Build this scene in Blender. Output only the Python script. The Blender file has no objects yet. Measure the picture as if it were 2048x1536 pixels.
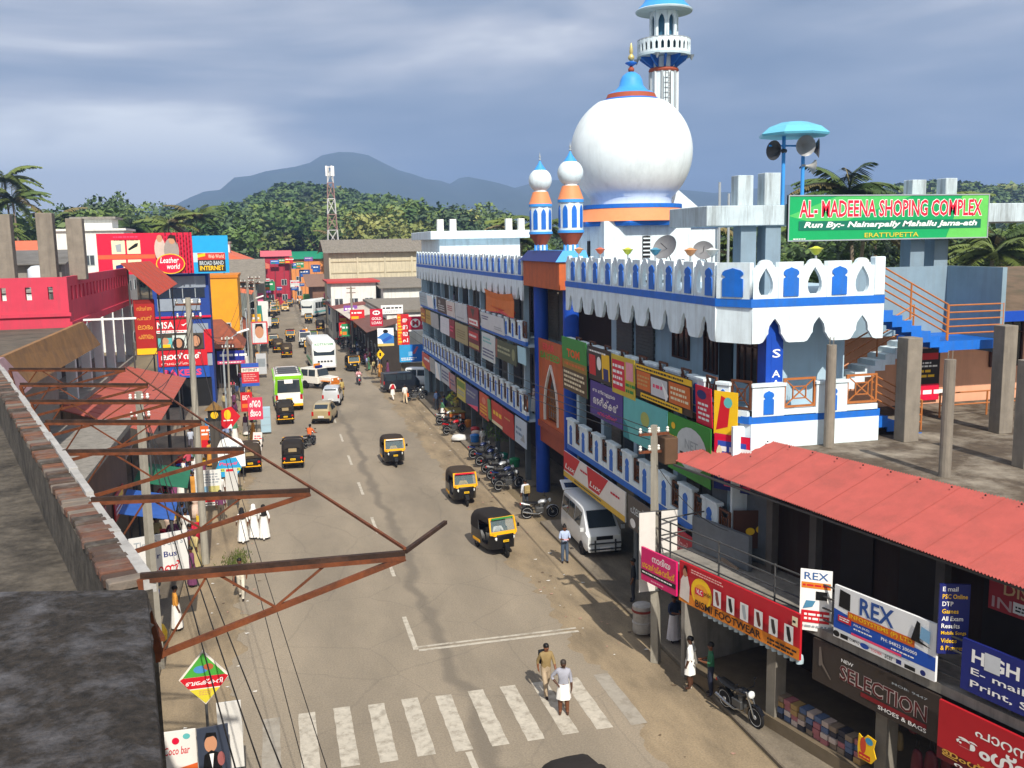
import bpy, bmesh, math, random
from mathutils import Vector, Matrix
R = math.radians
PI = math.pi
random.seed(7)
SC = bpy.context.scene
COL = SC.collection
# ------------------------------------------------------------------ camera
# world: +Y runs up the street, +X into the shops on the right, the mosque wing's shop front is X = 0
cam = bpy.data.cameras.new('camera')
cam.sensor_width = 36
cam.lens = 36 * 1900 / 2048
cam.clip_start = .1
cam.clip_end = 9000
camo = bpy.data.objects.new('camera', cam)
COL.objects.link(camo)
SC.camera = camo
_yaw, _pit, _rol = math.atan2(.243, .970), math.atan(283 / 1900), .018
_f0 = Vector((math.sin(_yaw), math.cos(_yaw), 0))
_r0 = Vector((math.cos(_yaw), -math.sin(_yaw), 0))
_fw = _f0 * math.cos(_pit) - Vector((0, 0, 1)) * math.sin(_pit)
_u0 = _f0 * math.sin(_pit) + Vector((0, 0, 1)) * math.cos(_pit)
_up = _u0 * math.cos(_rol) + _r0 * math.sin(_rol)
_rt = _r0 * math.cos(_rol) - _u0 * math.sin(_rol)
camo.matrix_world = Matrix(((_rt.x, _up.x, -_fw.x, -11.65), (_rt.y, _up.y, -_fw.y, 0), (_rt.z, _up.z, -_fw.z, 12), (0, 0, 0, 1)))
# ------------------------------------------------------------------ sky and sun
SUN_EL, SUN_AZ = R(43), R(2)          # sun behind the camera; shadows run up the street, a little to the left
wd = bpy.data.worlds.new('World')
SC.world = wd
wd.use_nodes = True
nt = wd.node_tree
bg = nt.nodes['Background']
sky = nt.nodes.new('ShaderNodeTexSky')
sky.sky_type = 'NISHITA'
sky.sun_disc = False
sky.sun_elevation = SUN_EL
sky.sun_rotation = PI - SUN_AZ
sky.dust_density = 2
tc = nt.nodes.new('ShaderNodeTexCoord')
mp = nt.nodes.new('ShaderNodeMapping')
mp.inputs['Scale'].default_value = (1.0, 1.0, 4.2)
mp.inputs['Location'].default_value = (.55, .1, .35)
nz = nt.nodes.new('ShaderNodeTexNoise')
nz.inputs['Scale'].default_value = 1.5
nz.inputs['Detail'].default_value = 5
nz.inputs['Roughness'].default_value = .5
nz.inputs['Distortion'].default_value = .35
cr = nt.nodes.new('ShaderNodeValToRGB')
for p, c in ((.36, (1.35, 1.62, 2.15, 1)), (.45, (2.35, 2.55, 3.0, 1)), (.52, (4.3, 4.25, 4.4, 1)), (.6, (8.6, 8.4, 7.9, 1))):
    e = cr.color_ramp.elements.new(p)
    e.color = c
for k in (0, -1):
    cr.color_ramp.elements.remove(cr.color_ramp.elements[k])
mx = nt.nodes.new('ShaderNodeMix')
mx.data_type = 'RGBA'
mx.inputs[0].default_value = .88
lk = nt.links.new
lk(tc.outputs['Generated'], mp.inputs['Vector'])
lk(mp.outputs['Vector'], nz.inputs['Vector'])
lk(nz.outputs['Fac'], cr.inputs['Fac'])
lk(sky.outputs['Color'], mx.inputs[6])
lk(cr.outputs['Color'], mx.inputs[7])
lk(mx.outputs[2], bg.inputs['Color'])
bg.inputs['Strength'].default_value = .13
sl = bpy.data.lights.new('sun', 'SUN')
sl.energy = 4.9
sl.angle = R(.53)
sl.color = (1, .93, .82)
so = bpy.data.objects.new('sun', sl)
COL.objects.link(so)
_sd = Vector((-math.sin(SUN_AZ) * math.cos(SUN_EL), math.cos(SUN_AZ) * math.cos(SUN_EL), -math.sin(SUN_EL)))
so.rotation_euler = _sd.to_track_quat('-Z', 'Y').to_euler()
so.location = (0, -20, 60)
SC.view_settings.view_transform = 'Standard'
SC.view_settings.look = 'None'
SC.view_settings.exposure = 0.38
SC.view_settings.gamma = 1
SC.render.engine = 'CYCLES'

# ------------------------------------------------------------------ helpers
UP = Vector((0, 0, 1))
_mc = {}


def lin(h):
    h = h.lstrip('#')
    return tuple(((int(h[i:i + 2], 16) / 255) ** 2.2) for i in (0, 2, 4)) + (1,)


def mat(col, rough=.65, var=.12, sc=2.5, bump=0., metal=0., dirt=0., dcol=(.05, .045, .035, 1), dsc=.9, streak=0, spec=.4, coat=0., alpha=1.):
    """painted / plain procedural surface: colour with fine mottling, optional stains (dirt) and rain streaks"""
    if isinstance(col, str):
        col = lin(col)
    if len(col) == 3:
        col = tuple(col) + (1,)
    key = (col, rough, var, sc, bump, metal, dirt, dcol, dsc, streak, spec, coat, alpha)
    if key in _mc:
        return _mc[key]
    m = bpy.data.materials.new('surface')
    m.use_nodes = True
    t = m.node_tree
    n = t.nodes
    b = n['Principled BSDF']
    b.inputs['Roughness'].default_value = rough
    b.inputs['Metallic'].default_value = metal
    b.inputs['Specular IOR Level'].default_value = spec
    b.inputs['Coat Weight'].default_value = coat
    b.inputs['Alpha'].default_value = alpha
    tcn = n.new('ShaderNodeTexCoord')
    no = n.new('ShaderNodeTexNoise')
    no.inputs['Scale'].default_value = sc
    no.inputs['Detail'].default_value = 6
    no.inputs['Roughness'].default_value = .65
    geo = n.new('ShaderNodeNewGeometry')
    t.links.new(geo.outputs['Position'], no.inputs['Vector'])
    hs = n.new('ShaderNodeMapRange')
    hs.inputs[1].default_value = .25
    hs.inputs[2].default_value = .75
    hs.inputs[3].default_value = 1 - var * 1.3
    hs.inputs[4].default_value = 1 + var * .7
    t.links.new(no.outputs['Fac'], hs.inputs[0])
    mu = n.new('ShaderNodeMix')
    mu.data_type = 'RGBA'
    mu.blend_type = 'MULTIPLY'
    mu.inputs[0].default_value = 1
    mu.inputs[6].default_value = col
    t.links.new(hs.outputs[0], mu.inputs[7])
    out = mu.outputs[2]
    if dirt > 0:
        mpn = n.new('ShaderNodeMapping')
        mpn.inputs['Scale'].default_value = (dsc * 4, dsc * 4, dsc * .35) if streak else (dsc, dsc, dsc)
        t.links.new(geo.outputs['Position'], mpn.inputs['Vector'])
        n2 = n.new('ShaderNodeTexNoise')
        n2.inputs['Scale'].default_value = 1
        n2.inputs['Detail'].default_value = 8
        n2.inputs['Roughness'].default_value = .7
        t.links.new(mpn.outputs['Vector'], n2.inputs['Vector'])
        r2 = n.new('ShaderNodeMapRange')
        r2.inputs[1].default_value = .47
        r2.inputs[2].default_value = .68
        r2.inputs[4].default_value = dirt
        t.links.new(n2.outputs['Fac'], r2.inputs[0])
        m2 = n.new('ShaderNodeMix')
        m2.data_type = 'RGBA'
        t.links.new(r2.outputs[0], m2.inputs[0])
        t.links.new(out, m2.inputs[6])
        m2.inputs[7].default_value = dcol
        out = m2.outputs[2]
    t.links.new(out, b.inputs['Base Color'])
    if bump > 0:
        bp = n.new('ShaderNodeBump')
        bp.inputs['Strength'].default_value = min(1, bump)
        bp.inputs['Distance'].default_value = .03
        t.links.new(no.outputs['Fac'], bp.inputs['Height'])
        t.links.new(bp.outputs['Normal'], b.inputs['Normal'])
    _mc[key] = m
    return m


def glass(col=(.02, .025, .03, 1), rough=.06):
    return mat(col, rough=rough, var=.05, spec=.9)


def mk(name, me, m=None, parent=None, mw=None, loc=None, rz=None):
    o = bpy.data.objects.new(name, me)
    if m is not None and len(me.materials) == 0:
        for q in (m if isinstance(m, (list, tuple)) else [m]):
            me.materials.append(q)
    COL.objects.link(o)
    if parent is not None:
        o.parent = parent
    if mw is not None:
        o.matrix_local = mw
    if loc is not None:
        o.location = loc
    if rz is not None:
        o.rotation_euler = (0, 0, rz)
    return o


def tag(o, label=None, cat=None, group=None, kind=None):
    if label:
        o['label'] = label
    if cat:
        o['category'] = cat
    if group:
        o['group'] = group
    if kind:
        o['kind'] = kind
    return o


def thing(name, label, cat, loc=(0, 0, 0), rz=0, group=None):
    o = bpy.data.objects.new(name, None)
    o.empty_display_size = .2
    COL.objects.link(o)
    o.location = loc
    o.rotation_euler = (0, 0, rz)
    return tag(o, label, cat, group)


def dup(o, parent=None, loc=None, rz=None, label=None, group=None, swap=None):
    c = o.copy()
    COL.objects.link(c)
    c.parent = parent
    if loc is not None:
        c.location = loc
    if rz is not None:
        c.rotation_euler = (0, 0, rz)
    tag(c, label, None, group)
    if swap and c.type == 'MESH':
        for s in c.material_slots:
            if s.material in swap:
                nm = swap[s.material]
                s.link = 'OBJECT'
                s.material = nm
    for ch in list(o.children):
        dup(ch, c, swap=swap)
    return c


class B:
    """collects shapes into one mesh"""

    def __init__(s):
        s.v, s.f, s.m = [], [], []

    def add(s, vs, fs, m=0):
        o = len(s.v)
        s.v += [tuple(x) for x in vs]
        s.f += [tuple(i + o for i in f) for f in fs]
        s.m += [m] * len(fs)
        return s

    def box(s, x0, y0, z0, x1, y1, z1, m=0):
        x0, x1 = sorted((x0, x1)); y0, y1 = sorted((y0, y1)); z0, z1 = sorted((z0, z1))
        return s.add([(x0, y0, z0), (x1, y0, z0), (x1, y1, z0), (x0, y1, z0), (x0, y0, z1), (x1, y0, z1), (x1, y1, z1), (x0, y1, z1)],
                     [(0, 3, 2, 1), (4, 5, 6, 7), (0, 1, 5, 4), (1, 2, 6, 5), (2, 3, 7, 6), (3, 0, 4, 7)], m)

    def bar(s, p, q, w, h=None, m=0, up=UP):
        """square bar from p to q"""
        p, q = Vector(p), Vector(q)
        h = h or w
        d = (q - p).normalized()
        a = d.cross(up)
        if a.length < 1e-4:
            a = d.cross(Vector((1, 0, 0)))
        a.normalize()
        b = a.cross(d)
        a, b = a * w / 2, b * h / 2
        vs = [p - a - b, p + a - b, p + a + b, p - a + b, q - a - b, q + a - b, q + a + b, q - a + b]
        return s.add(vs, [(3, 2, 1, 0), (4, 5, 6, 7), (0, 1, 5, 4), (1, 2, 6, 5), (2, 3, 7, 6), (3, 0, 4, 7)], m)

    def tube(s, pts, rs, n=8, m=0, cap=True):
        pts = [Vector(p) for p in pts]
        if not isinstance(rs, (list, tuple)):
            rs = [rs] * len(pts)
        vs, fs = [], []
        ref = None
        for i, p in enumerate(pts):
            d = (pts[min(i + 1, len(pts) - 1)] - pts[max(i - 1, 0)])
            d = d.normalized() if d.length > 1e-6 else UP
            if ref is None or abs(ref.dot(d)) > .99:
                ref = Vector((1, 0, 0)) if abs(d.x) < .8 else Vector((0, 1, 0))
            a = (ref - d * ref.dot(d)).normalized()
            ref = a
            b = d.cross(a)
            for k in range(n):
                t = 2 * PI * k / n
                vs.append(p + (a * math.cos(t) + b * math.sin(t)) * rs[i])
        for i in range(len(pts) - 1):
            for k in range(n):
                k2 = (k + 1) % n
                fs.append((i * n + k, i * n + k2, (i + 1) * n + k2, (i + 1) * n + k))
        if cap:
            fs.append(tuple(range(n - 1, -1, -1)))
            fs.append(tuple(range((len(pts) - 1) * n, len(pts) * n)))
        return s.add(vs, fs, m)

    def lathe(s, prof, n=24, c=(0, 0, 0), m=0, ph=0.):
        vs, fs = [], []
        for r, z in prof:
            for k in range(n):
                t = 2 * PI * k / n + ph
                vs.append((c[0] + r * math.cos(t), c[1] + r * math.sin(t), c[2] + z))
        for i in range(len(prof) - 1):
            for k in range(n):
                k2 = (k + 1) % n
                fs.append((i * n + k, i * n + k2, (i + 1) * n + k2, (i + 1) * n + k))
        fs.append(tuple(range(n - 1, -1, -1)))
        fs.append(tuple(range((len(prof) - 1) * n, len(prof) * n)))
        return s.add(vs, fs, m)

    def prism(s, poly, z0, z1, m=0):
        n = len(poly)
        vs = [(x, y, z0) for x, y in poly] + [(x, y, z1) for x, y in poly]
        fs = [tuple(range(n - 1, -1, -1)), tuple(range(n, 2 * n))] + [(i, (i + 1) % n, n + (i + 1) % n, n + i) for i in range(n)]
        return s.add(vs, fs, m)

    def loft(s, rings, m=0, cap=True):
        n = len(rings[0])
        vs = [p for r in rings for p in r]
        fs = []
        for i in range(len(rings) - 1):
            for k in range(n):
                k2 = (k + 1) % n
                fs.append((i * n + k, i * n + k2, (i + 1) * n + k2, (i + 1) * n + k))
        if cap:
            fs.append(tuple(range(n - 1, -1, -1)))
            fs.append(tuple(range((len(rings) - 1) * n, len(rings) * n)))
        return s.add(vs, fs, m)

    def mesh(s, name, mats=None, smooth=False, bevel=0., seg=1):
        me = bpy.data.meshes.new(name)
        me.from_pydata([tuple(v) for v in s.v], [], s.f)
        for q in (mats if isinstance(mats, (list, tuple)) else [mats]):
            if q:
                me.materials.append(q)
        me.polygons.foreach_set('material_index', s.m)
        bm = bmesh.new()
        bm.from_mesh(me)
        bmesh.ops.recalc_face_normals(bm, faces=bm.faces)
        if bevel > 0:
            es = [e for e in bm.edges if len(e.link_faces) == 2 and e.calc_face_angle(0) > .5]
            bmesh.ops.bevel(bm, geom=es, offset=bevel, segments=seg, affect='EDGES', profile=.6, clamp_overlap=True)
        bm.to_mesh(me)
        bm.free()
        if smooth:
            me.polygons.foreach_set('use_smooth', [True] * len(me.polygons))
            try:
                me.set_sharp_from_angle(angle=R(smooth if smooth > 1 else 40))
            except Exception:
                pass
        me.update()
        return me

    def obj(s, name, mats, parent=None, smooth=False, bevel=0., seg=1, **k):
        return mk(name, s.mesh(name, mats, smooth, bevel, seg), None, parent, **k)


_DG = None


def curve_mesh(cu):
    o = bpy.data.objects.new('tmp', cu)
    COL.objects.link(o)
    dg = bpy.context.evaluated_depsgraph_get()
    dg.update()
    me = bpy.data.meshes.new_from_object(o.evaluated_get(dg))
    bpy.data.objects.remove(o)
    return me


def plate(outer, holes=(), th=.1):
    """flat plate of thickness th with holes, in local XY, centred on z"""
    cu = bpy.data.curves.new('plate', 'CURVE')
    cu.dimensions = '2D'
    cu.fill_mode = 'BOTH'
    cu.extrude = th / 2
    for poly in [outer] + list(holes):
        sp = cu.splines.new('POLY')
        sp.points.add(len(poly) - 1)
        for p, (x, y) in zip(sp.points, poly):
            p.co = (x, y, 0, 1)
        sp.use_cyclic_u = True
    return curve_mesh(cu)


_tc = {}


def text_mesh(s, bold=.012, shear=0.):
    """unit-box mesh (0..1 in x and y) of a line of lettering"""
    k = (s, bold, shear)
    if k not in _tc:
        cu = bpy.data.curves.new('lettering', 'FONT')
        cu.body = s
        cu.resolution_u = 2
        cu.offset = bold
        cu.shear = shear
        cu.fill_mode = 'FRONT'
        me = curve_mesh(cu)
        if len(me.vertices):
            xs = [v.co.x for v in me.vertices]
            ys = [v.co.y for v in me.vertices]
            x0, y0, w, h = min(xs), min(ys), max(xs) - min(xs), max(ys) - min(ys)
            for v in me.vertices:
                v.co = ((v.co.x - x0) / max(w, .01), (v.co.y - y0) / max(h, .01), 0)
        _tc[k] = me
    return _tc[k]


def frame(org, right, up=UP):
    r = Vector(right).normalized()
    u = Vector(up)
    u = (u - r * u.dot(r)).normalized()
    n = r.cross(u)
    o = Vector(org)
    return Matrix(((r.x, u.x, n.x, o.x), (r.y, u.y, n.y, o.y), (r.z, u.z, n.z, o.z), (0, 0, 0, 1)))


FACE = (0, -1, 0)     # 'right' of a board on the right-hand shop fronts (faces the street, -X)
ENDF = (1, 0, 0)      # 'right' of a board that faces the camera end of the street (-Y)
LFACE = (0, 1, 0)     # 'right' of a board on the left-hand shop fronts (faces +X)


def ell(cx, cy, rx, ry, n=20):
    return [(cx + rx * math.cos(2 * PI * k / n), cy + ry * math.sin(2 * PI * k / n)) for k in range(n)]


def items_on(root, W, H, items, z0=.003):
    z = z0
    for it in items:
        k = it[0]
        if k == 't':
            _, x, y, w, h, s, m = it[:7]
            sh = it[7] if len(it) > 7 else 0
            me = text_mesh(s, it[8] if len(it) > 8 else .012, sh)
            o = bpy.data.objects.new('lettering', me)
            if not me.materials:
                me.materials.append(m)
            COL.objects.link(o)
            o.parent = root
            o.location = (x * W, y * H, z)
            o.scale = (w * W, h * H, 1)
            o.material_slots[0].link = 'OBJECT'
            o.material_slots[0].material = m
        elif k == 'l':      # rows of small print, too small to read
            _, x, y, w, h, n, m = it
            b = B()
            for i in range(n):
                yy = (y + h * (1 - (i + .75) / n)) * H
                xx = x * W
                while xx < (x + w * random.uniform(.8, 1)) * W:
                    ww = random.uniform(.3, 1.1) * h * H / n * 1.6
                    b.add([(xx, yy, 0), (xx + ww, yy, 0), (xx + ww, yy + h * H / n * .5, 0), (xx, yy + h * H / n * .5, 0)], [(0, 1, 2, 3)])
                    xx += ww + h * H / n * .3
            o = tag(b.obj('small_print', m, root), kind='stuff')
            o.location = (0, 0, z)
        else:
            b = B()
            if k == 'r':
                _, x, y, w, h, m = it
                p = [(x, y), (x + w, y), (x + w, y + h), (x, y + h)]
            elif k == 'e':
                _, x, y, rx, ry, m = it
                p = ell(x, y, rx, ry)
            else:
                _, p, m = it
            b.add([(a * W, c * H, 0) for a, c in p], [tuple(range(len(p)))])
            o = b.obj('printed_panel', m, root)
            o.location = (0, 0, z)
        z += .0025


def sign(name, label, cat, org, right, W, H, board, items=(), th=.05, up=UP, group=None, frame_m=None, parent=None, shape=None):
    """a board: local x right, y up, z out; org is its lower left corner"""
    b = B()
    if shape:
        b.prism([(x * W, y * H) for x, y in shape], -th, 0)
    else:
        b.box(0, 0, -th, W, H, 0)
    o = b.obj(name, board, parent)
    o.matrix_local = frame(org, right, up)
    if parent is None:
        tag(o, label, cat, group)
    if frame_m:
        f = B()
        t = .035
        for q in ((0, 0, W, t), (0, H - t, W, H), (0, t, t, H - t), (W - t, t, W, H - t)):
            f.box(q[0], q[1], -th, q[2], q[3], .02)
        f.obj('frame', frame_m, o)
    items_on(o, W, H, items)
    return o


def cloth(W, H, n=10, amp=.05, sag=.06, seed=0):
    """hanging flex banner surface, local x right, y up, slightly billowed"""
    rd = random.Random(seed)
    b = B()
    vs, fs = [], []
    m = max(3, int(n * H / W))
    ph = rd.uniform(0, 6)
    for j in range(m + 1):
        for i in range(n + 1):
            x, y = i / n, j / m
            z = amp * math.sin(x * 7 + ph + y * 2) * (1 - y) + amp * .6 * math.sin(y * 5 + ph)
            vs.append((x * W, y * H - sag * math.sin(PI * x) * y, z))
    for j in range(m):
        for i in range(n):
            a = j * (n + 1) + i
            fs.append((a, a + 1, a + n + 2, a + n + 1))
    return b.add(vs, fs)


# shared colours
WHITE = mat('#dcebf2', .65, .1, 2.5, bump=.12, dirt=.42, dcol=(.3, .33, .33, 1), dsc=.8, streak=1)
WHITE2 = mat('#e2e2dc', .7, .08, 1.5, dirt=.3, dcol=(.2, .19, .16, 1), streak=1)
PALEBLUE = mat('#a9c3d2', .7, .08, 1.5, dirt=.25, dcol=(.22, .25, .27, 1), streak=1)
BLUE = mat('#1d6acb', .55, .14, 3, dirt=.35, dcol=(.05, .13, .3, 1), dsc=1.2, streak=1)
DBLUE = mat('#1548ad', .5, .1, 2, dirt=.1, dcol=(.02, .04, .1, 1))
SKYB = mat('#3f95e4', .55, .06, 2)
ORNG = mat('#bd5d30', .65, .14, 3, dirt=.4, dcol=(.2, .07, .03, 1), streak=1)
ORNG2 = mat('#e08a5c', .6, .06, 2, dirt=.12, dcol=(.3, .15, .1, 1))
BRICKR = mat('#9a4a32', .7, .12, 3)
BROWN = mat('#4a2a1c', .6, .15, 4)
DKBROWN = mat('#2c1a14', .7, .2, 3)
GREYC = mat('#8b8780', .85, .2, 2.5, bump=.4, dirt=.5, dcol=(.06, .055, .05, 1), streak=1)
CONC = mat('#9a938a', .9, .2, 3, bump=.5, dirt=.6, dcol=(.05, .045, .038, 1), dsc=.8)
DARK = mat('#1b1a1a', .8, .2, 2)
IRON = mat('#5a5b5c', .5, .2, 6, metal=.5)
RUST = mat('#6e3d24', .85, .4, 9, bump=.3, dirt=.6, dcol=(.025, .017, .013, 1), dsc=5)
RED = mat('#c8202c', .5, .06, 2)
CRIM = mat('#d2143c', .5, .06, 2)
YEL = mat('#f2c020', .5, .06, 2)
GRN = mat('#1f8a3c', .5, .08, 2)
BLK = mat('#141416', .45, .1, 3)
WHT = mat('#f0f0ee', .5, .05, 2)
CREAM = mat('#e9dcb8', .6, .08, 2)
GREYP = mat('#9aa2a8', .6, .1, 2)
NAVY = mat('#1c2a6e', .5, .08, 2)
PURP = mat('#4a3a86', .55, .08, 2)
TEAL = mat('#5fb4b4', .55, .08, 2)
PINK = mat('#e8486e', .55, .08, 2)
KHAKI = mat('#b3a060', .6, .1, 2)
TAN = mat('#c99a5c', .6, .1, 2)
# ================================================================== ground, road, shoulders, hills
def sheet(name, poly, z, m):
    b = B()
    b.add([(x, y, z) for x, y in poly], [tuple(range(len(poly)))])
    return tag(b.obj(name, m), kind='structure')


def ground_mat(c1, c2, c3, sc, bump=.4, lines=False):
    m = bpy.data.materials.new('ground')
    m.use_nodes = True
    t = m.node_tree
    n = t.nodes
    b = n['Principled BSDF']
    b.inputs['Roughness'].default_value = .9
    b.inputs['Specular IOR Level'].default_value = .25
    g = n.new('ShaderNodeNewGeometry')
    mp = n.new('ShaderNodeMapping')
    mp.inputs['Scale'].default_value = (1, .35, 1)
    t.links.new(g.outputs['Position'], mp.inputs['Vector'])
    a = n.new('ShaderNodeTexNoise')
    a.inputs['Scale'].default_value = sc
    a.inputs['Detail'].default_value = 7
    a.inputs['Roughness'].default_value = .62
    t.links.new(mp.outputs['Vector'], a.inputs['Vector'])
    f = n.new('ShaderNodeTexNoise')
    f.inputs['Scale'].default_value = 22
    f.inputs['Detail'].default_value = 5
    t.links.new(g.outputs['Position'], f.inputs['Vector'])
    r = n.new('ShaderNodeValToRGB')
    r.color_ramp.elements[0].position = .36
    r.color_ramp.elements[0].color = c1
    r.color_ramp.elements[1].position = .68
    r.color_ramp.elements[1].color = c3
    e = r.color_ramp.elements.new(.5)
    e.color = c2
    t.links.new(a.outputs['Fac'], r.inputs['Fac'])
    mr = n.new('ShaderNodeMapRange')
    mr.inputs[1].default_value = .3
    mr.inputs[2].default_value = .7
    mr.inputs[3].default_value = .82
    mr.inputs[4].default_value = 1.14
    t.links.new(f.outputs['Fac'], mr.inputs[0])
    mu = n.new('ShaderNodeMix')
    mu.data_type = 'RGBA'
    mu.blend_type = 'MULTIPLY'
    mu.inputs[0].default_value = 1
    t.links.new(r.outputs['Color'], mu.inputs[6])
    t.links.new(mr.outputs[0], mu.inputs[7])
    out = mu.outputs[2]
    if lines:        # tar repairs and oil drip bands in the wheel paths, running with the street
        sx = n.new('ShaderNodeSeparateXYZ')
        t.links.new(g.outputs['Position'], sx.inputs[0])
        w = n.new('ShaderNodeTexNoise')
        w.inputs['Scale'].default_value = .35
        w.inputs['Detail'].default_value = 6
        t.links.new(g.outputs['Position'], w.inputs['Vector'])
        for x0, wd_, amt in ((-7.2, .3, .5), (-5.2, 1.0, .16), (-10.3, 1.1, .12)):
            q = n.new('ShaderNodeMath')
            q.operation = 'MULTIPLY_ADD'
            q.inputs[1].default_value = 1.6
            q.inputs[2].default_value = -.8 - x0
            t.links.new(w.outputs['Fac'], q.inputs[0])
            s = n.new('ShaderNodeMath')
            s.operation = 'ADD'
            t.links.new(q.outputs[0], s.inputs[0])
            t.links.new(sx.outputs['X'], s.inputs[1])
            ab = n.new('ShaderNodeMath')
            ab.operation = 'ABSOLUTE'
            t.links.new(s.outputs[0], ab.inputs[0])
            m1 = n.new('ShaderNodeMapRange')
            m1.inputs[1].default_value = wd_ * .3
            m1.inputs[2].default_value = wd_
            m1.inputs[3].default_value = amt
            m1.inputs[4].default_value = 0
            t.links.new(ab.outputs[0], m1.inputs[0])
            m2 = n.new('ShaderNodeMath')
            m2.operation = 'MULTIPLY'
            t.links.new(m1.outputs[0], m2.inputs[0])
            t.links.new(a.outputs['Fac'], m2.inputs[1])
            m3 = n.new('ShaderNodeMath')
            m3.operation = 'MULTIPLY'
            m3.inputs[1].default_value = 1.7
            t.links.new(m2.outputs[0], m3.inputs[0])
            mm = n.new('ShaderNodeMix')
            mm.data_type = 'RGBA'
            t.links.new(m3.outputs[0], mm.inputs[0])
            t.links.new(out, mm.inputs[6])
            mm.inputs[7].default_value = (.075, .068, .06, 1)
            out = mm.outputs[2]
        vo = n.new('ShaderNodeTexVoronoi')       # cracks
        vo.feature = 'DISTANCE_TO_EDGE'
        vo.inputs['Scale'].default_value = .3
        wv = n.new('ShaderNodeVectorMath')
        wv.operation = 'ADD'
        t.links.new(g.outputs['Position'], wv.inputs[0])
        t.links.new(a.outputs['Color'], wv.inputs[1])
        t.links.new(wv.outputs[0], vo.inputs['Vector'])
        m4 = n.new('ShaderNodeMapRange')
        m4.inputs[1].default_value = .002
        m4.inputs[2].default_value = .012
        m4.inputs[3].default_value = .16
        m4.inputs[4].default_value = 0
        t.links.new(vo.outputs['Distance'], m4.inputs[0])
        mm = n.new('ShaderNodeMix')
        mm.data_type = 'RGBA'
        t.links.new(m4.outputs[0], mm.inputs[0])
        t.links.new(out, mm.inputs[6])
        mm.inputs[7].default_value = (.06, .055, .05, 1)
        out = mm.outputs[2]
    t.links.new(out, b.inputs['Base Color'])
    bp = n.new('ShaderNodeBump')
    bp.inputs['Strength'].default_value = bump
    bp.inputs['Distance'].default_value = .02
    t.links.new(f.outputs['Fac'], bp.inputs['Height'])
    t.links.new(bp.outputs['Normal'], b.inputs['Normal'])
    return m


EARTH = ground_mat((.10, .085, .05, 1), (.16, .125, .075, 1), (.22, .17, .1, 1), .25)
ASPH = ground_mat((.215, .183, .14, 1), (.262, .222, .168, 1), (.31, .26, .195, 1), .35, .3, True)
DUST = ground_mat((.19, .15, .1, 1), (.265, .207, .135, 1), (.34, .265, .17, 1), .9)
PAVE = ground_mat((.12, .10, .075, 1), (.19, .16, .12, 1), (.26, .215, .16, 1), .8)
FIELD = ground_mat((.02, .04, .012, 1), (.035, .06, .016, 1), (.06, .08, .025, 1), .05)

ground = sheet('ground', [(-6000, -400), (6000, -400), (6000, 9000), (-6000, 9000)], -.03, FIELD)
town = sheet('town_ground', [(-80, -30), (60, -30), (60, 300), (-80, 300)], -.012, EARTH)
# dusty shoulder with an uneven edge, road above it
rd_ = random.Random(3)


def wob(x, y0, y1, st, a):
    y, o = y0, []
    while y <= y1:
        o.append((x + a * (math.sin(y * .9) + .7 * math.sin(y * 2.3 + x)) * .6 + rd_.uniform(-a, a) * .75, y))
        y += st
    return o


sh_r = wob(-3.3, -10, 230, .22, .24)
sh_l = wob(-13.2, -10, 230, .22, .24)
ASPH_OBJ = sheet('road', sh_l + sh_r[::-1], .004, ASPH)
sheet('road_shoulder', [(-4.6, -10), (-1.0, -10), (-1.0, 230), (-4.6, 230)], -.004, DUST)
sheet('left_shoulder', [(-17.2, -10), (-11.6, -10), (-11.6, 230), (-17.2, 230)], -.0045, DUST)
pv = B()
pv.box(-.95, 11, -.1, 3.2, 38.2, .11)
pv.box(-.95, 44.2, -.1, 3.2, 80, .11)
tag(pv.obj('pavement', PAVE, bevel=.03), kind='structure')
pv = B()
pv.box(-19.6, 14, -.1, -15.3, 180, .12)
tag(pv.obj('left_pavement', PAVE, bevel=.03), kind='structure')

# worn paint: real thin sheets just above the road
PAINT = mat((.5, .46, .385, 1), .8, .15, 5, dirt=.9, dcol=(.23, .2, .155, 1), dsc=3.2)
PAINT2 = mat((.34, .31, .26, 1), .85, .12, 5, dirt=.9, dcol=(.22, .19, .15, 1), dsc=2.2)


def mark(name, x0, y0, x1, y1, m=PAINT, z=.009):
    n = max(2, int(abs(y1 - y0) / .25))
    rr = random.Random(int(x0 * 91 + y0 * 17))
    a = [(x0 + rr.uniform(-.012, .012), y0 + (y1 - y0) * i / n) for i in range(n + 1)]
    c = [(x1 + rr.uniform(-.012, .012), y0 + (y1 - y0) * i / n) for i in range(n + 1)]
    b = B()
    b.add([(x, y, z) for x, y in a + c[::-1]], [tuple(range(2 * n + 2))])
    return b.obj(name, m, ASPH_OBJ)


for i in range(13):
    x = -3.5 - i * .895
    mark('zebra_stripe', x, 20.9 + random.uniform(-.05, .05), x + .43, 23.82 + random.uniform(-.05, .05), PAINT if 0 < i < 10 else PAINT2)
mark('stop_line', -7.95, 26.72, -2.95, 26.86)
mark('stop_line', -7.95, 26.98, -2.95, 27.1)
mark('lane_line', -8.1, 26.86, -7.95, 29.5)
mark('lane_line', -7.75, 17, -7.6, 20.78)
y = 33.4
while y < 200:
    mark('lane_dash', -7.92, y, -7.79, y + 2.5, PAINT if y < 110 else PAINT2)
    y += 6.55 if y > 36 else 5.4


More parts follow.
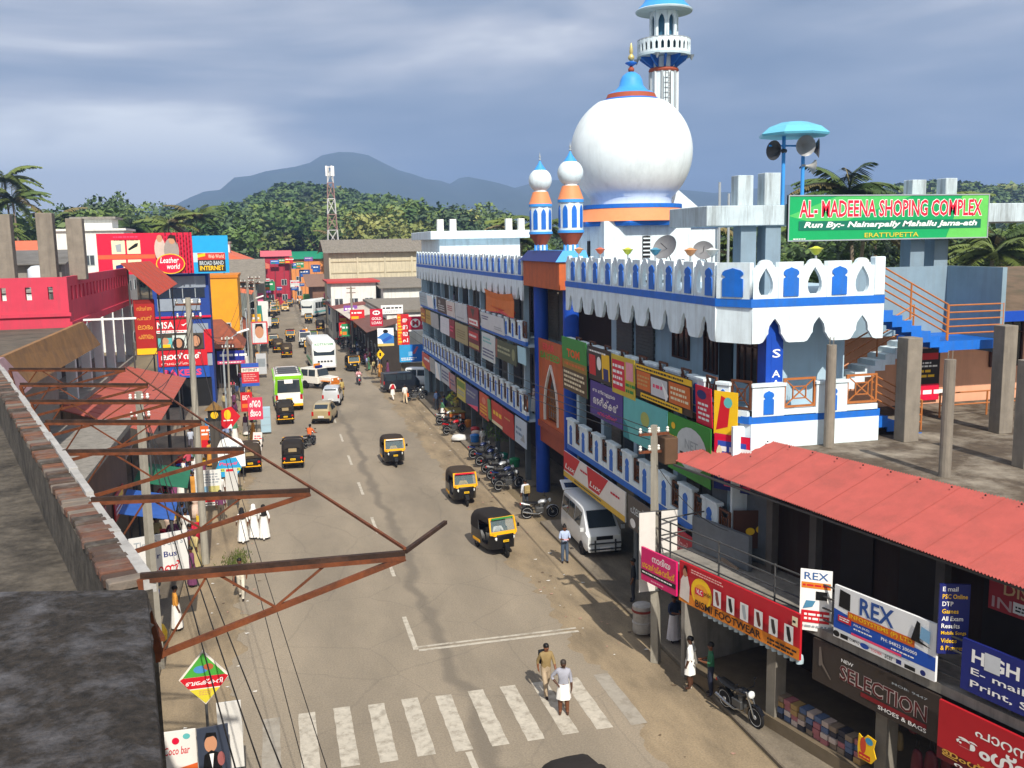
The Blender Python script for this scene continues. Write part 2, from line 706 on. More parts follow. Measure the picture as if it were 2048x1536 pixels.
# ---------------------------------------------------------------- distant mountains and the wooded hill
def ridge(name, prof, y, depth, m, seed, rough=14):
    """terrain ridge: crest heights given along x, falling away on both sides"""
    rr = random.Random(seed)
    xs = []
    x = prof[0][0]
    st = (prof[-1][0] - prof[0][0]) / 110
    while x <= prof[-1][0]:
        xs.append(x)
        x += st
    def h(x):
        for (a, ha), (c, hc) in zip(prof, prof[1:]):
            if a <= x <= c:
                t = (x - a) / (c - a)
                t = t * t * (3 - 2 * t)
                return ha + (hc - ha) * t
        return 0
    rows = 13
    vs, fs = [], []
    off = [rr.uniform(-1, 1) for _ in range(400)]
    for j in range(rows):
        t = j / (rows - 1)
        k = math.sin(PI * min(t / 1.2, 1)) if t < .6 else math.cos((t - .6) / .4 * PI / 2)
        k = math.sin(t / .6 * PI / 2) if t < .6 else k
        for i, x in enumerate(xs):
            spur = .5 + .5 * math.sin(i * .55 + off[i % 37] * .8)
            z = h(x) * (k ** (1.05 + .5 * spur * (1 - k)))
            z += rough * off[(i * 7 + j * 31) % 400] * k * .22
            vs.append((x + off[(i + j * 13) % 400] * st * .4 * (1 - k), y - depth * .6 + t * depth, z if 0 < j < rows - 1 else -2))
    n = len(xs)
    for j in range(rows - 1):
        for i in range(n - 1):
            a = j * n + i
            fs.append((a, a + 1, a + n + 1, a + n))
    b = B()
    b.add(vs, fs)
    return tag(b.obj(name, m, smooth=180), kind='structure')


ROCKG = mat((.035, .055, .03, 1), .95, .35, .01, dirt=.4, dcol=(.07, .075, .05, 1), dsc=.006)
# ================================================================== the mosque's shopping wings on the right
def onion(cx, y0, w, h, n=8, neck=.62):
    """onion / keyhole arch outline standing on y0"""
    r = []
    for t, x in ((0, neck), (.1, .85), (.25, 1), (.45, .98), (.62, .8), (.78, .5), (.9, .22), (1, 0)):
        r.append((x * w / 2, y0 + t * h))
    return [(cx + x, y) for x, y in r] + [(cx - x, y) for x, y in r[-2::-1]]


def keyhole(cx, y0, w, h):
    """blue niche: straight shaft, shoulder, pointed bulb"""
    r = [(.5, 0), (.5, .62), (.36, .66), (.36, .70), (.5, .76), (.5, .84), (.38, .92), (.12, .97), (0, 1)]
    return [(cx + x * w, y0 + t * h) for x, t in r] + [(cx - x * w, y0 + t * h) for x, t in r[-2::-1]]


# -- repeated pieces: one mesh each, shared by every copy
def panel_open(p, h=.92):
    """parapet bay with an onion opening and a humped top"""
    o = [(0, 0), (p, 0), (p, h * .86), (p * .86, h * .86), (p * .82, h * .93)]
    o += [(p / 2 + p * .27 * math.cos(a), h * .93 + h * .14 * math.sin(a)) for a in [PI * k / 8 for k in range(0, 9)]]
    o += [(p * .18, h * .93), (p * .14, h * .86), (0, h * .86)]
    return plate(o, [onion(p / 2, .1, p * .58, h * .74)], .13)


def panel_solid(p, h=.92):
    return plate([(0, 0), (p, 0), (p, h), (0, h)], [], .17)


def niche(w, h):
    return plate(keyhole(0, 0, w, h), [], .03)


def valance(p, top=.98):
    """one bay of the scalloped fascia: half arch, lobe, half arch (y down from 0)"""
    a = [(0, -.3), (.06, -.39), (.12, -.5), (.14, -.62), (.14, -.7), (.18, -.76), (.21, -.83), (.26, -.92), (.33, -top)]
    l = [(x * p, y) for x, y in a]
    o = [(0, 0), (0, -top)] + [(p / 2 - x, y) for x, y in l[::-1]] + [(p / 2 + x, y) for x, y in l[1:]] + [(p, -top), (p, 0)]
    return plate(o[::-1], [], .1)


def lattice(w, h, m_, name):
    b = B()
    t = .055
    b.box(0, 0, -.03, w, t, .03); b.box(0, h - t, -.03, w, h, .03)
    b.box(0, t, -.03, t, h - t, .03); b.box(w - t, t, -.03, w, h - t, .03)
    b.bar((t, t, 0), (w - t, h - t, 0), .03, .03)
    b.bar((t, h - t, .004), (w - t, t, .004), .03, .03)
    q = .28
    b.box(w * q, h * q, -.012, w * (1 - q), h * q + .03, .02); b.box(w * q, h * (1 - q) - .03, -.012, w * (1 - q), h * (1 - q), .02)
    b.box(w * q, h * q + .03, -.012, w * q + .03, h * (1 - q) - .03, .02); b.box(w * (1 - q) - .03, h * q + .03, -.012, w * (1 - q), h * (1 - q) - .03, .02)
    return b.mesh(name, m_)


ORAIL = mat('#ad6a3a', .5, .15, 6)
LATB = lattice(.62, .78, mat('#5f3a26', .6, .2, 6), 'lattice')
LATO = lattice(.95, .8, ORAIL, 'lattice')
SHUT = mat('#5d5c58', .6, .15, 3, dirt=.4, dcol=(.08, .07, .06, 1), streak=1)


def seg_panels(root, a, b_, z, bays, kinds, h=.92, niche_m=BLUE, th_off=0):
    """place alternating panels along the edge a->b (a on the left as seen from outside)"""
    a, b_ = Vector((a[0], a[1], z)), Vector((b_[0], b_[1], z))
    r = (b_ - a)
    p = r.length / bays
    r.normalize()
    ms = {}
    for i in range(bays):
        k = kinds[i % len(kinds)]
        key = (k, round(p, 3), h)
        mw = frame(a + r * p * i, r)
        if k == 'o':
            if key not in _pm:
                _pm[key] = panel_open(p, h)
            mk('parapet_panel', _pm[key], WHITE, root, mw)
        elif k == 's':
            if key not in _pm:
                _pm[key] = panel_solid(p, h)
            mk('parapet_panel', _pm[key], WHITE, root, mw)
            nk = ('n', round(p, 3), h)
            if nk not in _pm:
                _pm[nk] = niche(p * .62, h * .8)
            mk('niche', _pm[nk], niche_m, root, frame(a + r * (p * (i + .5)) + UP * .05 + r.cross(UP) * .1, r))


_pm = {}


def val_seg(root, a, b_, z, bays, h=.95, m_=WHITE):
    a, b_ = Vector((a[0], a[1], z)), Vector((b_[0], b_[1], z))
    r = (b_ - a)
    p = r.length / bays
    r.normalize()
    k = ('v', round(p, 3), h)
    if k not in _pm:
        _pm[k] = valance(p, h)
    for i in range(bays):
        mk('scalloped_valance', _pm[k], m_, root, frame(a + r * p * i, r))


POST = {}


def rail_seg(root, a, b_, z, bays, h=1.12, lat=LATB, lat_w=.62, nm=BLUE):
    """balcony balustrade: white posts with a keyhole niche, lattice panels between"""
    a, b_ = Vector((a[0], a[1], z)), Vector((b_[0], b_[1], z))
    r = b_ - a
    p = r.length / bays
    r.normalize()
    n = r.cross(UP)
    key = (round(p, 3), h, lat_w)
    if key not in POST:
        pw = p - lat_w
        q = B()
        q.box(0, 0, -.08, pw, h, .08)
        q.box(-.03, h, -.12, pw + .03, h + .09, .12)
        POST[key] = (q.mesh('post', WHITE, bevel=.012), niche(min(.3, pw * .42), h * .8))
    pm, nmesh = POST[key]
    for i in range(bays):
        o = a + r * p * i
        mk('post', pm, None, root, frame(o, r))
        mk('niche', nmesh, nm, root, frame(o + r * ((p - lat_w) / 2) + UP * .06 + n * .085, r))
        mk('lattice', lat, None, root, frame(o + r * (p - lat_w) + UP * .2, r))
    s = B()
    L_ = (b_ - a).length
    s.box(0, 0, -.07, L_, .17, .07)
    s.obj('sill', WHITE, root, mw=frame(a, r))


def slab(root, name, poly, z0, z1, m_):
    return B().prism(poly, z0, z1).obj(name, m_, root)


def window(root, org, right, w, h, m_=BROWN, bars=3, louvre=True):
    f = frame(org, right)
    b = B()
    t = .07
    b.box(0, 0, -.02, w, t, .06); b.box(0, h - t, -.02, w, h, .06); b.box(0, t, -.02, t, h - t, .06); b.box(w - t, t, -.02, w, h - t, .06)
    for i in range(1, bars):
        b.box(w * i / bars - .025, t, -.02, w * i / bars + .025, h - t, .045)
    b.box(t, h * .68, -.018, w - t, h * .68 + .04, .05)
    o = b.obj('window', m_, root, mw=f)
    g = B()
    g.box(t, t, -.01, w - t, h - t, .012)
    g.obj('pane', glass((.03, .02, .018, 1), .2), o)
    return o


near = thing('shopping_wing', 'white and blue three-storey shop wing with corner balcony beside the red tin roof', 'building', (0, 22.6, 0))
near.location = (0, 0, 0)
NB = [(0, 23.5), (.5, 22.6), (4.4, 22.6), (4.4, 25.47), (9.0, 25.47), (9.0, 37), (0, 37)]
slab(near, 'floor_slab', [(.05, 22.9), (9, 22.9), (9, 37), (.05, 37)], 3.42, 3.56, PALEBLUE)
slab(near, 'floor_slab', [(.02, 23.5), (.52, 22.6), (4.4, 22.6), (4.4, 37), (.02, 37)], 7.03, 7.17, PALEBLUE)
slab(near, 'roof_slab', NB, 10.05, 10.22, PALEBLUE)
# blue bands
for z0, z1, e in ((3.5, 3.72, .07), (7.1, 7.3, .07), (10.2, 10.42, .09)):
    bn = B()
    bn.box(-e, 23.5, z0, .06, 37, z1)
    if z0 > 5:
        bn.add([(-e, 23.5, z0), (.5 - e * .5, 22.6 - e, z0), (.55, 22.66, z0), (.06, 23.5, z0), (-e, 23.5, z1), (.5 - e * .5, 22.6 - e, z1), (.55, 22.66, z1), (.06, 23.5, z1)],
               [(0, 1, 5, 4), (4, 5, 6, 7), (3, 2, 1, 0), (2, 3, 7, 6)])
        bn.box(.5 - e * .5, 22.6 - e, z0, 4.43, 22.66, z1)
    bn.obj('blue_band', BLUE, near)
# roof parapet: alternating openings and niches
seg_panels(near, (0, 36.95), (0, 23.55), 10.42, 20, 'os', .95)
seg_panels(near, (0, 23.5), (.5, 22.6), 10.42, 1, 's', .95)
seg_panels(near, (.52, 22.6), (4.1, 22.6), 10.42, 5, 'ososo', .95)
ep = B()
ep.box(4.1, 22.5, 10.42, 4.42, 22.75, 11.45)
ep.obj('end_pier', WHITE, near, bevel=.02)
val_seg(near, (-.03, 36.95), (-.03, 23.5), 10.2, 10)
val_seg(near, (.5, 22.57), (4.42, 22.57), 10.2, 3)
cw = B()
cw.add([(-.05, 23.5, 9.24), (.5, 22.55, 9.24), (.5, 22.55, 10.2), (-.05, 23.5, 10.2), (.03, 23.55, 9.24), (.55, 22.62, 9.24), (.55, 22.62, 10.2), (.03, 23.55, 10.2)],
       [(0, 1, 2, 3), (7, 6, 5, 4), (1, 0, 4, 5), (3, 2, 6, 7), (0, 3, 7, 4), (2, 1, 5, 6)])
cw.obj('corner_fascia', WHITE, near)
# balustrades
rail_seg(near, (0, 36.9), (0, 22.6), 3.72, 9, 1.0, LATB)
rail_seg(near, (0, 36.9), (0, 23.5), 7.28, 8, .78, LATB)
rail_seg(near, (.02, 23.45), (.5, 22.62), 7.28, 1, .8, LATB, .55)
rail_seg(near, (.55, 22.6), (4.35, 22.6), 7.28, 2, .8, LATO, .95)
# walls
wl = B()
wl.box(1.9, 24.4, 7.17, 2.05, 37, 10.05)
wl.box(1.9, 24.25, 7.17, 4.4, 24.4, 10.05)
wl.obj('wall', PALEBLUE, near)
wl = B()
wl.box(1.9, 22.7, 3.56, 2.05, 37, 7.03)
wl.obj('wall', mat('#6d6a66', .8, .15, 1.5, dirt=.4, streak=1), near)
wl = B()
wl.box(2.9, 22.7, .1, 3.05, 37, 3.42)
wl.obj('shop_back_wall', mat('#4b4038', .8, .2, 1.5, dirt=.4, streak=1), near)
ew = B()
ew.box(.52, 22.52, 6.35, 4.4, 22.62, 7.1)
ew.box(.1, 22.7, 3.6, 4.4, 22.8, 7.03)
ew.obj('end_wall', WHITE, near)
cf = B()
cf.add([(0, 23.5, 6.3), (.52, 22.55, 6.3), (.52, 22.55, 7.1), (0, 23.5, 7.1)], [(0, 1, 2, 3)])
cf.obj('corner_fascia', WHITE, near)
# windows and door in the top floor
window(near, (1.88, 30.7, 7.95), FACE, 1.35, 1.55)
window(near, (1.88, 28.2, 7.75), FACE, .95, 1.6)
window(near, (1.88, 25.9, 7.75), FACE, 1.3, 1.6)
dr = B()
dr.box(1.84, 26.25, 7.17, 1.9, 27.1, 9.3)
dr.obj('doorway', DARK, near)
for yy in (33.2, 35.3):
    s_ = B()
    for k in range(18):
        s_.box(1.8, yy - .85, 7.2 + k * .13, 1.87 + (k % 2) * .02, yy + .85, 7.32 + k * .13)
    s_.obj('rolling_shutter', SHUT, near)
for i, yy in enumerate((24.2, 26.6, 29.2, 31.8, 34.4, 36.6)):
    s_ = B()
    for k in range(16):
        s_.box(1.82, yy - .9, 3.6 + k * .15, 1.87 + (k % 2) * .02, yy + .9, 3.74 + k * .15)
    s_.obj('rolling_shutter', [SHUT, mat('#3f4448', .6, .15, 3), mat('#6e685c', .6, .2, 3)][i % 3], near)
# columns
GCOL = mat('#5f676b', .8, .15, 2, dirt=.5, dcol=(.1, .1, .1, 1), streak=1)
for yy in (23.4, 27.0, 30.4, 33.8, 36.8):
    for z0, z1 in ((3.56, 7.03), (.1, 3.42)):
        c_ = B()
        c_.box(.35, yy - .16, z0, .67, yy + .16, z1)
        c_.obj('column', PALEBLUE if z0 > 1 else GCOL, near, bevel=.015)
cb = B()
cb.box(1.05, 22.75, 7.17, 1.55, 23.2, 10.05)
cb.obj('corner_column', DBLUE, near)
sign('wall_lettering', None, None, (1.2, 22.742, 7.5), ENDF, .3, 1.9, DBLUE, [('t', .1, .70, .8, .12, 'S', WHT), ('t', .1, .42, .8, .1, 'A', WHT), ('t', .1, .28, .8, .1, 'A', WHT), ('t', .1, .12, .8, .12, 'J', WHT)], .01, parent=near)
# outside stair: roof -> landing -> second floor, and second floor -> terrace
def stair(root, x0, z0, x1, z1, y0, y1, n, m_):
    b = B()
    dx, dz = (x1 - x0) / n, (z1 - z0) / n
    for i in range(n):
        b.box(x0 + dx * i, y0, z0 + dz * (i + 1) - .16, x0 + dx * (i + 1), y1, z0 + dz * (i + 1))
        b.box(x0 + dx * i, y0 - .04, z0 + dz * (i + 1) - .30, x0 + dx * (i + 1), y0, z0 + dz * (i + 1) + .02)
    return b.obj('stair_flight', m_, root)


def railing(root, p, q, n, h, m_, posts=2, r=.024):
    b = B()
    p, q = Vector(p), Vector(q)
    for k in range(n):
        z = h * (k + 1) / n
        b.tube([p + UP * z, q + UP * z], r, 6)
    for k in range(posts):
        o = p + (q - p) * (k / max(1, posts - 1))
        b.tube([o, o + UP * (h + .02)], r * 1.2, 6)
    return b.obj('handrail', m_, root)


stair(near, 4.4, 10.25, 6.9, 9.0, 23.0, 24.1, 8, BLUE)
ld = B()
ld.box(6.9, 23.0, 8.74, 8.75, 25.3, 9.0)
ld.obj('stair_landing', BLUE, near)
stair(near, 6.9, 9.0, 3.2, 7.2, 24.45, 25.3, 11, WHITE)
stair(near, 4.4, 7.25, 6.1, 6.42, 22.95, 23.9, 6, BLUE)
railing(near, (4.42, 23.02, 10.3), (6.85, 23.02, 9.05), 5, 1.0, ORAIL, 3)
railing(near, (6.88, 23.02, 9.02), (8.7, 23.02, 9.02), 5, 1.0, ORAIL, 2)
railing(near, (6.8, 24.42, 9.05), (3.2, 24.42, 7.3), 3, .9, ORAIL, 4)
railing(near, (4.45, 22.97, 7.35), (6.1, 22.97, 6.5), 4, .85, ORAIL, 2)
sw = B()
sw.box(4.42, 25.32, 8.95, 8.72, 25.47, 11.05)
sw.box(8.6, 23.0, 8.6, 8.75, 25.3, 11.05)
sw.obj('stair_wall', mat('#7f95a3', .8, .1, 1.5, dirt=.3, dcol=(.16, .18, .19, 1), streak=1), near)
# roof-top slab on columns that carries the big sign
OLDW = mat('#bccbd2', .8, .12, 2, dirt=.7, dcol=(.09, .09, .085, 1), dsc=.9, streak=1)
rs = B()
rs.prism([(.7, 25.7), (13, 25.7), (13, 28.4), (.7, 28.4)], 12.36, 12.95)
rs.obj('roof_canopy', OLDW, near, bevel=.02)
for x0, y0 in ((1.9, 25.9), (2.65, 25.8), (7.7, 25.9), (8.8, 26.2)):
    b = B()
    b.box(x0, y0, 10.22, x0 + .5, y0 + .5, 12.36)
    b.obj('canopy_column', mat('#7f93a2', .8, .1, 1.5, dirt=.3, dcol=(.15, .17, .18, 1), streak=1), near)
for x0, y0, w_, h_ in ((1.78, 25.9, .5, .88), (2.62, 25.85, .52, .95), (7.75, 26, .5, .75), (8.95, 26, .42, .8)):
    b = B()
    b.box(x0, y0, 12.95, x0 + w_, y0 + .45, 12.95 + h_)
    b.obj('column_stub', OLDW, near, bevel=.015)
# ---- small coloured lamps on the parapets
LAMPC = [('#e0925a', 'orange'), ('#d8603a', 'red'), ('#c8d23c', 'yellow-green'), ('#4d93b0', 'teal'), ('#e39a64', 'peach'), ('#d5d8d4', 'white')]
for i, (x, y, c) in enumerate(((.15, 35.9, 0), (.15, 33.4, 1), (.15, 30.6, 2), (.15, 28.2, 3), (.15, 25.6, 4), (.15, 24.2, 5), (2.45, 22.75, 2))):
    t = thing('parapet_lamp', '%s flower-shaped glass lamp standing on the arched roof parapet%s' % (LAMPC[c][1], ' above the corner balcony' if i == 6 else ''), 'lamp', (x, y, 11.36), 0, 'lamps on the roof parapet')
    B().lathe([(.05, -.06), (.03, .03), (.03, .16)], 8).obj('stem', GREYP, t)
    B().lathe([(.03, .16), (.09, .2), (.16, .3), (.2, .34), (.12, .36), (.04, .4)], 10).obj('shade', mat(LAMPC[c][0], .35, .05), t, smooth=60)

# ================================================================== far wing
far = thing('shopping_wing', 'long white and blue shop wing hung with many small boards beyond the gateway', 'building')
FY0, FY1 = 43.9, 77.6
slab(far, 'floor_slab', [(.05, FY0 - .5), (9, FY0 - .5), (9, 75.5), (.05, 75.5)], 3.42, 3.56, PALEBLUE)
slab(far, 'floor_slab', [(.05, FY0 - .5), (9, FY0 - .5), (9, 76), (.05, 76)], 7.03, 7.17, PALEBLUE)
slab(far, 'roof_slab', [(0, FY0), (9, FY0), (9, FY1), (0, FY1)], 10.05, 10.22, PALEBLUE)
for z0, z1, y0, y1 in ((3.5, 3.72, FY0 - .5, 75.5), (7.1, 7.3, FY0 - .5, 76), (10.2, 10.42, FY0, FY1)):
    B().box(-.08, y0, z0, .06, y1, z1).obj('blue_band', BLUE, far)
seg_panels(far, (0, FY1), (0, FY0), 10.42, 48, 'os', .92)
val_seg(far, (-.03, FY1), (-.03, FY0), 10.2, 24)
rail_seg(far, (0, 75.4), (0, FY0 - .4), 3.72, 24, 1.05, LATB, .62)
rail_seg(far, (0, 76), (0, FY0 - .4), 7.28, 24, .88, LATB, .62)
w_ = B()
w_.box(1.9, FY0, 7.17, 2.05, 76, 10.05)
w_.box(1.9, FY0, 3.56, 2.05, 75.5, 7.03)
w_.obj('wall', mat('#8a8780', .8, .15, 1.5, dirt=.4, streak=1), far)
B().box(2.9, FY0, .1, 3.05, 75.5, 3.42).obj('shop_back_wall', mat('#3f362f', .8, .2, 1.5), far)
B().box(0, 75.5, 0, 9, 75.7, 10.05).obj('end_wall', PALEBLUE, far)
for i in range(13):
    yy = 45.2 + i * 2.45
    for z0 in (3.6, 7.2):
        b = B()
        for k in range(17):
            b.box(1.82, yy - .85, z0 + k * .14, 1.87 + (k % 2) * .02, yy + .85, z0 + .13 + k * .14)
        b.obj('rolling_shutter', [SHUT, mat('#55483c', .6, .2, 3), mat('#47494c', .6, .2, 3), mat('#7b7468', .6, .2, 3)][(i * 3 + int(z0)) % 4], far)
for i in range(10):
    yy = 45.3 + i * 3.35
    for z0, z1 in ((3.56, 7.03), (.1, 3.42), (7.17, 10.05)):
        B().box(.35, yy - (.09 if z0 < 1 else .13), z0, .6, yy + .13, z1).obj('column', GCOL if z0 < 1 else PALEBLUE, far)
# dome-shaped vents and planters on the far roof
for i, (yy, xx) in enumerate(((64.5, 1.2), (60.5, 1.6), (57, 1.2), (54, 1.5))):
    t = B()
    t.lathe([(.5, 0), (.62, .35), (.55, .75), (.3, 1.0), (.08, 1.08)], 10)
    tag(t.obj('planter_pot', mat(['#b8863c', '#7d5a3c', '#7d8a70', '#8f8a80'][i], .7, .2), loc=(xx, yy, 10.23), smooth=60), ['mustard', 'brown', 'grey-green', 'grey'][i] + ' rounded pot on the roof behind the far parapet', 'pot', 'pots on the far roof')

# ================================================================== gateway with two turrets
gate = thing('gateway', 'tall orange gateway with two blue pillars and twin onion turrets', 'gateway', (0, 0, 0))
for yy in (38.7, 43.35):
    B().lathe([(.34, 0), (.34, 10.0)], 20, (.69, yy, 0)).obj('pillar', DBLUE, gate, smooth=60)
bx = B()
bx.box(-.02, 38.05, 9.98, 1.1, 43.85, 11.15)
bx.obj('fascia_box', ORNG, gate, bevel=.02)
cp = B()
cp.add([(-.2, 37.95, 11.16), (-.2, 43.95, 11.16), (1.3, 43.95, 11.16), (1.3, 37.95, 11.16), (.2, 38.2, 11.62), (.2, 43.7, 11.62), (1.2, 43.7, 11.62), (1.2, 38.2, 11.62)],
       [(0, 3, 2, 1), (4, 5, 6, 7), (0, 4, 7, 3), (1, 2, 6, 5), (3, 7, 6, 2)], 0)
cp.add([(-.2, 37.95, 11.16), (-.2, 43.95, 11.16), (.2, 43.7, 11.62), (.2, 38.2, 11.62)], [(0, 1, 2, 3)], 1)
cp.obj('coping', [SKYB, NAVY], gate)
ow = plate([(0, 3.6), (4.1, 3.6), (4.1, 7.4), (0, 7.4)], [[(1.0, 3.8), (3.1, 3.8), (3.1, 4.6), (2.9, 5.3), (2.5, 5.9), (2.05, 6.45), (1.6, 5.9), (1.2, 5.3), (1.0, 4.6)]], .2)
mk('arch_wall', ow, ORNG, gate, frame((.55, 43.0, 0), FACE))
sp = B()
sp.box(.4, 38.95, 3.35, 1.2, 43.1, 3.62)
sp.box(.5, 38.95, 2.6, .7, 43.1, 3.34)
sp.obj('arch_sill', BRICKR, gate)
tr = B()
arc = [(1.0, 3.8), (1.0, 4.6), (1.2, 5.3), (1.6, 5.9), (2.05, 6.45), (2.5, 5.9), (2.9, 5.3), (3.1, 4.6), (3.1, 3.8)]
for p_, q_ in zip(arc, arc[1:]):
    tr.bar((p_[0], p_[1], .12), (q_[0], q_[1], .12), .1, .1)
mk('arch_trim', tr.mesh('arch_trim', WHITE2), None, gate, frame((.55, 43.0, 0), FACE))
gr = B()
for k in range(7):
    gr.bar((1.1 + k * .3, 3.9, -.03), (1.1 + k * .3, 5.3, -.03), .04)
for k in range(5):
    gr.bar((1.02, 3.95 + k * .32, -.06), (3.08, 3.95 + k * .32, -.06), .04)
mk('grille', gr.mesh('grille', mat('#a06a3c', .5, .15, 5)), None, gate, frame((.55, 43.0, 0), FACE))
sign('name_panel', None, None, (.42, 42.9, 6.55), FACE, 3.7, 1.0, ORNG, [('t', .2, .55, .5, .3, 'ERAR', mat('#d5202a', .4, .05), 0, .03), ('t', .08, .12, .84, .32, 'SAYEED', mat('#3d9a2e', .4, .05), 0, .03)], .06, parent=gate)
for z0 in (7.1, 10.0):
    B().box(.9, 38.2, z0 - .12, 2.4, 43.8, z0).obj('gate_slab', GREYC, gate)
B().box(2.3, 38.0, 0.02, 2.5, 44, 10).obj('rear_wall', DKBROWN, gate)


def turret(root, x, y, s=1.):
    def lt(name, prof, m_, n=20, ph=0):
        return B().lathe([(r * s, z) for r, z in prof], n, (x, y, 0), 0, ph).obj(name, m_, root, smooth=50)
    sh = lt('turret_shaft', [(.27, 11.0), (.27, 11.88)], WHITE, 16)
    b = B()
    for k in range(8):
        a = 2 * PI * k / 8
        b.bar((x + .285 * s * math.cos(a), y + .285 * s * math.sin(a), 11.0), (x + .285 * s * math.cos(a), y + .285 * s * math.sin(a), 11.87), .07)
    b.obj('stripe', SKYB, sh)
    lt('turret_corbel', [(.28, 11.86), (.34, 12.0), (.55, 12.36)], BRICKR, 12)
    lt('turret_ring', [(.57, 12.36), (.57, 12.47)], SKYB, 12)
    d = lt('turret_drum', [(.52, 12.47), (.52, 13.62)], WHITE, 8, PI / 8)
    for k in range(8):
        a = 2 * PI * k / 8
        n_ = Vector((math.cos(a), math.sin(a), 0))
        mk('turret_niche', TN, BLUE, d, frame(Vector((x, y, 12.58)) + n_ * (.52 * s * math.cos(PI / 8) + .012), UP.cross(n_)))
    lt('turret_ring', [(.56, 13.62), (.56, 13.74)], SKYB, 12)
    lt('turret_cone', [(.56, 13.74), (.5, 13.9), (.36, 14.3)], ORNG2, 12)
    lt('turret_bulb', [(.3, 14.3)] + [(.54 * math.cos(a), 14.83 + .54 * math.sin(a)) for a in [R(q) for q in range(-58, 68, 9)]], WHITE)
    lt('turret_cap', [(.3, 15.27), (.26, 15.34), (.1, 15.56), (.03, 15.72)], SKYB, 14)
    lt('finial', [(.02, 15.7), (.06, 15.76), (.02, 15.82), (.05, 15.9), (.02, 15.96), (.005, 16.1)], GREYP, 8)


TN = plate(onion(0, 0, .24, .92)[:] if False else [(-.11, 0), (.11, 0), (.11, .7), (.08, .82), (0, .93), (-.08, .82), (-.11, .7)], [], .03)
turret(gate, .72, 38.7)
turret(gate, .72, 43.3)

# ================================================================== prayer hall with the big dome
hall = thing('mosque_dome_hall', 'white prayer hall under a huge white onion dome with blue cap', 'mosque')
HX, HY = 6.64, 46.96
b = B()
b.box(HX - 2.3, HY - 2.3, 0, HX + 2.3, HY + 2.3, 12.95)
b.obj('wall', WHITE, hall)
B().lathe([(3.05, 12.72), (3.12, 12.86), (3.12, 12.95)], 8, (HX, HY, 0), 0, PI / 8).obj('blue_eave', BLUE, hall)
B().lathe([(3.1, 12.95), (2.9, 13.15), (2.55, 13.62)], 32, (HX, HY, 0)).obj('skirt_roof', ORNG2, hall, smooth=50)
B().lathe([(2.6, 13.6), (2.6, 13.8)], 32, (HX, HY, 0)).obj('blue_ring', BLUE, hall, smooth=50)
DOME = mat('#e6f1f4', .5, .08, 1.2, bump=.15, dirt=.3, dcol=(.42, .48, .5, 1), dsc=.5, streak=1)
prof = [(2.05, 13.8)]
for q in range(-48, 62, 5):
    a = R(q)
    prof.append((3.12 * math.cos(a) ** (1.0 if q < 0 else .97), 16.45 + (3.08 if q < 0 else 2.98) * math.sin(a)))
B().lathe(prof, 56, (HX, HY, 0)).obj('dome', DOME, hall, smooth=80)
B().lathe([(1.45, 19.0), (1.4, 19.08)], 32, (HX, HY, 0)).obj('cap_band', BLUE, hall, smooth=50)
B().lathe([(1.32, 19.08), (1.2, 19.34)], 32, (HX, HY, 0)).obj('cap_band', BRICKR, hall, smooth=50)
B().lathe([(1.2, 19.34), (1.05, 19.44), (.85, 19.5), (.62, 19.75), (.55, 20.05), (.45, 20.25), (.25, 20.4), (.06, 20.46)], 28, (HX, HY, 0)).obj('dome_cap', SKYB, hall, smooth=60)
B().lathe([(.05, 20.4), (.15, 20.5), (.16, 20.6), (.05, 20.74)], 14, (HX, HY, 0)).obj('finial_ball', BRICKR, hall, smooth=60)
B().lathe([(.04, 20.7), (.3, 20.86), (.3, 20.9), (.04, 20.98)], 14, (HX, HY, 0)).obj('finial_disc', BLUE, hall, smooth=60)
B().lathe([(.04, 20.95), (.16, 21.1), (.16, 21.2), (.06, 21.33), (.1, 21.4), (.08, 21.65), (.02, 21.86)], 14, (HX, HY, 0)).obj('finial', mat('#c8b878', .3, .1, metal=.3), hall, smooth=60)
wn = B()
wn.box(HX - .3, HY - 2.36, 9.6, HX + .1, HY - 2.3, 12.2)
wo = wn.obj('window', DARK, hall)
b = B()
for k in range(13):
    b.box(HX - .28, HY - 2.39, 9.65 + k * .2, HX + .08, HY - 2.34, 9.72 + k * .2)
b.obj('louvre', WHITE, wo)
wn = B()
wn.box(HX - 2.36, HY - .2, 9.9, HX - 2.3, HY + .15, 12.0)
wn.obj('window', DARK, hall)
# wing with a gable behind the dome
b = B()
b.box(9.2, 47.5, 0, 12.4, 56, 12.6)
b.prism([(9.2, 0), (12.4, 0), (9.4, 1.7)], 0, .01)
rear = thing('gabled_annexe', 'white annexe with a sloping gable behind the dome', 'building')
B().box(9.0, 48, 0, 12.2, 56, 12.7).obj('wall', WHITE, rear)
g_ = B()
g_.add([(9.0, 48, 12.7), (12.2, 48, 12.7), (9.0, 48, 15.2), (9.0, 56, 12.7), (12.2, 56, 12.7), (9.0, 56, 15.2)], [(0, 1, 2), (5, 4, 3), (0, 3, 4, 1), (1, 4, 5, 2), (2, 5, 3, 0)])
g_.obj('gable', WHITE, rear)
B().box(8.95, 47.9, 12.6, 12.3, 48, 12.75).obj('blue_band', BLUE, rear)
for i, xx in enumerate((12.0, 12.55)):
    B().tube([(xx, 47.7, 0), (xx, 47.7, 15 - i * .6)], .07, 8).obj('drain_pipe', GREYP, rear)

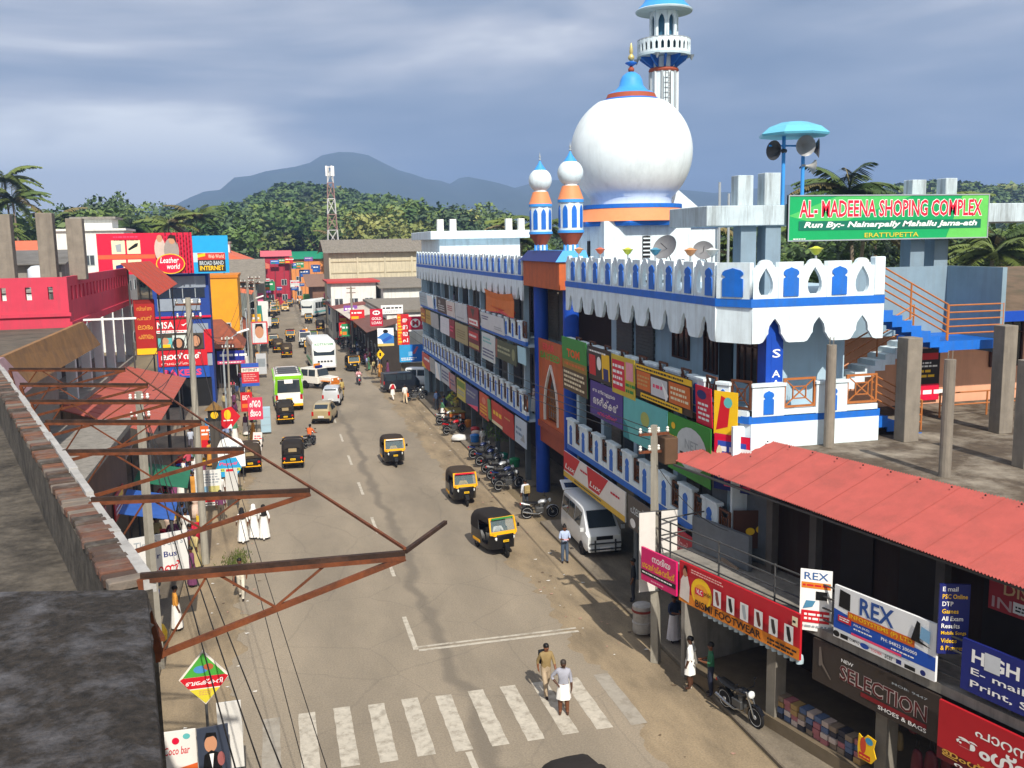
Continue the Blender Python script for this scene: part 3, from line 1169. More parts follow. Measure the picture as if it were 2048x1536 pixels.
# ================================================================== minaret
MX, MY = 13.0, 57.7
mina = thing('minaret', 'tall striped white minaret with round balcony and blue conical roof', 'minaret')
B().lathe([(.84, 0), (.84, 22.6)], 24, (MX, MY, 0)).obj('shaft', WHITE, mina, smooth=50)
for k in range(12):
    a = 2 * PI * k / 12
    B().bar((MX + .86 * math.cos(a), MY + .86 * math.sin(a), 0), (MX + .86 * math.cos(a), MY + .86 * math.sin(a), 22.4), .13).obj('rib', mat('#c9cfd2', .6, .08) if k % 2 else GREYP, mina)
B().lathe([(.9, 22.4), (.95, 22.5), (.9, 22.62)], 24, (MX, MY, 0)).obj('collar', BRICKR, mina)
B().lathe([(.7, 22.6), (.7, 23.3)], 16, (MX, MY, 0)).obj('neck', WHITE, mina)
for k in range(10):
    a = 2 * PI * k / 10
    c_, s_ = math.cos(a), math.sin(a)
    q = B()
    q.add([(.7, -.06, 22.6), (.7, .06, 22.6), (.7, .06, 23.35), (.7, -.06, 23.35), (1.5, -.06, 23.35), (1.5, .06, 23.35), (1.5, .06, 23.2), (1.5, -.06, 23.2)], [(0, 1, 6, 7), (7, 6, 5, 4), (0, 7, 4, 3), (1, 2, 5, 6)])
    q.obj('bracket', BLUE, mina, mw=Matrix.Translation((MX, MY, 0)) @ Matrix.Rotation(a, 4, 'Z'))
B().lathe([(1.68, 23.32), (1.68, 23.46)], 28, (MX, MY, 0)).obj('balcony_floor', mat('#b8ccd4', .5, .1), mina, smooth=50)
for k in range(28):
    a = 2 * PI * k / 28
    n_ = Vector((math.cos(a), math.sin(a), 0))
    mk('balcony_panel', plate_b if k else (plate_b := plate([(-.19, 0), (.19, 0), (.19, .82), (-.19, .82)], [[(-.09, .14), (.09, .14), (.09, .5), (0, .66), (-.09, .5)]], .06)), WHITE, mina, frame(Vector((MX, MY, 23.46)) + n_ * 1.62, UP.cross(n_)))
B().lathe([(1.66, 24.26), (1.66, 24.34)], 28, (MX, MY, 0)).obj('balcony_rail', GREYP, mina, smooth=50)
B().lathe([(.55, 23.4), (.55, 26.2)], 12, (MX, MY, 0)).obj('lantern_core', mat('#3b6a86', .5, .1), mina)
for k in range(8):
    a = 2 * PI * k / 8 + .2
    n_ = Vector((math.cos(a), math.sin(a), 0))
    mk('lantern_arch', plate_l if k else (plate_l := plate([(-.33, 0), (.33, 0), (.33, 1.9), (-.33, 1.9)], [[(-.2, .12), (.2, .12), (.2, 1.2), (.12, 1.45), (0, 1.6), (-.12, 1.45), (-.2, 1.2)]], .1)), WHITE, mina, frame(Vector((MX, MY, 24.2)) + n_ * .8, UP.cross(n_)))
B().lathe([(1.75, 26.0), (1.78, 26.08), (1.72, 26.14)], 28, (MX, MY, 0)).obj('eave', mat('#b8ccd4', .5, .1), mina, smooth=50)
B().lathe([(1.72, 26.14), (1.3, 26.55), (1.0, 27.1), (.8, 27.9), (.45, 28.6), (.05, 29.0)], 24, (MX, MY, 0)).obj('cone_roof', SKYB, mina, smooth=60)
ld = B()
for dx in (-.17, .17):
    ld.tube([(MX - .15 + dx, MY - 1.05, 17), (MX - .15 + dx, MY - 1.05, 22.3)], .025, 5)
for k in range(18):
    ld.tube([(MX - .32, MY - 1.05, 17.1 + k * .3), (MX + .02, MY - 1.05, 17.1 + k * .3)], .02, 5)
ld.obj('ladder', IRON, mina)
for i in range(4):
    t = B().lathe([(.02, 0), (.05, .05), (.16, .3), (.18, .32)], 10)
    tag(t.obj('horn_speaker', GREYP, loc=(MX + 1.75 * math.cos(i * 1.57 - 2.2), MY + 1.75 * math.sin(i * 1.57 - 2.2), 23.0), smooth=50), 'small grey horn hung under the minaret balcony', 'loudspeaker', 'horns under the minaret balcony')

# ================================================================== umbrella mast with loudspeakers
mast = thing('loudspeaker_mast', 'pale blue umbrella-shaped canopy on two blue poles above the roof slab', 'mast', (3.67, 26.1, 12.95))
for dx in (-.32, .33):
    B().tube([(dx, 0, 0), (dx, 0, 2.05)], .055, 10).obj('pole', SKYB, mast)
B().lathe([(1.02, 2.02), (1.05, 2.08), (.8, 2.28), (.4, 2.42), (.05, 2.46)], 8).obj('umbrella', mat('#66b7d2', .45, .06), mast)
B().tube([(-.8, 0, 1.75), (.8, 0, 1.75)], .03, 6).obj('crossbar', SKYB, mast)


def horn(loc, dirv, label, s=1., m_=None):
    d = Vector(dirv).normalized()
    b = B()
    b.lathe([(.06, -.34), (.07, -.22), (.04, -.2), (.05, -.1), (.1, .02), (.2, .13), (.29, .18), (.27, .17), (.17, .1), (.06, -.02), (.02, -.05)], 18)
    o = b.obj('horn_loudspeaker', m_ or mat('#3c3d40', .45, .1), smooth=60)
    q = Vector((0, 0, 1)).rotation_difference(d)
    o.matrix_local = Matrix.Translation(loc) @ q.to_matrix().to_4x4() @ Matrix.Scale(s, 4)
    return tag(o, label, 'loudspeaker', 'loudspeakers on the umbrella mast')


horn((3.1, 26.0, 14.55), (-1, -.35, 0), 'dark horn loudspeaker pointing left under the umbrella canopy')
horn((3.85, 25.85, 14.68), (-.15, -1, -.1), 'grey-rimmed horn loudspeaker facing forward under the umbrella', 1.05, mat('#8b8d90', .4, .1))
horn((4.25, 26.0, 14.62), (.8, -.6, 0), 'dark horn loudspeaker turned right under the umbrella canopy')
horn((4.2, 26.05, 14.1), (1, -.2, -.15), 'small pale horn loudspeaker lowest on the blue pole', .75, mat('#a9a9a6', .4, .1))

GR1 = mat('#0f9d5c', .5, .12, .8)
sign('shop_complex_sign', 'long green board reading AL-MADEENA SHOPING COMPLEX on the roof', 'sign', (3.2, 25.5, 11.88), (1, .0, 0), 6.95, 1.35, GR1, [
    ('p', [(0, .55), (.25, 1), (.62, 1), (.2, .3)], mat('#4fb963', .5, .1)),
    ('p', [(.78, 0), (1, 0), (1, 1), (.86, 1)], mat('#63c05a', .5, .1)),
    ('t', .05, .50, .915, .40, 'AL- MADEENA SHOPING COMPLEX', WHT, 0, .055),
    ('t', .053, .515, .909, .37, 'AL- MADEENA SHOPING COMPLEX', mat('#d8213c', .5, .05), 0, .02),
    ('r', .05, .235, .91, .2, mat('#0e6a55', .5, .05)),
    ('t', .075, .255, .865, .16, 'Run By:- Nainarpally Mahallu Jama-ath', WHT, .25, .03),
    ('t', .37, .06, .27, .10, 'ERATTUPETTA', mat('#d2c23c', .5, .05), 0, .01),
    ('l', .025, .03, .06, .04, 1, WHT)], .08, frame_m=GREYP)
# satellite dishes behind the parapet
for i, (p_, d_, lb) in enumerate((((6.3, 41.5, 10.2), (-.75, -.5, .45), 'grey satellite dish on a tripod before the domed hall'), ((8.6, 42.5, 10.2), (-.3, -.8, .5), 'smaller grey satellite dish to one side of the domed hall'))):
    t = thing('satellite_dish', lb, 'dish', p_, 0, 'roof satellite dishes')
    s_ = .62 if i == 0 else .5
    o = B().lathe([(.02, .0), (s_ * .5, .06), (s_ * .85, .17), (s_, .26), (s_ * .86, .19), (s_ * .5, .08), (.02, .03)], 22).obj('reflector', mat('#76777a', .6, .1), t, smooth=60)
    o.matrix_local = Matrix.Translation((0, 0, 1.35 - .2 * i)) @ UP.rotation_difference(Vector(d_)).to_matrix().to_4x4()
    b = B()
    for a in (0, 2.1, 4.2):
        b.tube([(0, 0, 1.3 - .2 * i), (.55 * math.cos(a), .55 * math.sin(a), 0)], .025, 6)
    b.obj('tripod', IRON, t)
    B().tube([(0, 0, 1.38 - .2 * i), Vector((0, 0, 1.38 - .2 * i)) + Vector(d_).normalized() * .6], .018, 5).obj('feed_arm', IRON, t)
# plain white block with roof posts behind the far wing
blk = thing('white_block', 'plain white flat-roofed block with paired roof posts behind the far wing', 'building')
B().box(1.7, 76.5, 0, 8.4, 86, 12.35).obj('wall', WHITE, blk)
B().box(.9, 75.9, 12.35, 9.1, 86.6, 13.0).obj('roof_slab', WHITE, blk, bevel=.03)
for xx, yy in ((1.6, 76.6), (2.6, 76.4), (7.3, 76.6), (8.3, 76.4)):
    B().box(xx, yy, 13.0, xx + .5, yy + .5, 13.95).obj('roof_post', WHITE2, blk)
# ================================================================== boards and banners on the two wings
def board_f(y_far, y_near, z0, z1, base, items, label, x=-.16, name='shop_board', cat='sign', group=None, th=.04, tilt=.0):
    W = y_far - y_near
    return sign(name, label, cat, (x, y_far, z0), FACE, W, z1 - z0, base, items, th, up=Vector((tilt + random.uniform(-.05, .02), random.uniform(-.025, .025), 1)), group=group)


GF = 'boards hung along the far wing'
LG = mat('#c9d2d6', .6, .08)
far_boards = [
    (75.9, 72.2, 7.25, 8.2, mat('#a9bcc6', .6, .08), [('l', .1, .2, .8, .6, 3, GREYP)], 'pale grey-blue board at the far end of the upper balcony'),
    (71.9, 69.0, 7.25, 8.25, mat('#c5dbe8', .5, .05), [('r', .06, .08, .88, .84, WHT)], 'blank white board in a pale blue border on the upper balcony'),
    (67.6, 64.0, 7.2, 8.25, mat('#33302f', .5, .1), [('e', .3, .72, .12, .14, GREYP), ('l', .12, .12, .76, .45, 3, LG)], 'black board with grey script lines on the upper balcony'),
    (63.7, 60.8, 7.2, 8.2, mat('#d6cfca', .6, .1), [('l', .15, .35, .6, .4, 3, mat('#a33a3a'))], 'off-white board with faded red lines on the upper balcony'),
    (60.7, 57.0, 7.15, 8.25, mat('#c6ccd0', .6, .1), [('l', .1, .1, .8, .15, 1, GREYP)], 'large plain grey-white board on the upper balcony'),
    (56.5, 53.4, 7.1, 8.3, mat('#8e1f26', .5, .1), [('p', [(.3, .9), (.7, .9), (.5, .45)], BLK), ('r', .1, .1, .8, .28, WHT), ('l', .15, .13, .7, .2, 1, CRIM)], 'dark red board with a white strip on the upper balcony'),
    (52.9, 47.4, 7.25, 8.15, mat('#cfd4d8', .6, .08), [('l', .05, .55, .3, .3, 2, NAVY), ('l', .6, .15, .35, .25, 2, GREYP)], 'longest whitish board with faint blue lines on the upper balcony'),
    (75.5, 73.3, 5.95, 7.0, mat('#a8612c', .6, .1), [('l', .1, .2, .8, .5, 2, YEL)], 'rusty orange board under the upper balcony'),
    (73.2, 70.8, 5.95, 7.0, mat('#b59640', .6, .1), [('l', .1, .3, .8, .4, 2, mat('#8a7430'))], 'mustard yellow board under the upper balcony'),
    (70.5, 67.2, 5.9, 7.0, mat('#a9aeb0', .6, .1), [], 'plain light grey board under the upper balcony'),
    (66.7, 63.2, 5.8, 6.95, mat('#d7d9e0', .6, .06), [('l', .2, .4, .6, .25, 2, LG)], 'clean white board under the upper balcony'),
    (63.0, 61.1, 5.8, 7.0, mat('#8d2c38', .6, .1), [('l', .15, .3, .6, .4, 2, PINK)], 'narrow maroon board under the upper balcony'),
    (61.0, 57.0, 5.75, 6.95, mat('#a69a72', .6, .1), [('l', .15, .2, .7, .5, 4, mat('#857a55'))], 'khaki board under the upper balcony'),
    (56.5, 53.4, 5.75, 7.0, mat('#6b2430', .6, .1), [('r', .08, .5, .84, .34, RED), ('r', .05, .08, .9, .2, KHAKI), ('l', .1, .55, .8, .2, 1, WHT)], 'dark red board over a khaki strip under the upper balcony'),
    (53.0, 49.7, 5.5, 7.0, mat('#ccd6d6', .6, .08), [('l', .1, .62, .6, .25, 2, TEAL), ('l', .08, .1, .84, .35, 3, NAVY)], 'white notice board with teal heading under the upper balcony'),
    (49.4, 44.9, 5.95, 6.95, mat('#4a5540', .6, .12), [('e', .86, .5, .07, .3, mat('#8a8f6a')), ('l', .08, .3, .7, .45, 2, mat('#a9ad8a')), ('r', 0, 0, .1, 1, mat('#8a5a4c'))], 'dark olive board with a round emblem under the upper balcony'),
    (44.7, 43.2, 6.2, 7.02, mat('#a9d6e6', .6, .05), [], 'plain sky-blue panel beside the gateway pillar'),
    (75.6, 71.9, 2.3, 3.45, mat('#c5523c', .6, .1), [('p', [(0, 0), (.6, 0), (0, .4)], YEL), ('l', .3, .5, .6, .3, 1, WHT)], 'orange-red board with yellow corner over the far pavement shops'),
    (71.8, 69.6, 2.35, 3.45, mat('#a9aaa8', .6, .1), [('l', .2, .3, .6, .3, 2, GREYP)], 'grey board over the far pavement shops'),
    (69.3, 67.0, 2.2, 3.4, mat('#b9cede', .5, .05), [('p', [(.2, 0), (.9, 0), (.4, 1), (.1, 1)], WHT)], 'pale blue board with a white slash over the pavement shops'),
    (66.9, 63.6, 2.25, 3.4, mat('#b4bcc2', .6, .06), [('l', .08, .2, .84, .6, 3, NAVY)], 'grey-white board with navy lines over the pavement shops'),
    (63.4, 61.2, 2.2, 3.35, mat('#a8888c', .6, .1), [('l', .1, .3, .8, .4, 2, NAVY), ('r', 0, 0, .14, 1, RED)], 'mauve-grey board with a red edge over the pavement shops'),
    (61.0, 58.2, 2.0, 3.3, mat('#c8bb5c', .6, .1), [('r', .05, .62, .9, .3, mat('#6f8a3c')), ('l', .1, .2, .8, .3, 2, GREYP)], 'yellow-green board over the fruit shop'),
    (57.9, 54.3, 2.1, 3.35, mat('#565a86', .6, .1), [('l', .1, .45, .8, .35, 2, GREYP), ('p', [(.1, 0), (1, 0), (1, .25)], PINK)], 'slate-blue board over the pavement shops'),
    (54.0, 51.6, 2.0, 3.4, mat('#cf5636', .6, .1), [('e', .5, .72, .2, .14, mat('#e58a70')), ('l', .1, .15, .8, .4, 3, YEL)], 'orange board with an oval badge over the pavement shops'),
    (51.5, 50.8, 2.2, 3.35, mat('#6fa060', .6, .1), [], 'narrow green strip between the orange and red boards'),
    (50.7, 48.2, 2.15, 3.4, mat('#c43a2e', .6, .1), [('l', .15, .35, .7, .35, 1, YEL), ('r', 0, 0, 1, .14, CREAM)], 'red board with yellow heading over the pavement shops'),
    (48.1, 45.7, 2.1, 3.4, mat('#b8322c', .6, .1), [('l', .2, .6, .5, .12, 1, TAN)], 'plain brick-red board near the gateway'),
    (45.6, 43.4, 2.1, 3.4, mat('#b9cbdc', .5, .06), [('l', .1, .3, .6, .4, 2, mat('#6f8aa8')), ('p', [(.5, .2), (.9, .2), (.8, .5)], GREYP)], 'white and blue board beside the gateway pillar'),
]
for k, (a, c, z0, z1, base, it, lb) in enumerate(far_boards):
    board_f(a, c, z0, z1, base, it, lb, x=-.13 - .03 * (k % 2), group=GF, tilt=-.05 if z0 > 7 else 0)
# hanging flex banner under the far roof
bo = cloth(6.2, 1.2, 14, .07, .15, 3).obj('hanging_banner', mat('#d8732c', .6, .12, 1.2))
bo.matrix_local = frame((-.1, 51.3, 8.35), FACE, Vector((-.15, 0, 1)))
tag(bo, 'sagging orange and red cloth banner under the far roof edge', 'banner')
mk('printed_panel', cloth(6.2, .4, 14, .07, .15, 3).mesh('printed_panel', RED), None, bo).location = (0, -.02, .02)

MAL = mat('#f4f0e8', .5, .04)
GN = 'banners on the near balcony'
OR2 = mat('#d06a2c', .55, .1)
board_f(37.0, 33.9, 6.05, 8.2, mat('#2f8a3c', .5, .1), [
    ('r', 0, .42, 1, .16, mat('#9a7a34')), ('r', 0, 0, 1, .42, mat('#5c4a32')), ('t', .22, .64, .52, .16, 'TOM', mat('#e2622c'), 0, .04), ('l', .1, .46, .8, .1, 1, OR2), ('l', .06, .05, .88, .34, 4, CREAM)],
    'tall green and brown banner beside the blue gateway pillar', -.2, 'banner', 'banner', GN, .02)
board_f(33.7, 31.3, 6.9, 8.15, mat('#2b2a2c', .5, .1), [('r', .03, .15, .3, .6, RED), ('r', .62, .12, .34, .75, YEL), ('r', .68, .1, .22, .35, NAVY), ('e', .5, .55, .1, .2, WHT), ('l', .05, .82, .8, .1, 1, WHT)],
        'black banner with red and yellow blocks on the near balcony', -.2, 'banner', 'banner', GN, .02)
board_f(31.2, 29.0, 6.75, 8.1, mat('#c9b23a', .5, .1), [('r', .03, .12, .55, .76, CRIM), ('l', .06, .2, .48, .6, 4, WHT), ('r', .64, .45, .3, .45, mat('#e79aa6')), ('l', .62, .1, .3, .3, 2, GRN)],
        'yellow banner with a crimson half on the near balcony', -.2, 'banner', 'banner', GN, .02)
board_f(33.6, 30.2, 5.55, 6.85, PURP, [('t', .08, .68, .7, .14, 'ഞങ്ങളുടെ', MAL), ('t', .1, .36, .78, .26, 'അരീക്കൽ', MAL), ('t', .25, .1, .6, .13, 'ഹോട്ടൽ', PINK)],
        'purple board with white Malayalam lettering on the near balcony', -.2, 'banner', 'banner', GN, .02)
board_f(28.9, 24.6, 6.95, 8.05, mat('#3a2b20', .5, .1), [('r', 0, .82, 1, .16, YEL), ('l', .02, .84, .96, .12, 1, BLK), ('r', .02, .25, .27, .55, OR2), ('l', .04, .35, .22, .35, 3, TAN), ('r', .3, .22, .3, .52, mat('#cfd0d4')), ('l', .34, .4, .2, .2, 1, PINK),
        ('p', [(.5, .7), (.62, .35), (.57, .15)], WHT), ('r', .63, .2, .35, .58, OR2), ('l', .66, .28, .3, .42, 3, CREAM), ('r', .1, .02, .75, .15, YEL), ('l', .12, .04, .7, .1, 1, BLK)],
        'long orange and yellow banner with a torn white sheet', -.2, 'banner', 'banner', GN, .02)
board_f(30.1, 26.4, 5.35, 6.85, TEAL, [('e', .52, .62, .1, .16, mat('#a8b060')), ('p', [(0, 0), (.16, 0), (.1, .3), (0, .4)], mat('#2f7f86')), ('l', .3, .3, .5, .12, 1, mat('#86c9c9'))],
        'plain teal banner sagging under the near balcony', -.2, 'banner', 'banner', GN, .02)
board_f(26.3, 23.4, 5.15, 6.85, mat('#2f8d34', .5, .12), [('e', .56, .5, .36, .38, mat('#c9cfd0')), ('t', .42, .5, .3, .16, 'NET', GREYP), ('r', .3, .34, .5, .07, BLK), ('e', .14, .8, .05, .06, YEL), ('l', .04, .35, .18, .3, 3, YEL)],
        'green banner with a big white oval reading NET', -.2, 'banner', 'banner', GN, .02)
sign('banner', 'red banner with black oval badge hung on the balcony corner', 'banner', (-.12, 24.5, 6.85), FACE, 1.0, 1.1, CRIM, [('e', .4, .78, .3, .12, NAVY), ('l', .15, .1, .6, .5, 4, WHT)], .02, up=(-.05, 0, 1), group=GN)
sign('banner', 'narrow yellow banner with red figures at the balcony corner', 'banner', (-.1, 23.45, 6.72), (.5, -.9, 0), .75, 1.2, YEL, [('p', [(.1, .1), (.6, .2), (.7, .8), (.3, .9)], RED), ('e', .6, .75, .18, .12, TEAL)], .02, group=GN)
sign('banner', 'crimson, blue and yellow banner lowest at the balcony corner', 'banner', (-.1, 23.4, 5.2), (.52, -.85, 0), 1.1, 1.55, NAVY, [('r', 0, .5, 1, .5, CRIM), ('r', .1, .6, .8, .28, mat('#3650b0')), ('l', .15, .65, .7, .18, 1, WHT), ('r', .05, .3, .9, .16, YEL), ('e', .15, .5, .1, .3, CREAM), ('l', .3, .05, .6, .2, 2, PINK)], .02, group=GN)
# row under the first balcony
bw = board_f(37.0, 29.9, 2.35, 3.42, mat('#e6e2dc', .5, .06), [('p', [(.0, .25), (.18, .25), (.3, 1), (0, 1)], RED), ('p', [(.45, .25), (.62, .25), (.76, 1), (.42, 1)], RED), ('r', 0, 0, 1, .2, mat('#d8b040')),
        ('t', .03, .36, .18, .2, 'Lux', WHT, .2), ('t', .47, .36, .18, .2, 'Lux', WHT, .2), ('l', .2, .06, .5, .1, 1, BLK), ('l', .31, .62, .1, .14, 1, CRIM), ('l', .8, .6, .12, .14, 1, CRIM)],
        'long white board with slanting red panels over the van', -.22, group='boards under the near balcony')
board_f(29.6, 26.9, 2.3, 3.45, mat('#5b5550', .6, .1), [('t', .08, .42, .84, .4, 'പാലസ് ടൂർസ്', LG), ('e', .15, .2, .09, .14, WHT), ('l', .35, .1, .55, .18, 1, TEAL)], 'grey board with white Malayalam script behind the van', -.2, group='boards under the near balcony')
board_f(26.1, 23.4, 2.25, 3.45, mat('#b0283a', .55, .1), [('t', .1, .5, .82, .3, 'പാഴ്സൽ സർവീസ്', mat('#e8b8b8')), ('r', 0, 0, 1, .22, NAVY)], 'red board with pale Malayalam script behind the utility pole', -.2, group='boards under the near balcony')
board_f(23.3, 21.8, 2.6, 3.45, mat('#8a7a6a', .55, .1), [('e', .2, .5, .12, .3, mat('#c9b9a4')), ('l', .4, .35, .55, .3, 1, mat('#d4b090'))], 'brown board with a round mark under the balcony end', -.2, group='boards under the near balcony')
mt = sign('hung_mat', 'brown mat with yellow slippers hung on the balcony end', 'mat', (.02, 22.45, 3.75), (.96, -.28, 0), 1.5, 1.05, BROWN, [('e', .3, .45, .08, .1, YEL), ('e', .48, .5, .08, .1, YEL), ('e', .65, .47, .08, .08, YEL)], .03)

# ================================================================== building with the red tin roof (near right)
RO = Vector((-1.6, 22.2, 0))
RR = Vector((.2425, -.970, 0)).normalized()
RN = RR.cross(UP)


def rb(x, d, z):
    return RO + RR * x - RN * d + UP * z


RM = frame(RO, RR) @ Matrix(((1, 0, 0, 0), (0, 0, 1, 0), (0, -1, 0, 0), (0, 0, 0, 1)))   # local x along the front, y into the building, z up
rbld = thing('red_roof_shops', 'two-storey row of dark shops under a red corrugated tin roof', 'building')
rbld.matrix_local = RM
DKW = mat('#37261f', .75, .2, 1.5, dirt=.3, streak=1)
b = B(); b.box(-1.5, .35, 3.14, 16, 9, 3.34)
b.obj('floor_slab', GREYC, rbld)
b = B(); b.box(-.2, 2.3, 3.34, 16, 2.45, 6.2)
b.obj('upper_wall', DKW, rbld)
b = B(); b.box(-.6, 3.2, .1, 16, 3.35, 3.14)
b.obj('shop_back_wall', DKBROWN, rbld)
b = B(); b.box(-.6, .5, .1, -.45, 3.2, 3.14)
b.obj('side_wall', GREYC, rbld)
for x in (2.6, 5.9, 9.2, 12.4):
    b = B(); b.box(x, .6, .1, x + .3, .95, 3.14)
    b.obj('shop_pier', mat('#7a756c', .8, .2), rbld)
for x in (1.1, 2.6, 6.2, 9.4, 12.5):
    b = B(); b.box(x, 1.9, 3.34, x + .22, 2.12, 6.15)
    b.obj('post', mat('#5f5a55', .7, .2), rbld)
for x in (3.3, 5.0, 7.1, 8.2, 10.4):
    b = B(); b.box(x, 2.24, 3.4, x + .95, 2.3, 5.5)
    b.obj('door_panel', mat('#2a2321', .5, .2), rbld)
b = B(); b.box(-.4, .55, .1, 14, 3.2, .42)
b.obj('shop_plinth', mat('#6e6250', .8, .2), rbld)
# balcony rail of thin pipes
b = B()
for k in range(4):
    b.tube([(-1.4, .42, 3.55 + k * .27), (15, .42, 3.55 + k * .27)], .022, 5)
for x in range(-1, 15, 2):
    b.tube([(x, .42, 3.34), (x, .42, 4.4)], .025, 5)
b.tube([(-1.4, .42, 4.36), (-1.4, 2.2, 4.36)], .022, 5); b.tube([(-1.4, .42, 3.9), (-1.4, 2.2, 3.9)], .022, 5)
b.obj('pipe_railing', IRON, rbld)
b = B(); b.box(-1.4, 1.5, 3.36, .9, 1.62, 4.3); b.box(-1.4, 2.2, 3.36, .9, 2.28, 6.0)
b.obj('side_counter', mat('#6a7076', .6, .2), rbld)
# corrugated sheets
TIN = mat('#9c4842', .65, .14, 1.6, dirt=.4, dcol=(.16, .04, .03, 1), dsc=1.5)
x = -2.2
ns = 0
while x < 14.4:
    xe = x + 1.06
    vs, fs = [], []
    st = .0379
    n = int(round((xe - x) / st))
    for i in range(n + 1):
        xx = x + (xe - x) * i / n
        d0 = 1.1 - (xx + 2.2) * .0888
        d1 = 2.78 if xx > .1 else 1.12 + (xx + 2.2) / 2.3 * 1.66
        d1 = max(d1, d0 + .02)
        for d in (d0, (d0 + d1) / 2, d1):
            t = (d - d0) / (2.78 - d0)
            vs.append((xx, d, 5.9 + .7 * t + .018 * math.cos(2 * PI * (xx - x) / .0758) + (.003 if ns % 2 else 0)))
    for i in range(n):
        for j in range(2):
            a = i * 3 + j
            fs.append((a, a + 1, a + 4, a + 3))
    B().add(vs, fs).obj('roof_sheet', TIN, rbld, smooth=80)
    x += 1.03
    ns += 1
b = B()
for x in [q * .8 - 1.2 for q in range(19)]:
    for d in (.55, 1.6, 2.5):
        if x > .3 or d > 1.3 and d < 1.8:
            b.lathe([(.022, 0), (.022, .02), (.008, .035)], 6, (x, d + .35 - .3 * (d > 2), 5.9 + .7 * (d + .35 - 1) / 1.9 + .03))
tag(b.obj('roof_screws', DARK, rbld), kind='stuff')
b = B()
for d in (1.0, 2.0):
    b.bar((-1.6, d, 5.5 + .28 * d), (14, d - .9 * (d < 1.5), 5.5 + .25 * d), .07, .05)
b.obj('purlins', IRON, rbld)
# ---- terrace behind the tin roof, with unfinished columns
TERR = mat('#574c40', .95, .35, 2.5, bump=.6, dirt=.85, dcol=(.33, .29, .23, 1), dsc=.75)
ter = thing('roof_terrace', 'stained concrete flat roof behind the red tin roof', 'terrace')
B().prism([(.9, 23.2), (1.1, 22.4), (3.9, 11), (4.6, 6), (18, 6), (18, 27), (4.45, 27), (4.45, 22.5), (1.2, 22.5)], 6.2, 6.42).obj('deck', TERR, ter)
b = B()
for (p_, q_) in (((1.15, 22.4), (4.0, 11)), ((4.0, 11), (4.7, 6))):
    b.bar((p_[0], p_[1], 6.45), (q_[0], q_[1], 6.45), .22, .09)
b.obj('kerb', CONC, ter)
COLM = mat('#857d72', .9, .2, 2.5, bump=.4, dirt=.45, dcol=(.09, .08, .07, 1), dsc=.8, streak=1)
for i, (x, y, r_, h, sq, lb) in enumerate(((2.66, 22.2, .13, 2.75, 0, 'round concrete pole standing before the white corner balcony'), (3.35, 18.5, .13, 2.75, 0, 'round concrete pole at the red roof edge'),
                                       (5.05, 22.2, .23, 2.85, 1, 'square concrete column beside the terrace stair'), (8.2, 22.3, .22, 3.05, 1, 'square concrete column before the peach wall'),
                                       (5.75, 18.7, .2, 2.6, 1, 'thick square concrete column at the terrace edge'))):
    b = B()
    if sq:
        b.box(-r_, -r_, 0, r_, r_, h)
    else:
        b.lathe([(r_ * 1.08, 0), (r_, h)], 14)
        for a in range(4):
            b.tube([(r_ * .5 * math.cos(a * 1.57), r_ * .5 * math.sin(a * 1.57), h), (r_ * .5 * math.cos(a * 1.57), r_ * .5 * math.sin(a * 1.57), h + .2)], .008, 4)
    tag(b.obj('concrete_column', COLM, loc=(x, y, 6.42), bevel=.012 if sq else 0), lb, 'column', 'unfinished columns on the terrace')
# peach building with board and railing beyond the terrace
pe = thing('peach_building', 'peach-walled building with a mossy roof behind the terrace', 'building')
PEACH = mat('#e0a584', .7, .08, 1.5, dirt=.2, dcol=(.3, .17, .12, 1), streak=1)
B().box(4.6, 27.3, 0, 18, 30, 9.6).obj('wall', PEACH, pe)
b = B()
b.add([(9.0, 24.8, 9.45), (18, 24.8, 9.45), (18, 31, 10.6), (9.0, 31, 10.6), (9.0, 24.8, 9.6), (18, 24.8, 9.6), (18, 31, 10.75), (9.0, 31, 10.75)], [(0, 3, 2, 1), (4, 5, 6, 7), (0, 1, 5, 4), (1, 2, 6, 5), (2, 3, 7, 6), (3, 0, 4, 7)])
b.obj('roof', mat('#6b5a4a', .95, .3, 1.5, bump=.5, dirt=.6, dcol=(.05, .055, .03, 1), dsc=.8), pe)
B().box(8.9, 24.72, 9.3, 18, 24.84, 9.62).obj('fascia', DBLUE, pe)
window(pe, (12.0, 27.25, 7.5), ENDF, 1.3, 1.7)
B().box(15.3, 24.9, 10.0, 15.9, 25.5, 11.2).obj('chimney', GREYC, pe)
B().box(13.8, 25, 9.9, 14.5, 25.6, 11.3).obj('chimney', GREYC, pe)
railing(pe, (8.0, 24.6, 6.45), (11.4, 24.6, 6.45), 2, .75, ORAIL, 3)
railing(pe, (11.4, 24.6, 6.45), (13.8, 24.6, 7.6), 4, .8, ORAIL, 3)
sign('notice_board', 'tall dark notice board with coloured lines on the peach wall', 'sign', (8.45, 27.2, 6.5), ENDF, 1.55, 2.75, mat('#2a2220', .6, .1), [
    ('l', .1, .62, .8, .34, 6, mat('#c9a8a0')), ('r', .05, .5, .9, .08, RED), ('l', .1, .4, .8, .08, 2, WHT), ('l', .1, .27, .7, .12, 2, YEL), ('r', .0, .0, 1, .2, CRIM), ('r', .05, .02, .3, .14, YEL), ('l', .4, .05, .5, .1, 1, WHT)], .05)

# ---- boards of the red-roofed shops
def rsign(x0, x1, d, z0, z1, base, items, label, name='shop_board', th=.06, **k):
    return sign(name, label, 'sign', rb(x0, d, z0), RR, x1 - x0, z1 - z0, base, items, th, **k)


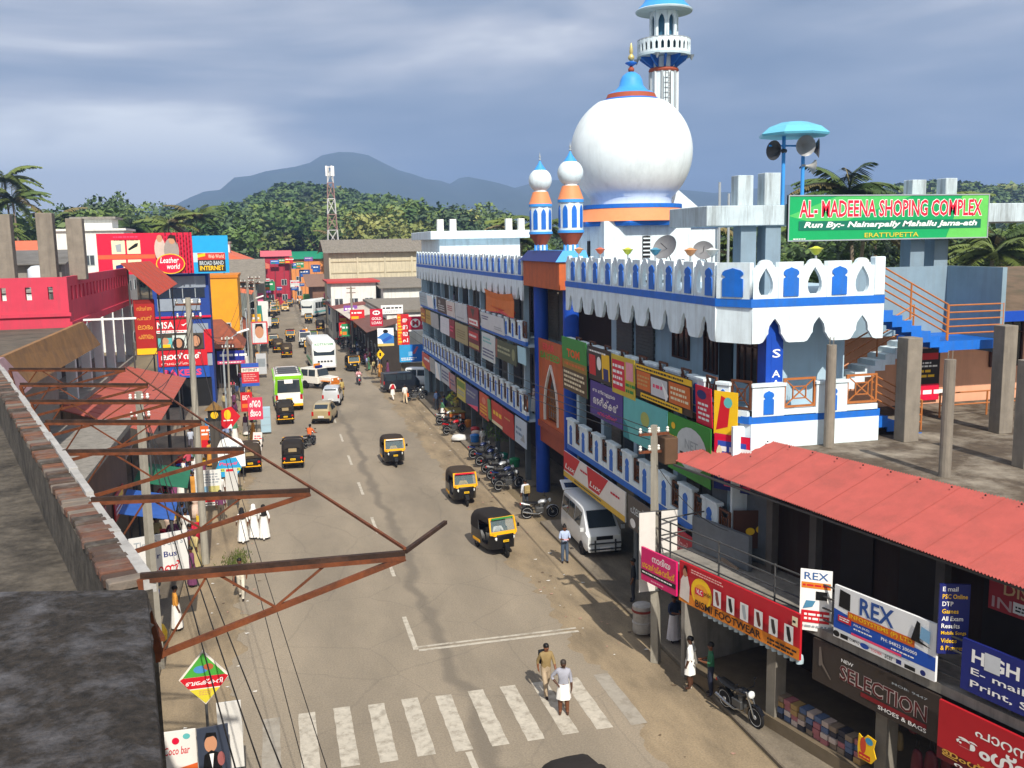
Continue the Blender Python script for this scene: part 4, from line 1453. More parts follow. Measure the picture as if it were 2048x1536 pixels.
def shoe(x, y, m1):
    return [('r', x - .033, y - .2, .066, .4, mat('#d8d8d8', .5, .04)), ('p', [(x - .018, y + .15), (x + .004, y + .16), (x + .02, y - .1), (x + .014, y - .16), (x, y - .15), (x - .012, y - .02)], m1)]


bis = rsign(0, 4.3, -.05, 2.6, 3.68, mat('#b8202c', .5, .06), [
    ('r', 0, 0, 1, .26, mat('#dd8226')), ('e', .21, .42, .095, .36, YEL), ('e', .21, .38, .07, .26, mat('#e8a030')), ('r', 0, 0, 1, .17, mat('#dd8226')), ('r', .155, .36, .075, .16, CRIM),
    ('t', .165, .39, .055, .11, 'VLC', WHT), ('t', .235, .38, .06, .14, 'pride', mat('#3a2a20')), ('p', [(.01, .1), (.1, .05), (.105, .45), (.085, .7), (.05, .72), (.02, .55)], mat('#d9cfc8', .6, .1)),
    ('e', .062, .78, .022, .12, mat('#a9765c')), ('p', [(.04, .8), (.05, .95), (.075, .95), (.085, .75), (.08, .9), (.05, .86)], DKBROWN),
    ('t', .16, .05, .56, .18, 'BISMI FOOTWEAR', mat('#2c1a14'), 0, .02), ('l', .12, .82, .3, .12, 2, mat('#e8b0a8')), ('l', .77, .03, .2, .18, 2, BLK), ('r', .95, .72, .04, .2, CREAM), ('l', .955, .76, .03, .1, 1, BLK)]
    + sum([shoe(.36 + i * .115, .5, [mat('#7a3f3a'), BLK, GREYP, mat('#5a2f26'), mat('#3a3432'), BLK][i]) for i in range(6)], []),
    'long red BISMI FOOTWEAR board with six sandals over the shop', frame_m=None)
rsign(-1.6, -.05, -.12, 2.68, 3.62, mat('#cf1f66', .5, .06), [('t', .32, .68, .52, .22, 'നാദിയ', WHT), ('t', .04, .4, .92, .22, 'ഗോൾഡ്കവറിംഗ്', YEL), ('r', 0, .2, 1, .14, BLK), ('l', .04, .23, .9, .08, 1, WHT), ('l', .3, .06, .4, .08, 1, mat('#e89ab0'))],
      'magenta board with white and yellow Malayalam lettering by the pole')
rx = sign('hanging_sign', 'narrow white REX sign jutting from the balcony rail', 'sign', rb(4.12, .1, 3.25), (.8, -.6, 0), .68, 1.42, WHT, [('t', .12, .84, .76, .12, 'REX', mat('#35609a')), ('r', .04, .7, .92, .1, mat('#d8822c')), ('l', .08, .72, .8, .06, 1, RED), ('r', .5, .52, .36, .14, BLK), ('p', [(.1, .36), (.4, .4), (.5, .5), (.2, .5)], mat('#4d86a8')),
     ('r', .06, .14, .88, .2, RED), ('l', .15, .17, .7, .14, 2, WHT), ('l', .05, .05, .9, .06, 1, GREYP)], .05)
RXB = mat('#1f4fae', .5, .06)
rsign(4.98, 7.55, .25, 3.38, 4.55, mat('#e4e6e8', .5, .04), [
    ('p', [(0, .18), (0, .55), (.16, .5), (.5, .5), (1, .42), (1, .18)], RXB), ('p', [(.05, .62), (.17, .6), (.17, .92), (.06, .95)], BLK), ('t', .27, .62, .34, .32, 'REX', mat('#2c4f92'), 0, .02), ('r', .15, .44, .66, .15, mat('#d0621f')),
    ('t', .17, .465, .62, .1, 'INFOSYSTEMS (P) LTD', YEL, 0, .015), ('r', .05, .34, .14, .12, RED), ('l', .065, .365, .11, .08, 2, WHT), ('t', .22, .36, .16, .05, 'PALA (H.O)', WHT), ('l', .22, .29, .2, .05, 1, WHT),
    ('t', .5, .33, .34, .06, 'PH: 04822 200000', WHT), ('l', .6, .24, .25, .05, 1, WHT), ('r', .2, .185, .5, .045, PINK), ('p', [(.78, .58), (.83, .95), (.86, .92), (.86, .62), (.97, .55)], BLK), ('p', [(.86, .66), (.95, .62), (.95, .84), (.87, .88)], mat('#7aa8cc')),
    ('e', .045, .09, .035, .06, BLK), ('r', .09, .05, .08, .08, BLK), ('t', .19, .06, .1, .06, 'COMPAQ', BLK), ('e', .345, .09, .045, .05, mat('#24479a')), ('t', .41, .06, .11, .05, 'TOSHIBA', CRIM), ('t', .55, .05, .08, .07, 'acer', BLK), ('r', .66, .05, .05, .08, NAVY), ('r', .74, .04, .1, .07, BLK), ('e', .91, .09, .025, .05, NAVY)],
    'white and blue REX INFOSYSTEMS board on the balcony rail')
sel = rsign(4.36, 7.65, .3, 2.12, 3.1, mat('#3a322d', .55, .12), [
    ('t', .25, .74, .1, .08, 'NEW', WHT), ('t', .24, .32, .68, .36, 'SELECTION', mat('#b9aca8'), 0, .045), ('t', .243, .325, .675, .345, 'SELECTION', mat('#5a1f20'), 0, .008), ('r', .42, .18, .5, .1, mat('#7a1c20')), ('t', .56, .1, .36, .09, 'SHOES & BAGS', WHT),
    ('p', [(.06, .85), (.075, .87), (.095, .5), (.17, .22), (.165, .19), (.085, .45), (.07, .4), (.06, .42)], mat('#6f665e')), ('t', .66, .8, .26, .05, 'MOB: 9447', GREYP)],
    'dark NEW SELECTION shoe shop board with pale red letters')
sign('hanging_sign', 'dark blue price list sign reading E mail, DTP, Games', 'sign', rb(7.6, .2, 4.0), (.93, -.36, 0), .56, 1.4, mat('#1d2568', .5, .08),
     [('t', .1, .9 - i * .105, w_, .065, s_, [WHT, YEL][c_]) for i, (s_, c_, w_) in enumerate((('E mail', 0, .5), ('PSC Online', 1, .82), ('DTP', 0, .36), ('Games', 1, .54), ('All Exam', 0, .7), ('Results', 0, .6), ('Mobile Songs', 1, .82), ('Videos', 1, .52), ('& Pictures', 1, .74)))], .05)
rsign(8.1, 11.6, .25, 3.5, 4.5, mat('#212a72', .5, .08), [('t', .06, .6, .62, .26, 'HIGH SPEED', WHT, 0, .03), ('r', .135, .55, .09, .34, mat('#c9cdd2')), ('t', .06, .35, .8, .15, 'E- mail, DTP,PSC', WHT), ('t', .06, .1, .8, .16, 'Print, Scan CD &', WHT)], 'navy HIGH SPEED internet board on the balcony rail')
rsign(7.55, 10.2, 1.75, 4.6, 5.35, mat('#a83a42', .5, .1), [('t', .12, .5, .7, .34, 'DISCOUNT', mat('#d8b88a')), ('t', .03, .08, .8, .3, 'INTERNET', mat('#c9a8a8')), ('r', .2, .1, .17, .3, WHT), ('l', .22, .14, .12, .18, 2, BLK)], 'faded red DISCOUNT board hung under the tin roof')
rsign(8.6, 10.6, 1.85, 3.75, 4.5, mat('#2c3a3e', .5, .1), [('t', .1, .45, .6, .3, 'BISMI', GREYP)], 'dark glass panel with grey letters beside the faded red board')
rsign(7.75, 11.7, .15, 1.95, 3.14, mat('#b01f28', .5, .06), [('r', 0, 0, 1, .2, mat('#5a1216')), ('t', .2, .68, .42, .2, 'പാറനാനി', WHT), ('t', .1, .3, .6, .34, 'ഇംഗ്ലീഷ്', WHT, 0, .03), ('t', .03, .1, .44, .15, 'ഇംഗ്ലീഷ്', mat('#d8a84a')), ('t', .1, .02, .3, .08, 'പാലാ', WHT)], 'red board with large white Malayalam letters at street level')
# little plastic fringe below the footwear board
fr = thing('plastic_fringe', 'row of clear plastic bags hung below the BISMI FOOTWEAR board', 'bags')
PLAS = mat('#b9cfda', .25, .1, alpha=.85)
for i in range(17):
    x = .95 + i * .195 + (.12 if i > 7 else 0)
    q = B().lathe([(.02, .0), (.08, -.05), (.1, -.16), (.09, -.24), (.04, -.25)], 9)
    q.obj('bag', PLAS, fr, mw=Matrix.Translation(rb(x, .08, 2.7)) @ Matrix.Diagonal((1, .6, 1, 1)), smooth=60)
# goods at the shop fronts
rg = random.Random(5)
SHOEC = ['#b9a8a0', '#a86a70', '#5a6a8a', '#8a7a6a', '#3a3a44', '#a88a5a', '#c8b8b0']
for i in range(44):
    x = 2.95 + (i % 11) * .24
    z = .42 + (i // 11) * .14
    o = B().box(-.1, -.15, 0, .1, .15, .125).obj('shoe_box', mat(SHOEC[rg.randrange(7)], .6, .1), bevel=.006)
    o.matrix_local = RM @ Matrix.Translation((x, .86 + rg.uniform(-.03, .03), z))
    tag(o, 'small shoe box in the pile under the BISMI FOOTWEAR board', 'box', 'shoe boxes piled at the footwear shop')
for i in range(26):
    x = 5.6 + i * .29
    z = 1.1 + rg.uniform(0, .9)
    c = ['#1c1b1e', '#3a2420', '#5a1f26', '#6a5a3a', '#2a3348', '#80706a'][rg.randrange(6)]
    o = B().lathe([(.05, .22), (.11, .16), (.14, 0), (.15, -.2), (.12, -.27)], 8).obj('hanging_bag', mat(c, .5, .15), smooth=60)
    s_ = rg.uniform(.8, 1.2)
    o.matrix_local = RM @ Matrix.Translation((x, .75 + rg.uniform(0, .35), z)) @ Matrix.Diagonal((s_, .6 * s_, s_, 1))
    tag(o, 'dark handbag hanging in the NEW SELECTION shop front', 'bag', 'handbags hung at the shoe shop')
    B().tube([(-.06, 0, .2), (-.03, 0, .42), (.03, 0, .42), (.06, 0, .2)], .008, 4).obj('strap', BLK, o)
for i, (x, z) in enumerate(((5.6, .8), (7.0, .6), (7.8, .5))):
    o = sign('cutout_sign', 'small yellow, red and blue cut-out advert before the shoe shop', 'sign', rb(x, .42, z), RR, .5, .62, YEL, [('e', .3, .55, .16, .3, mat('#c8482c')), ('e', .62, .8, .2, .13, mat('#3f8fb8')), ('r', .1, .06, .6, .2, RED), ('l', .15, .1, .5, .1, 1, YEL)], .02, group='cut-out adverts at the shoe shop', shape=[(.05, 0), (.75, .02), (1, .3), (.85, .6), (.95, .95), (.5, 1), (.3, .8), (.05, .9), (0, .4)])
# ================================================================== own roof in the foreground: brick parapet, mossy slab, rusty brackets
MOSS = mat('#5a544c', .95, .5, 7, bump=.8, dirt=.95, dcol=(.014, .012, .01, 1), dsc=1.7)
MOSS2 = mat('#332e2a', .95, .8, 20, bump=1, dirt=.6, dcol=(.17, .17, .19, 1), dsc=2.4)
house = thing('own_roof', 'dark mossy concrete roof with a brick-topped parapet in the foreground', 'roof')
P0, PD = Vector((-12.5, 5.95, 0)), Vector((-.30, .954, 0)).normalized()
PN = PD.cross(UP)                      # towards the street
PL_ = 17.5
b = B()
b.add([P0 + PN * .02 + UP * 0, P0 + PD * PL_ + PN * .02, P0 + PD * PL_ - PN * 7, P0 - PN * 5], [(0, 1, 2, 3)])
b.v = [(x, y, 9.42) for x, y, z in b.v]
b.obj('roof_deck', MOSS, house)
b = B()
c0, c1, c2, c3 = P0 + PN * .05, P0 + PD * PL_ + PN * .05, P0 + PD * PL_ - PN * .19, P0 - PN * .19
b.prism([(c.x, c.y) for c in (c0, c1, c2, c3)], 0, 9.935)
b.obj('parapet_wall', MOSS, house)
rb_ = random.Random(11)
BR = [mat(c, .9, .25, 9, bump=.6, dirt=.9, dcol=(.13, .12, .105, 1), dsc=4) for c in ('#64463a', '#4c3c34', '#6e4a38', '#3e3630', '#756a60')]
bme = [B().box(-.052, -.11, 0, .052, .11, .062).mesh('brick', m_, bevel=.008) for m_ in BR]
k = 0
d = .1
while d < PL_:
    c = P0 + PD * d - PN * (.085 + rb_.uniform(-.012, .012))
    o = mk('brick', bme[rb_.randrange(5)], None, house)
    o.matrix_local = Matrix.Translation((c.x, c.y, 9.935 + rb_.uniform(-.008, .01))) @ Matrix.Rotation(math.atan2(PD.y, PD.x) + rb_.uniform(-.06, .06), 4, 'Z')
    d += .117 + rb_.uniform(0, .02)
# lime plaster edge, broken here and there
b = B()
d = 0
while d < PL_:
    e = d + rb_.uniform(.3, 1.1)
    h_ = rb_.uniform(.0, .05)
    p_, q_ = P0 + PD * d + PN * .035, P0 + PD * (e - .02) + PN * .035
    b.bar((p_.x, p_.y, 9.95 + h_ / 2), (q_.x, q_.y, 9.95 + h_ / 2), .05 + rb_.uniform(0, .03), .07 + h_)
    d = e
b.obj('plaster_edge', mat('#a9a7a4', .9, .25, 6, bump=.6, dirt=.6, dcol=(.06, .055, .05, 1), dsc=3), house)
# the wide near end of the wall
b = B()
b.prism([(-12.46, 5.8), (-12.16, 3.7), (-11.9, 2.2), (-16, 2.2), (-16, 6.35), (-13.3, 6.02)], 8.2, 10.0)
b.obj('end_wall', MOSS2, house, bevel=.03, seg=2)
rs_ = random.Random(4)
b = B()
gx, gy = 44, 44
for j in range(gy + 1):
    for i in range(gx + 1):
        u, v_ = i / gx, j / gy
        xr = -12.0 - .46 * v_ + (rs_.uniform(-.035, .02) if i == gx else 0)
        x = -16 + (xr + 16) * u
        y = 2.3 + (5.84 - 2.3 + .45 * (1 - u) ** 1.4) * v_ + (rs_.uniform(-.03, .02) if j == gy else 0)
        z = 10.0 + .012 * math.sin(x * 5 + y * 3) + rs_.uniform(0, .014) - (.03 if i == gx or j == gy else 0)
        b.v.append((x, y, z + .006))
b.f = [(j * (gx + 1) + i, j * (gx + 1) + i + 1, (j + 1) * (gx + 1) + i + 1, (j + 1) * (gx + 1) + i) for j in range(gy) for i in range(gx)]
b.m = [0] * len(b.f)
b.obj('crumbling_render', MOSS2, house, smooth=180)
# rusty angle-iron brackets for a hoarding that was never hung
RUSTD = mat('#33231b', .8, .4, 9, bump=.3, dirt=.5, dcol=(.11, .05, .03, 1), dsc=6)
fr = thing('bracket_frame', 'row of rusty angle-iron brackets reaching out over the street', 'frame')
tips = [(-10.9, 5.93), (-11.43, 7.76), (-12.0, 9.62), (-12.52, 11.35), (-13.0, 13.05), (-13.5, 14.8), (-14.1, 16.9)]
roots = [(-12.52, 5.98), (-13.14, 8.02), (-13.75, 10.1), (-14.3, 12.0), (-14.85, 13.75), (-15.4, 15.6), (-16.05, 17.7)]
for i, (t, r_) in enumerate(zip(tips, roots)):
    T, Rr = Vector((t[0], t[1], 10.02)), Vector((r_[0], r_[1], 10.02))
    Q = Vector((r_[0] + .08, r_[1], 9.5))
    B().bar(Rr, T, .034, .034).obj('top_chord', RUSTD, fr)
    B().bar(Rr + Vector((0, -.016, -.03)), T + Vector((0, -.016, -.03)), .005, .03).obj('angle_flange', RUST, fr)
    B().bar(Q, T - UP * .03, .032, .036).obj('bottom_chord', RUST, fr)
    B().bar(Rr - UP * .02, Q - UP * .02, .045).obj('root_post', RUST, fr)
    B().bar(Q - UP * .02, Q + Vector((-.25, 0, -.02)), .04).obj('anchor_bar', RUST, fr)
    n_ = 2
    for j in range(n_):
        a_ = Q + (T - Q) * (j / n_ * .92)
        c_ = Rr + (T - Rr) * ((j + .55) / n_ * .92)
        B().bar(a_, c_, .014).obj('web_bar', RUST, fr)
        if j < n_ - 1:
            B().bar(c_, Q + (T - Q) * ((j + 1) / n_ * .92), .014).obj('web_bar', RUST, fr)
for a_, c_ in zip(tips, tips[1:]):
    B().bar((a_[0], a_[1], 10.05), (c_[0], c_[1], 10.05), .018).obj('tie_bar', RUST, fr)
for a_, c_ in zip(roots, roots[1:]):
    B().bar((a_[0] + .1, a_[1], 9.6), (c_[0] + .1, c_[1], 9.6), .03).obj('tie_bar', RUST, fr)
B().bar((-10.9, 5.93, 10.03), (-10.53, 6.5, 10.03), .026, .026).obj('loose_end', RUSTD, fr)

# ================================================================== left side: low brown-edged roof, pink building
low = thing('low_roofed_house', 'low flat-roofed house with a flaking brown fascia below the pink parapet', 'building')
B().box(-31, 27, 0, -20.6, 43.2, 8.6).obj('wall', mat('#9d938a', .8, .15), low)
B().box(-31, 26.5, 8.55, -19.4, 43.4, 8.78).obj('roof', mat('#5d564c', .95, .3, 1.4, bump=.5, dirt=.7, dcol=(.03, .03, .025, 1)), low)
b = B()
b.add([(-19.25, 30.0, 9.0), (-19.05, 41.3, 9.15), (-18.75, 43.0, 8.05), (-18.9, 31.4, 7.95), (-19.4, 30.0, 9.0), (-19.2, 41.3, 9.15), (-18.9, 43.0, 8.05), (-19.05, 31.4, 7.95)], [(0, 1, 2, 3), (7, 6, 5, 4), (0, 4, 5, 1), (1, 5, 6, 2), (2, 6, 7, 3), (3, 7, 4, 0)])
b.obj('fascia_board', mat('#8f6a44', .85, .25, 2, bump=.3, dirt=.6, dcol=(.12, .075, .05, 1), dsc=1.2), low)
b = B()
b.add([(-19.3, 24.5, 8.9), (-19.2, 29.9, 9.0), (-18.85, 31.3, 7.9), (-18.9, 25.5, 7.6), (-19.5, 24.5, 8.9), (-19.35, 29.9, 9.0), (-19.0, 31.3, 7.9), (-19.05, 25.5, 7.6)], [(0, 1, 2, 3), (7, 6, 5, 4), (0, 4, 5, 1), (1, 5, 6, 2), (2, 6, 7, 3), (3, 7, 4, 0)])
b.obj('fascia_board', mat('#a98a90', .85, .2, 2, dirt=.5, dcol=(.2, .13, .13, 1)), low)
pinkb = thing('pink_building', 'bright pink parapet building with an open verandah below', 'building')
PK = mat('#c63c52', .75, .1, 1.3, dirt=.4, dcol=(.28, .06, .08, 1), dsc=.9, streak=1)
b = B()
for x0, x1 in ((-28, -22.55), (-22.35, -21.62), (-21.38, -20.75), (-20.55, -19.98)):
    b.box(x0, 43.6, 9.0, x1, 43.8, 10.9)
for x0, x1 in ((-22.55, -22.35), (-21.62, -21.38), (-20.75, -20.55)):
    b.box(x0, 43.6, 9.0, x1, 43.8, 9.96); b.box(x0, 43.6, 10.5, x1, 43.8, 10.9)
b.obj('front_parapet', PK, pinkb)
b = B()
b.box(-20.18, 43.8, 9.0, -19.98, 62, 9.9); b.box(-20.18, 43.8, 10.5, -19.98, 62, 10.9)
for k in range(40):
    if k % 2 == 0:
        b.box(-20.18, 43.8 + k * .455, 9.9, -19.98, 43.8 + k * .455 + .455, 10.5)
b.box(-20.18, 61.5, 9.9, -19.98, 62, 10.5)
b.obj('side_parapet', PK, pinkb)
B().box(-28, 43.5, 9.25, -19.9, 43.62, 9.4).obj('moulding', PK, pinkb)
B().box(-28.5, 43.6, 8.7, -19.9, 62, 9.0).obj('roof_slab', PK, pinkb)
B().box(-28, 43.7, 0, -22.2, 62, 8.7).obj('wall', mat('#c9ccc9', .75, .1, 1.5, dirt=.3, streak=1), pinkb)
B().box(-22.2, 43.7, 5.3, -19.9, 62, 5.6).obj('verandah_floor', GREYC, pinkb)
B().box(-21.8, 43.7, 0, -20.6, 62, 5.3).obj('lower_wall', mat('#8a7d74', .8, .2, 1.5, dirt=.4, streak=1), pinkb)
for k in range(6):
    y = 44.2 + k * 3.5
    B().box(-20.45, y, 5.6, -20.05, y + .35, 8.7).obj('column', mat('#c5ced2', .7, .1), pinkb)
    B().box(-22.24, y + .8, 5.6, -22.18, y + 1.7, 7.9).obj('door', mat('#3a3230', .6, .15), pinkb)
for i, (x0, h_) in enumerate(((-23.2, 2.7), (-21.5, 2.75), (-20.3, 2.5))):
    b = B(); b.box(x0, 46, 10.7, x0 + .68, 46.6, 10.9 + h_)
    b.obj('roof_column', COLM, pinkb, bevel=.02)
B().box(-28, 44, 10.2, -20.3, 61.8, 10.25).obj('terrace', CONC, pinkb)
sh = thing('roof_shack', 'grey tin-roofed shack on the pink building terrace', 'shed', (-24, 52, 10.25))
B().box(-2.4, -2, 0, 2.6, 2, 1.1).obj('wall', GREYC, sh)
b = B(); b.add([(-2.7, -2.4, 1.1), (2.9, -2.4, 1.1), (2.9, 2.3, 1.75), (-2.7, 2.3, 1.75), (-2.7, -2.4, 1.15), (2.9, -2.4, 1.15), (2.9, 2.3, 1.8), (-2.7, 2.3, 1.8)], [(0, 3, 2, 1), (4, 5, 6, 7), (0, 1, 5, 4), (1, 2, 6, 5), (2, 3, 7, 6), (3, 0, 4, 7)])
b.obj('tin_roof', mat('#6d6a66', .7, .25, 2, dirt=.5), sh)
tag(B().lathe([(.45, 0), (.5, .1), (.48, .9), (.3, 1.05), (.1, 1.08)], 16).obj('water_tank', mat('#c6cdd6', .5, .08), loc=(-22.2, 49, 10.25), smooth=60), 'pale grey water tank on the pink building terrace', 'tank')
# tilted red sheet over the verandah end, hanging vertical sign
TIN2 = mat('#b1452f', .7, .12, 1.2, dirt=.3, dcol=(.2, .08, .05, 1))


def quad_sheet(name, pts, th, m_, label, cat, ribs=0, legs=(), leg_m=None):
    pts = [Vector(p) for p in pts]
    n_ = (pts[1] - pts[0]).cross(pts[2] - pts[0]).normalized()
    if n_.z < 0:
        n_ = -n_
    t = thing(name, label, cat, (pts[0].x, pts[0].y, 0))
    o_ = Vector((pts[0].x, pts[0].y, 0))
    b = B()
    q = [p - o_ for p in pts]
    b.add(q + [p - n_ * th for p in q], [(0, 1, 2, 3), (7, 6, 5, 4), (0, 4, 5, 1), (1, 5, 6, 2), (2, 6, 7, 3), (3, 7, 4, 0)])
    b.obj('sheet', m_, t)
    if ribs:
        r_ = B()
        for k in range(1, ribs):
            s_ = k / ribs
            r_.bar(q[0] + (q[1] - q[0]) * s_ + n_ * .012, q[3] + (q[2] - q[3]) * s_ + n_ * .012, .03, .025)
        r_.obj('sheet_ribs', m_, t)
    for (x, y, z0, z1) in legs:
        B().tube([(x - o_.x, y - o_.y, z0), (x - o_.x, y - o_.y, z1)], .05, 7).obj('leg', leg_m or IRON, t)
    return t


quad_sheet('lean_to_roof', [(-19.67, 57, 11.26), (-19.18, 66, 11.23), (-17.58, 66, 9.73), (-17.75, 57, 9.45)], .06, TIN2, 'steep brick-red tin sheet between the pink parapet and the blue shop', 'roof', 6, [(-19.3, 65.5, 0, 10.9), (-19.5, 58, 0, 10.9), (-17.9, 65.5, 0, 9.8), (-17.95, 58, 0, 9.5)])
quad_sheet('tin_awning', [(-20.4, 42, 5.55), (-20.6, 58.3, 5.5), (-16.75, 58.2, 4.5), (-16.7, 41.3, 4.45)], .05, mat('#a9574a', .7, .1, 1, dirt=.3, dcol=(.25, .1, .07, 1)), 'large orange-red tin awning over the left footpath', 'awning', 16, [(-17, 57.6, 0, 4.5), (-17, 50, 0, 4.5), (-17, 42, 0, 4.5)])
sign('vertical_sign', 'tall dark red sign with yellow Malayalam lines beside the blue shop', 'sign', (-19.35, 58, 5.95), ENDF, 1.15, 3.2, mat('#a3241f', .6, .1), [('t', .15, .8 - i * .17, .7, .08, s_, mat('#d89a3c')) for i, s_ in enumerate(('സ്വർണ', 'പവൻ', 'ലാഭം', 'പണയം'))] + [('r', 0, 0, 1, .12, YEL), ('r', .08, .93, .84, .05, mat('#7a1a18'))], .08, frame_m=mat('#5a1a18'))
quad_sheet('white_canopy', [(-20.3, 40.3, 3.0), (-20.4, 47.6, 3.0), (-18.4, 47.6, 2.9), (-18.1, 40.1, 2.85)], .05, mat('#d9d8d6', .5, .06), 'flat white sheet canopy over a left footpath stall', 'canopy', 0, [(-18.3, 40.4, 0, 2.85), (-18.5, 47.2, 0, 2.85), (-20.2, 40.6, 0, 2.95), (-20.2, 47.2, 0, 2.95)])

# ================================================================== blue shop building with boards, billboards on its roof
bl = thing('blue_shop_building', 'narrow blue shop building covered in boards under the billboards', 'building')
BLW = mat('#20408c', .65, .1, 1.5)
B().box(-20.2, 75, 0, -16.2, 77.5, 10.1).obj('wall', BLW, bl)
B().box(-20.0, 74.93, .1, -16.4, 75, 2.3).obj('shop_front_shade', DARK, bl)  # flat dark panel painted as the shade inside the open shop
for z0, z1, x0, x1 in ((9.1, 9.95, -19.9, -16.4), (7.4, 8.3, -19.9, -16.9), (5.7, 6.4, -17.7, -16.4), (3.2, 4.1, -16.7, -16.25)):
    B().box(x0, 74.94, z0, x1, 75, z1).obj('grey_panel', mat('#8d97a4', .4, .08), bl)
w_ = B(); w_.box(-19.9, 74.95, 8.35, -16.5, 75, 9.05)
wo = w_.obj('window_band', glass((.02, .03, .05, 1), .15), bl)
for x in (-19, -18.1, -17.2):
    B().box(x, 74.92, 8.35, x + .06, 74.96, 9.05).obj('mullion', GREYP, wo)
B().box(-20.25, 74.85, 6.85, -16.15, 75, 7.0).obj('red_band', CRIM, bl)
B().box(-16.75, 74.9, 4.2, -16.2, 75, 5.95).obj('red_panel', RED, bl)
sign('shop_board', 'red board with white tick mark on the blue shop', 'sign', (-20.1, 74.9, 5.75), ENDF, 2.35, 1.0, RED, [('t', .03, .35, .5, .5, 'MSA', WHT), ('p', [(.75, .62), (.82, .5), (1, .85), (.83, .62)], WHT), ('r', 0, 0, 1, .2, WHT), ('l', .02, .03, .9, .13, 1, CRIM)], .05)
FACEC = mat('#c08a6a', .6, .08)
sign('photo_board', 'dark board with two printed faces on the blue shop', 'sign', (-20.1, 74.88, 4.5), ENDF, 3.3, 1.2, mat('#4a4338', .5, .1), [('r', .02, .15, .3, .6, TEAL), ('e', .17, .55, .08, .22, FACEC), ('r', .1, .15, .18, .2, YEL), ('r', .33, .1, .3, .8, mat('#c9d2cc')), ('e', .46, .35, .13, .4, DKBROWN), ('e', .46, .4, .075, .28, FACEC), ('e', .83, .5, .13, .42, DKBROWN), ('e', .83, .5, .09, .34, FACEC)], .05)
sign('shop_board', 'red board with white Malayalam name above the bakery board', 'sign', (-20.1, 74.84, 3.25), ENDF, 3.5, 1.2, RED, [('t', .06, .42, .82, .42, 'ലാൻസർ', WHT, 0, .03), ('t', .05, .1, .7, .18, 'ബേക്കറി', mat('#e8c8c0'))], .06)
sign('shop_board', 'blue BAKERS board with red letters on the blue shop', 'sign', (-20.1, 74.8, 2.35), ENDF, 3.6, .85, mat('#2452a8', .5, .06), [('t', .08, .2, .76, .58, 'BAKERS', mat('#e0426a'), 0, .04)], .06)
bb = thing('billboard', 'large red shoe and leather billboard on the blue shop roof', 'billboard', (-23.6, 74, 10.1))
s_ = sign('panel', None, None, (0, 0, .1), ENDF, 6.5, 2.95, CRIM, [
    ('r', 0, .38, .6, .1, mat('#e8603c')), ('r', .15, .5, .14, .33, CREAM), ('r', .31, .5, .14, .33, CREAM), ('p', [(.2, .55), (.25, .55), (.25, .75), (.19, .72)], GREYP), ('p', [(.33, .58), (.42, .68), (.43, .76), (.4, .75), (.32, .62)], BLK),
    ('r', .15, .08, .14, .28, CREAM), ('r', .31, .08, .14, .28, CREAM), ('p', [(.18, .1), (.26, .1), (.26, .26), (.18, .22)], NAVY)]
    + [('r', .68 + .032 * i, .0 + .0625 * j, .016, .0625, mat('#8a1230')) for i in range(10) for j in range(i % 2, 16, 2)]
    + [('e', .66, .6, .06, .3, mat('#c9b4a8')), ('e', .66, .86, .03, .09, FACEC), ('e', .78, .55, .08, .32, mat('#9a8f88')), ('e', .79, .82, .035, .1, FACEC), ('p', [(.74, .85), (.77, .95), (.83, .93), (.84, .7), (.81, .85), (.77, .86)], DKBROWN),
       ('e', .76, .24, .155, .25, YEL), ('e', .76, .24, .145, .23, CRIM), ('t', .65, .26, .2, .14, 'Leather', WHT, .25), ('t', .72, .11, .14, .13, 'world', WHT, .25), ('l', .18, .88, .26, .06, 1, PINK)], .12, parent=bb)
for x in (.6, 2.6, 4.6, 6.1):
    B().bar((x, .3, 0), (x, .12, 2.9), .09).obj('strut', IRON, bb)
bb2 = thing('billboard', 'sky-blue billboard with a Web World broadband internet panel', 'billboard', (-17.08, 74, 10.1))
sign('panel', None, None, (0, .02, .05), ENDF, 2.5, 2.75, mat('#1f9ed8', .45, .06), [('r', .0, .3, .85, .25, mat('#b9d9e8')), ('r', .12, .04, .78, .5, mat('#2c2a2a')), ('r', .12, .36, .78, .18, mat('#c8382c')), ('p', [(.12, .42), (.34, .46), (.34, .54), (.12, .5)], YEL), ('t', .42, .4, .44, .1, 'Web World', mat('#f0d0b8')), ('t', .17, .22, .68, .11, 'BROAD BAND', LG), ('t', .17, .08, .68, .12, 'INTERNET', YEL, 0, .03)], .1, parent=bb2)
for x in (.3, 2.1):
    B().bar((x, .3, 0), (x, .12, 2.7), .09).obj('strut', IRON, bb2)

# ================================================================== signs and stalls along the left kerb
def post_sign(label, x, y, z0, w, h, base, items, legs=1, rot=0., name='kerb_sign', shape=None, base_z=0.):
    t = thing(name, label, 'sign', (x, y, base_z), rot)
    s_ = sign('panel', None, None, (-w / 2, 0, z0 - base_z), ENDF, w, h, base, items, .05, parent=t, shape=shape)
    if legs == 1:
        B().tube([(0, .05, 0), (0, .05, z0 - base_z + h * .6)], .03, 6).obj('leg', IRON, t)
    else:
        for q in (-w * .4, w * .4):
            B().tube([(q, .05, 0), (q, .05, z0 - base_z + h * .5)], .022, 6).obj('leg', IRON, t)
    return t


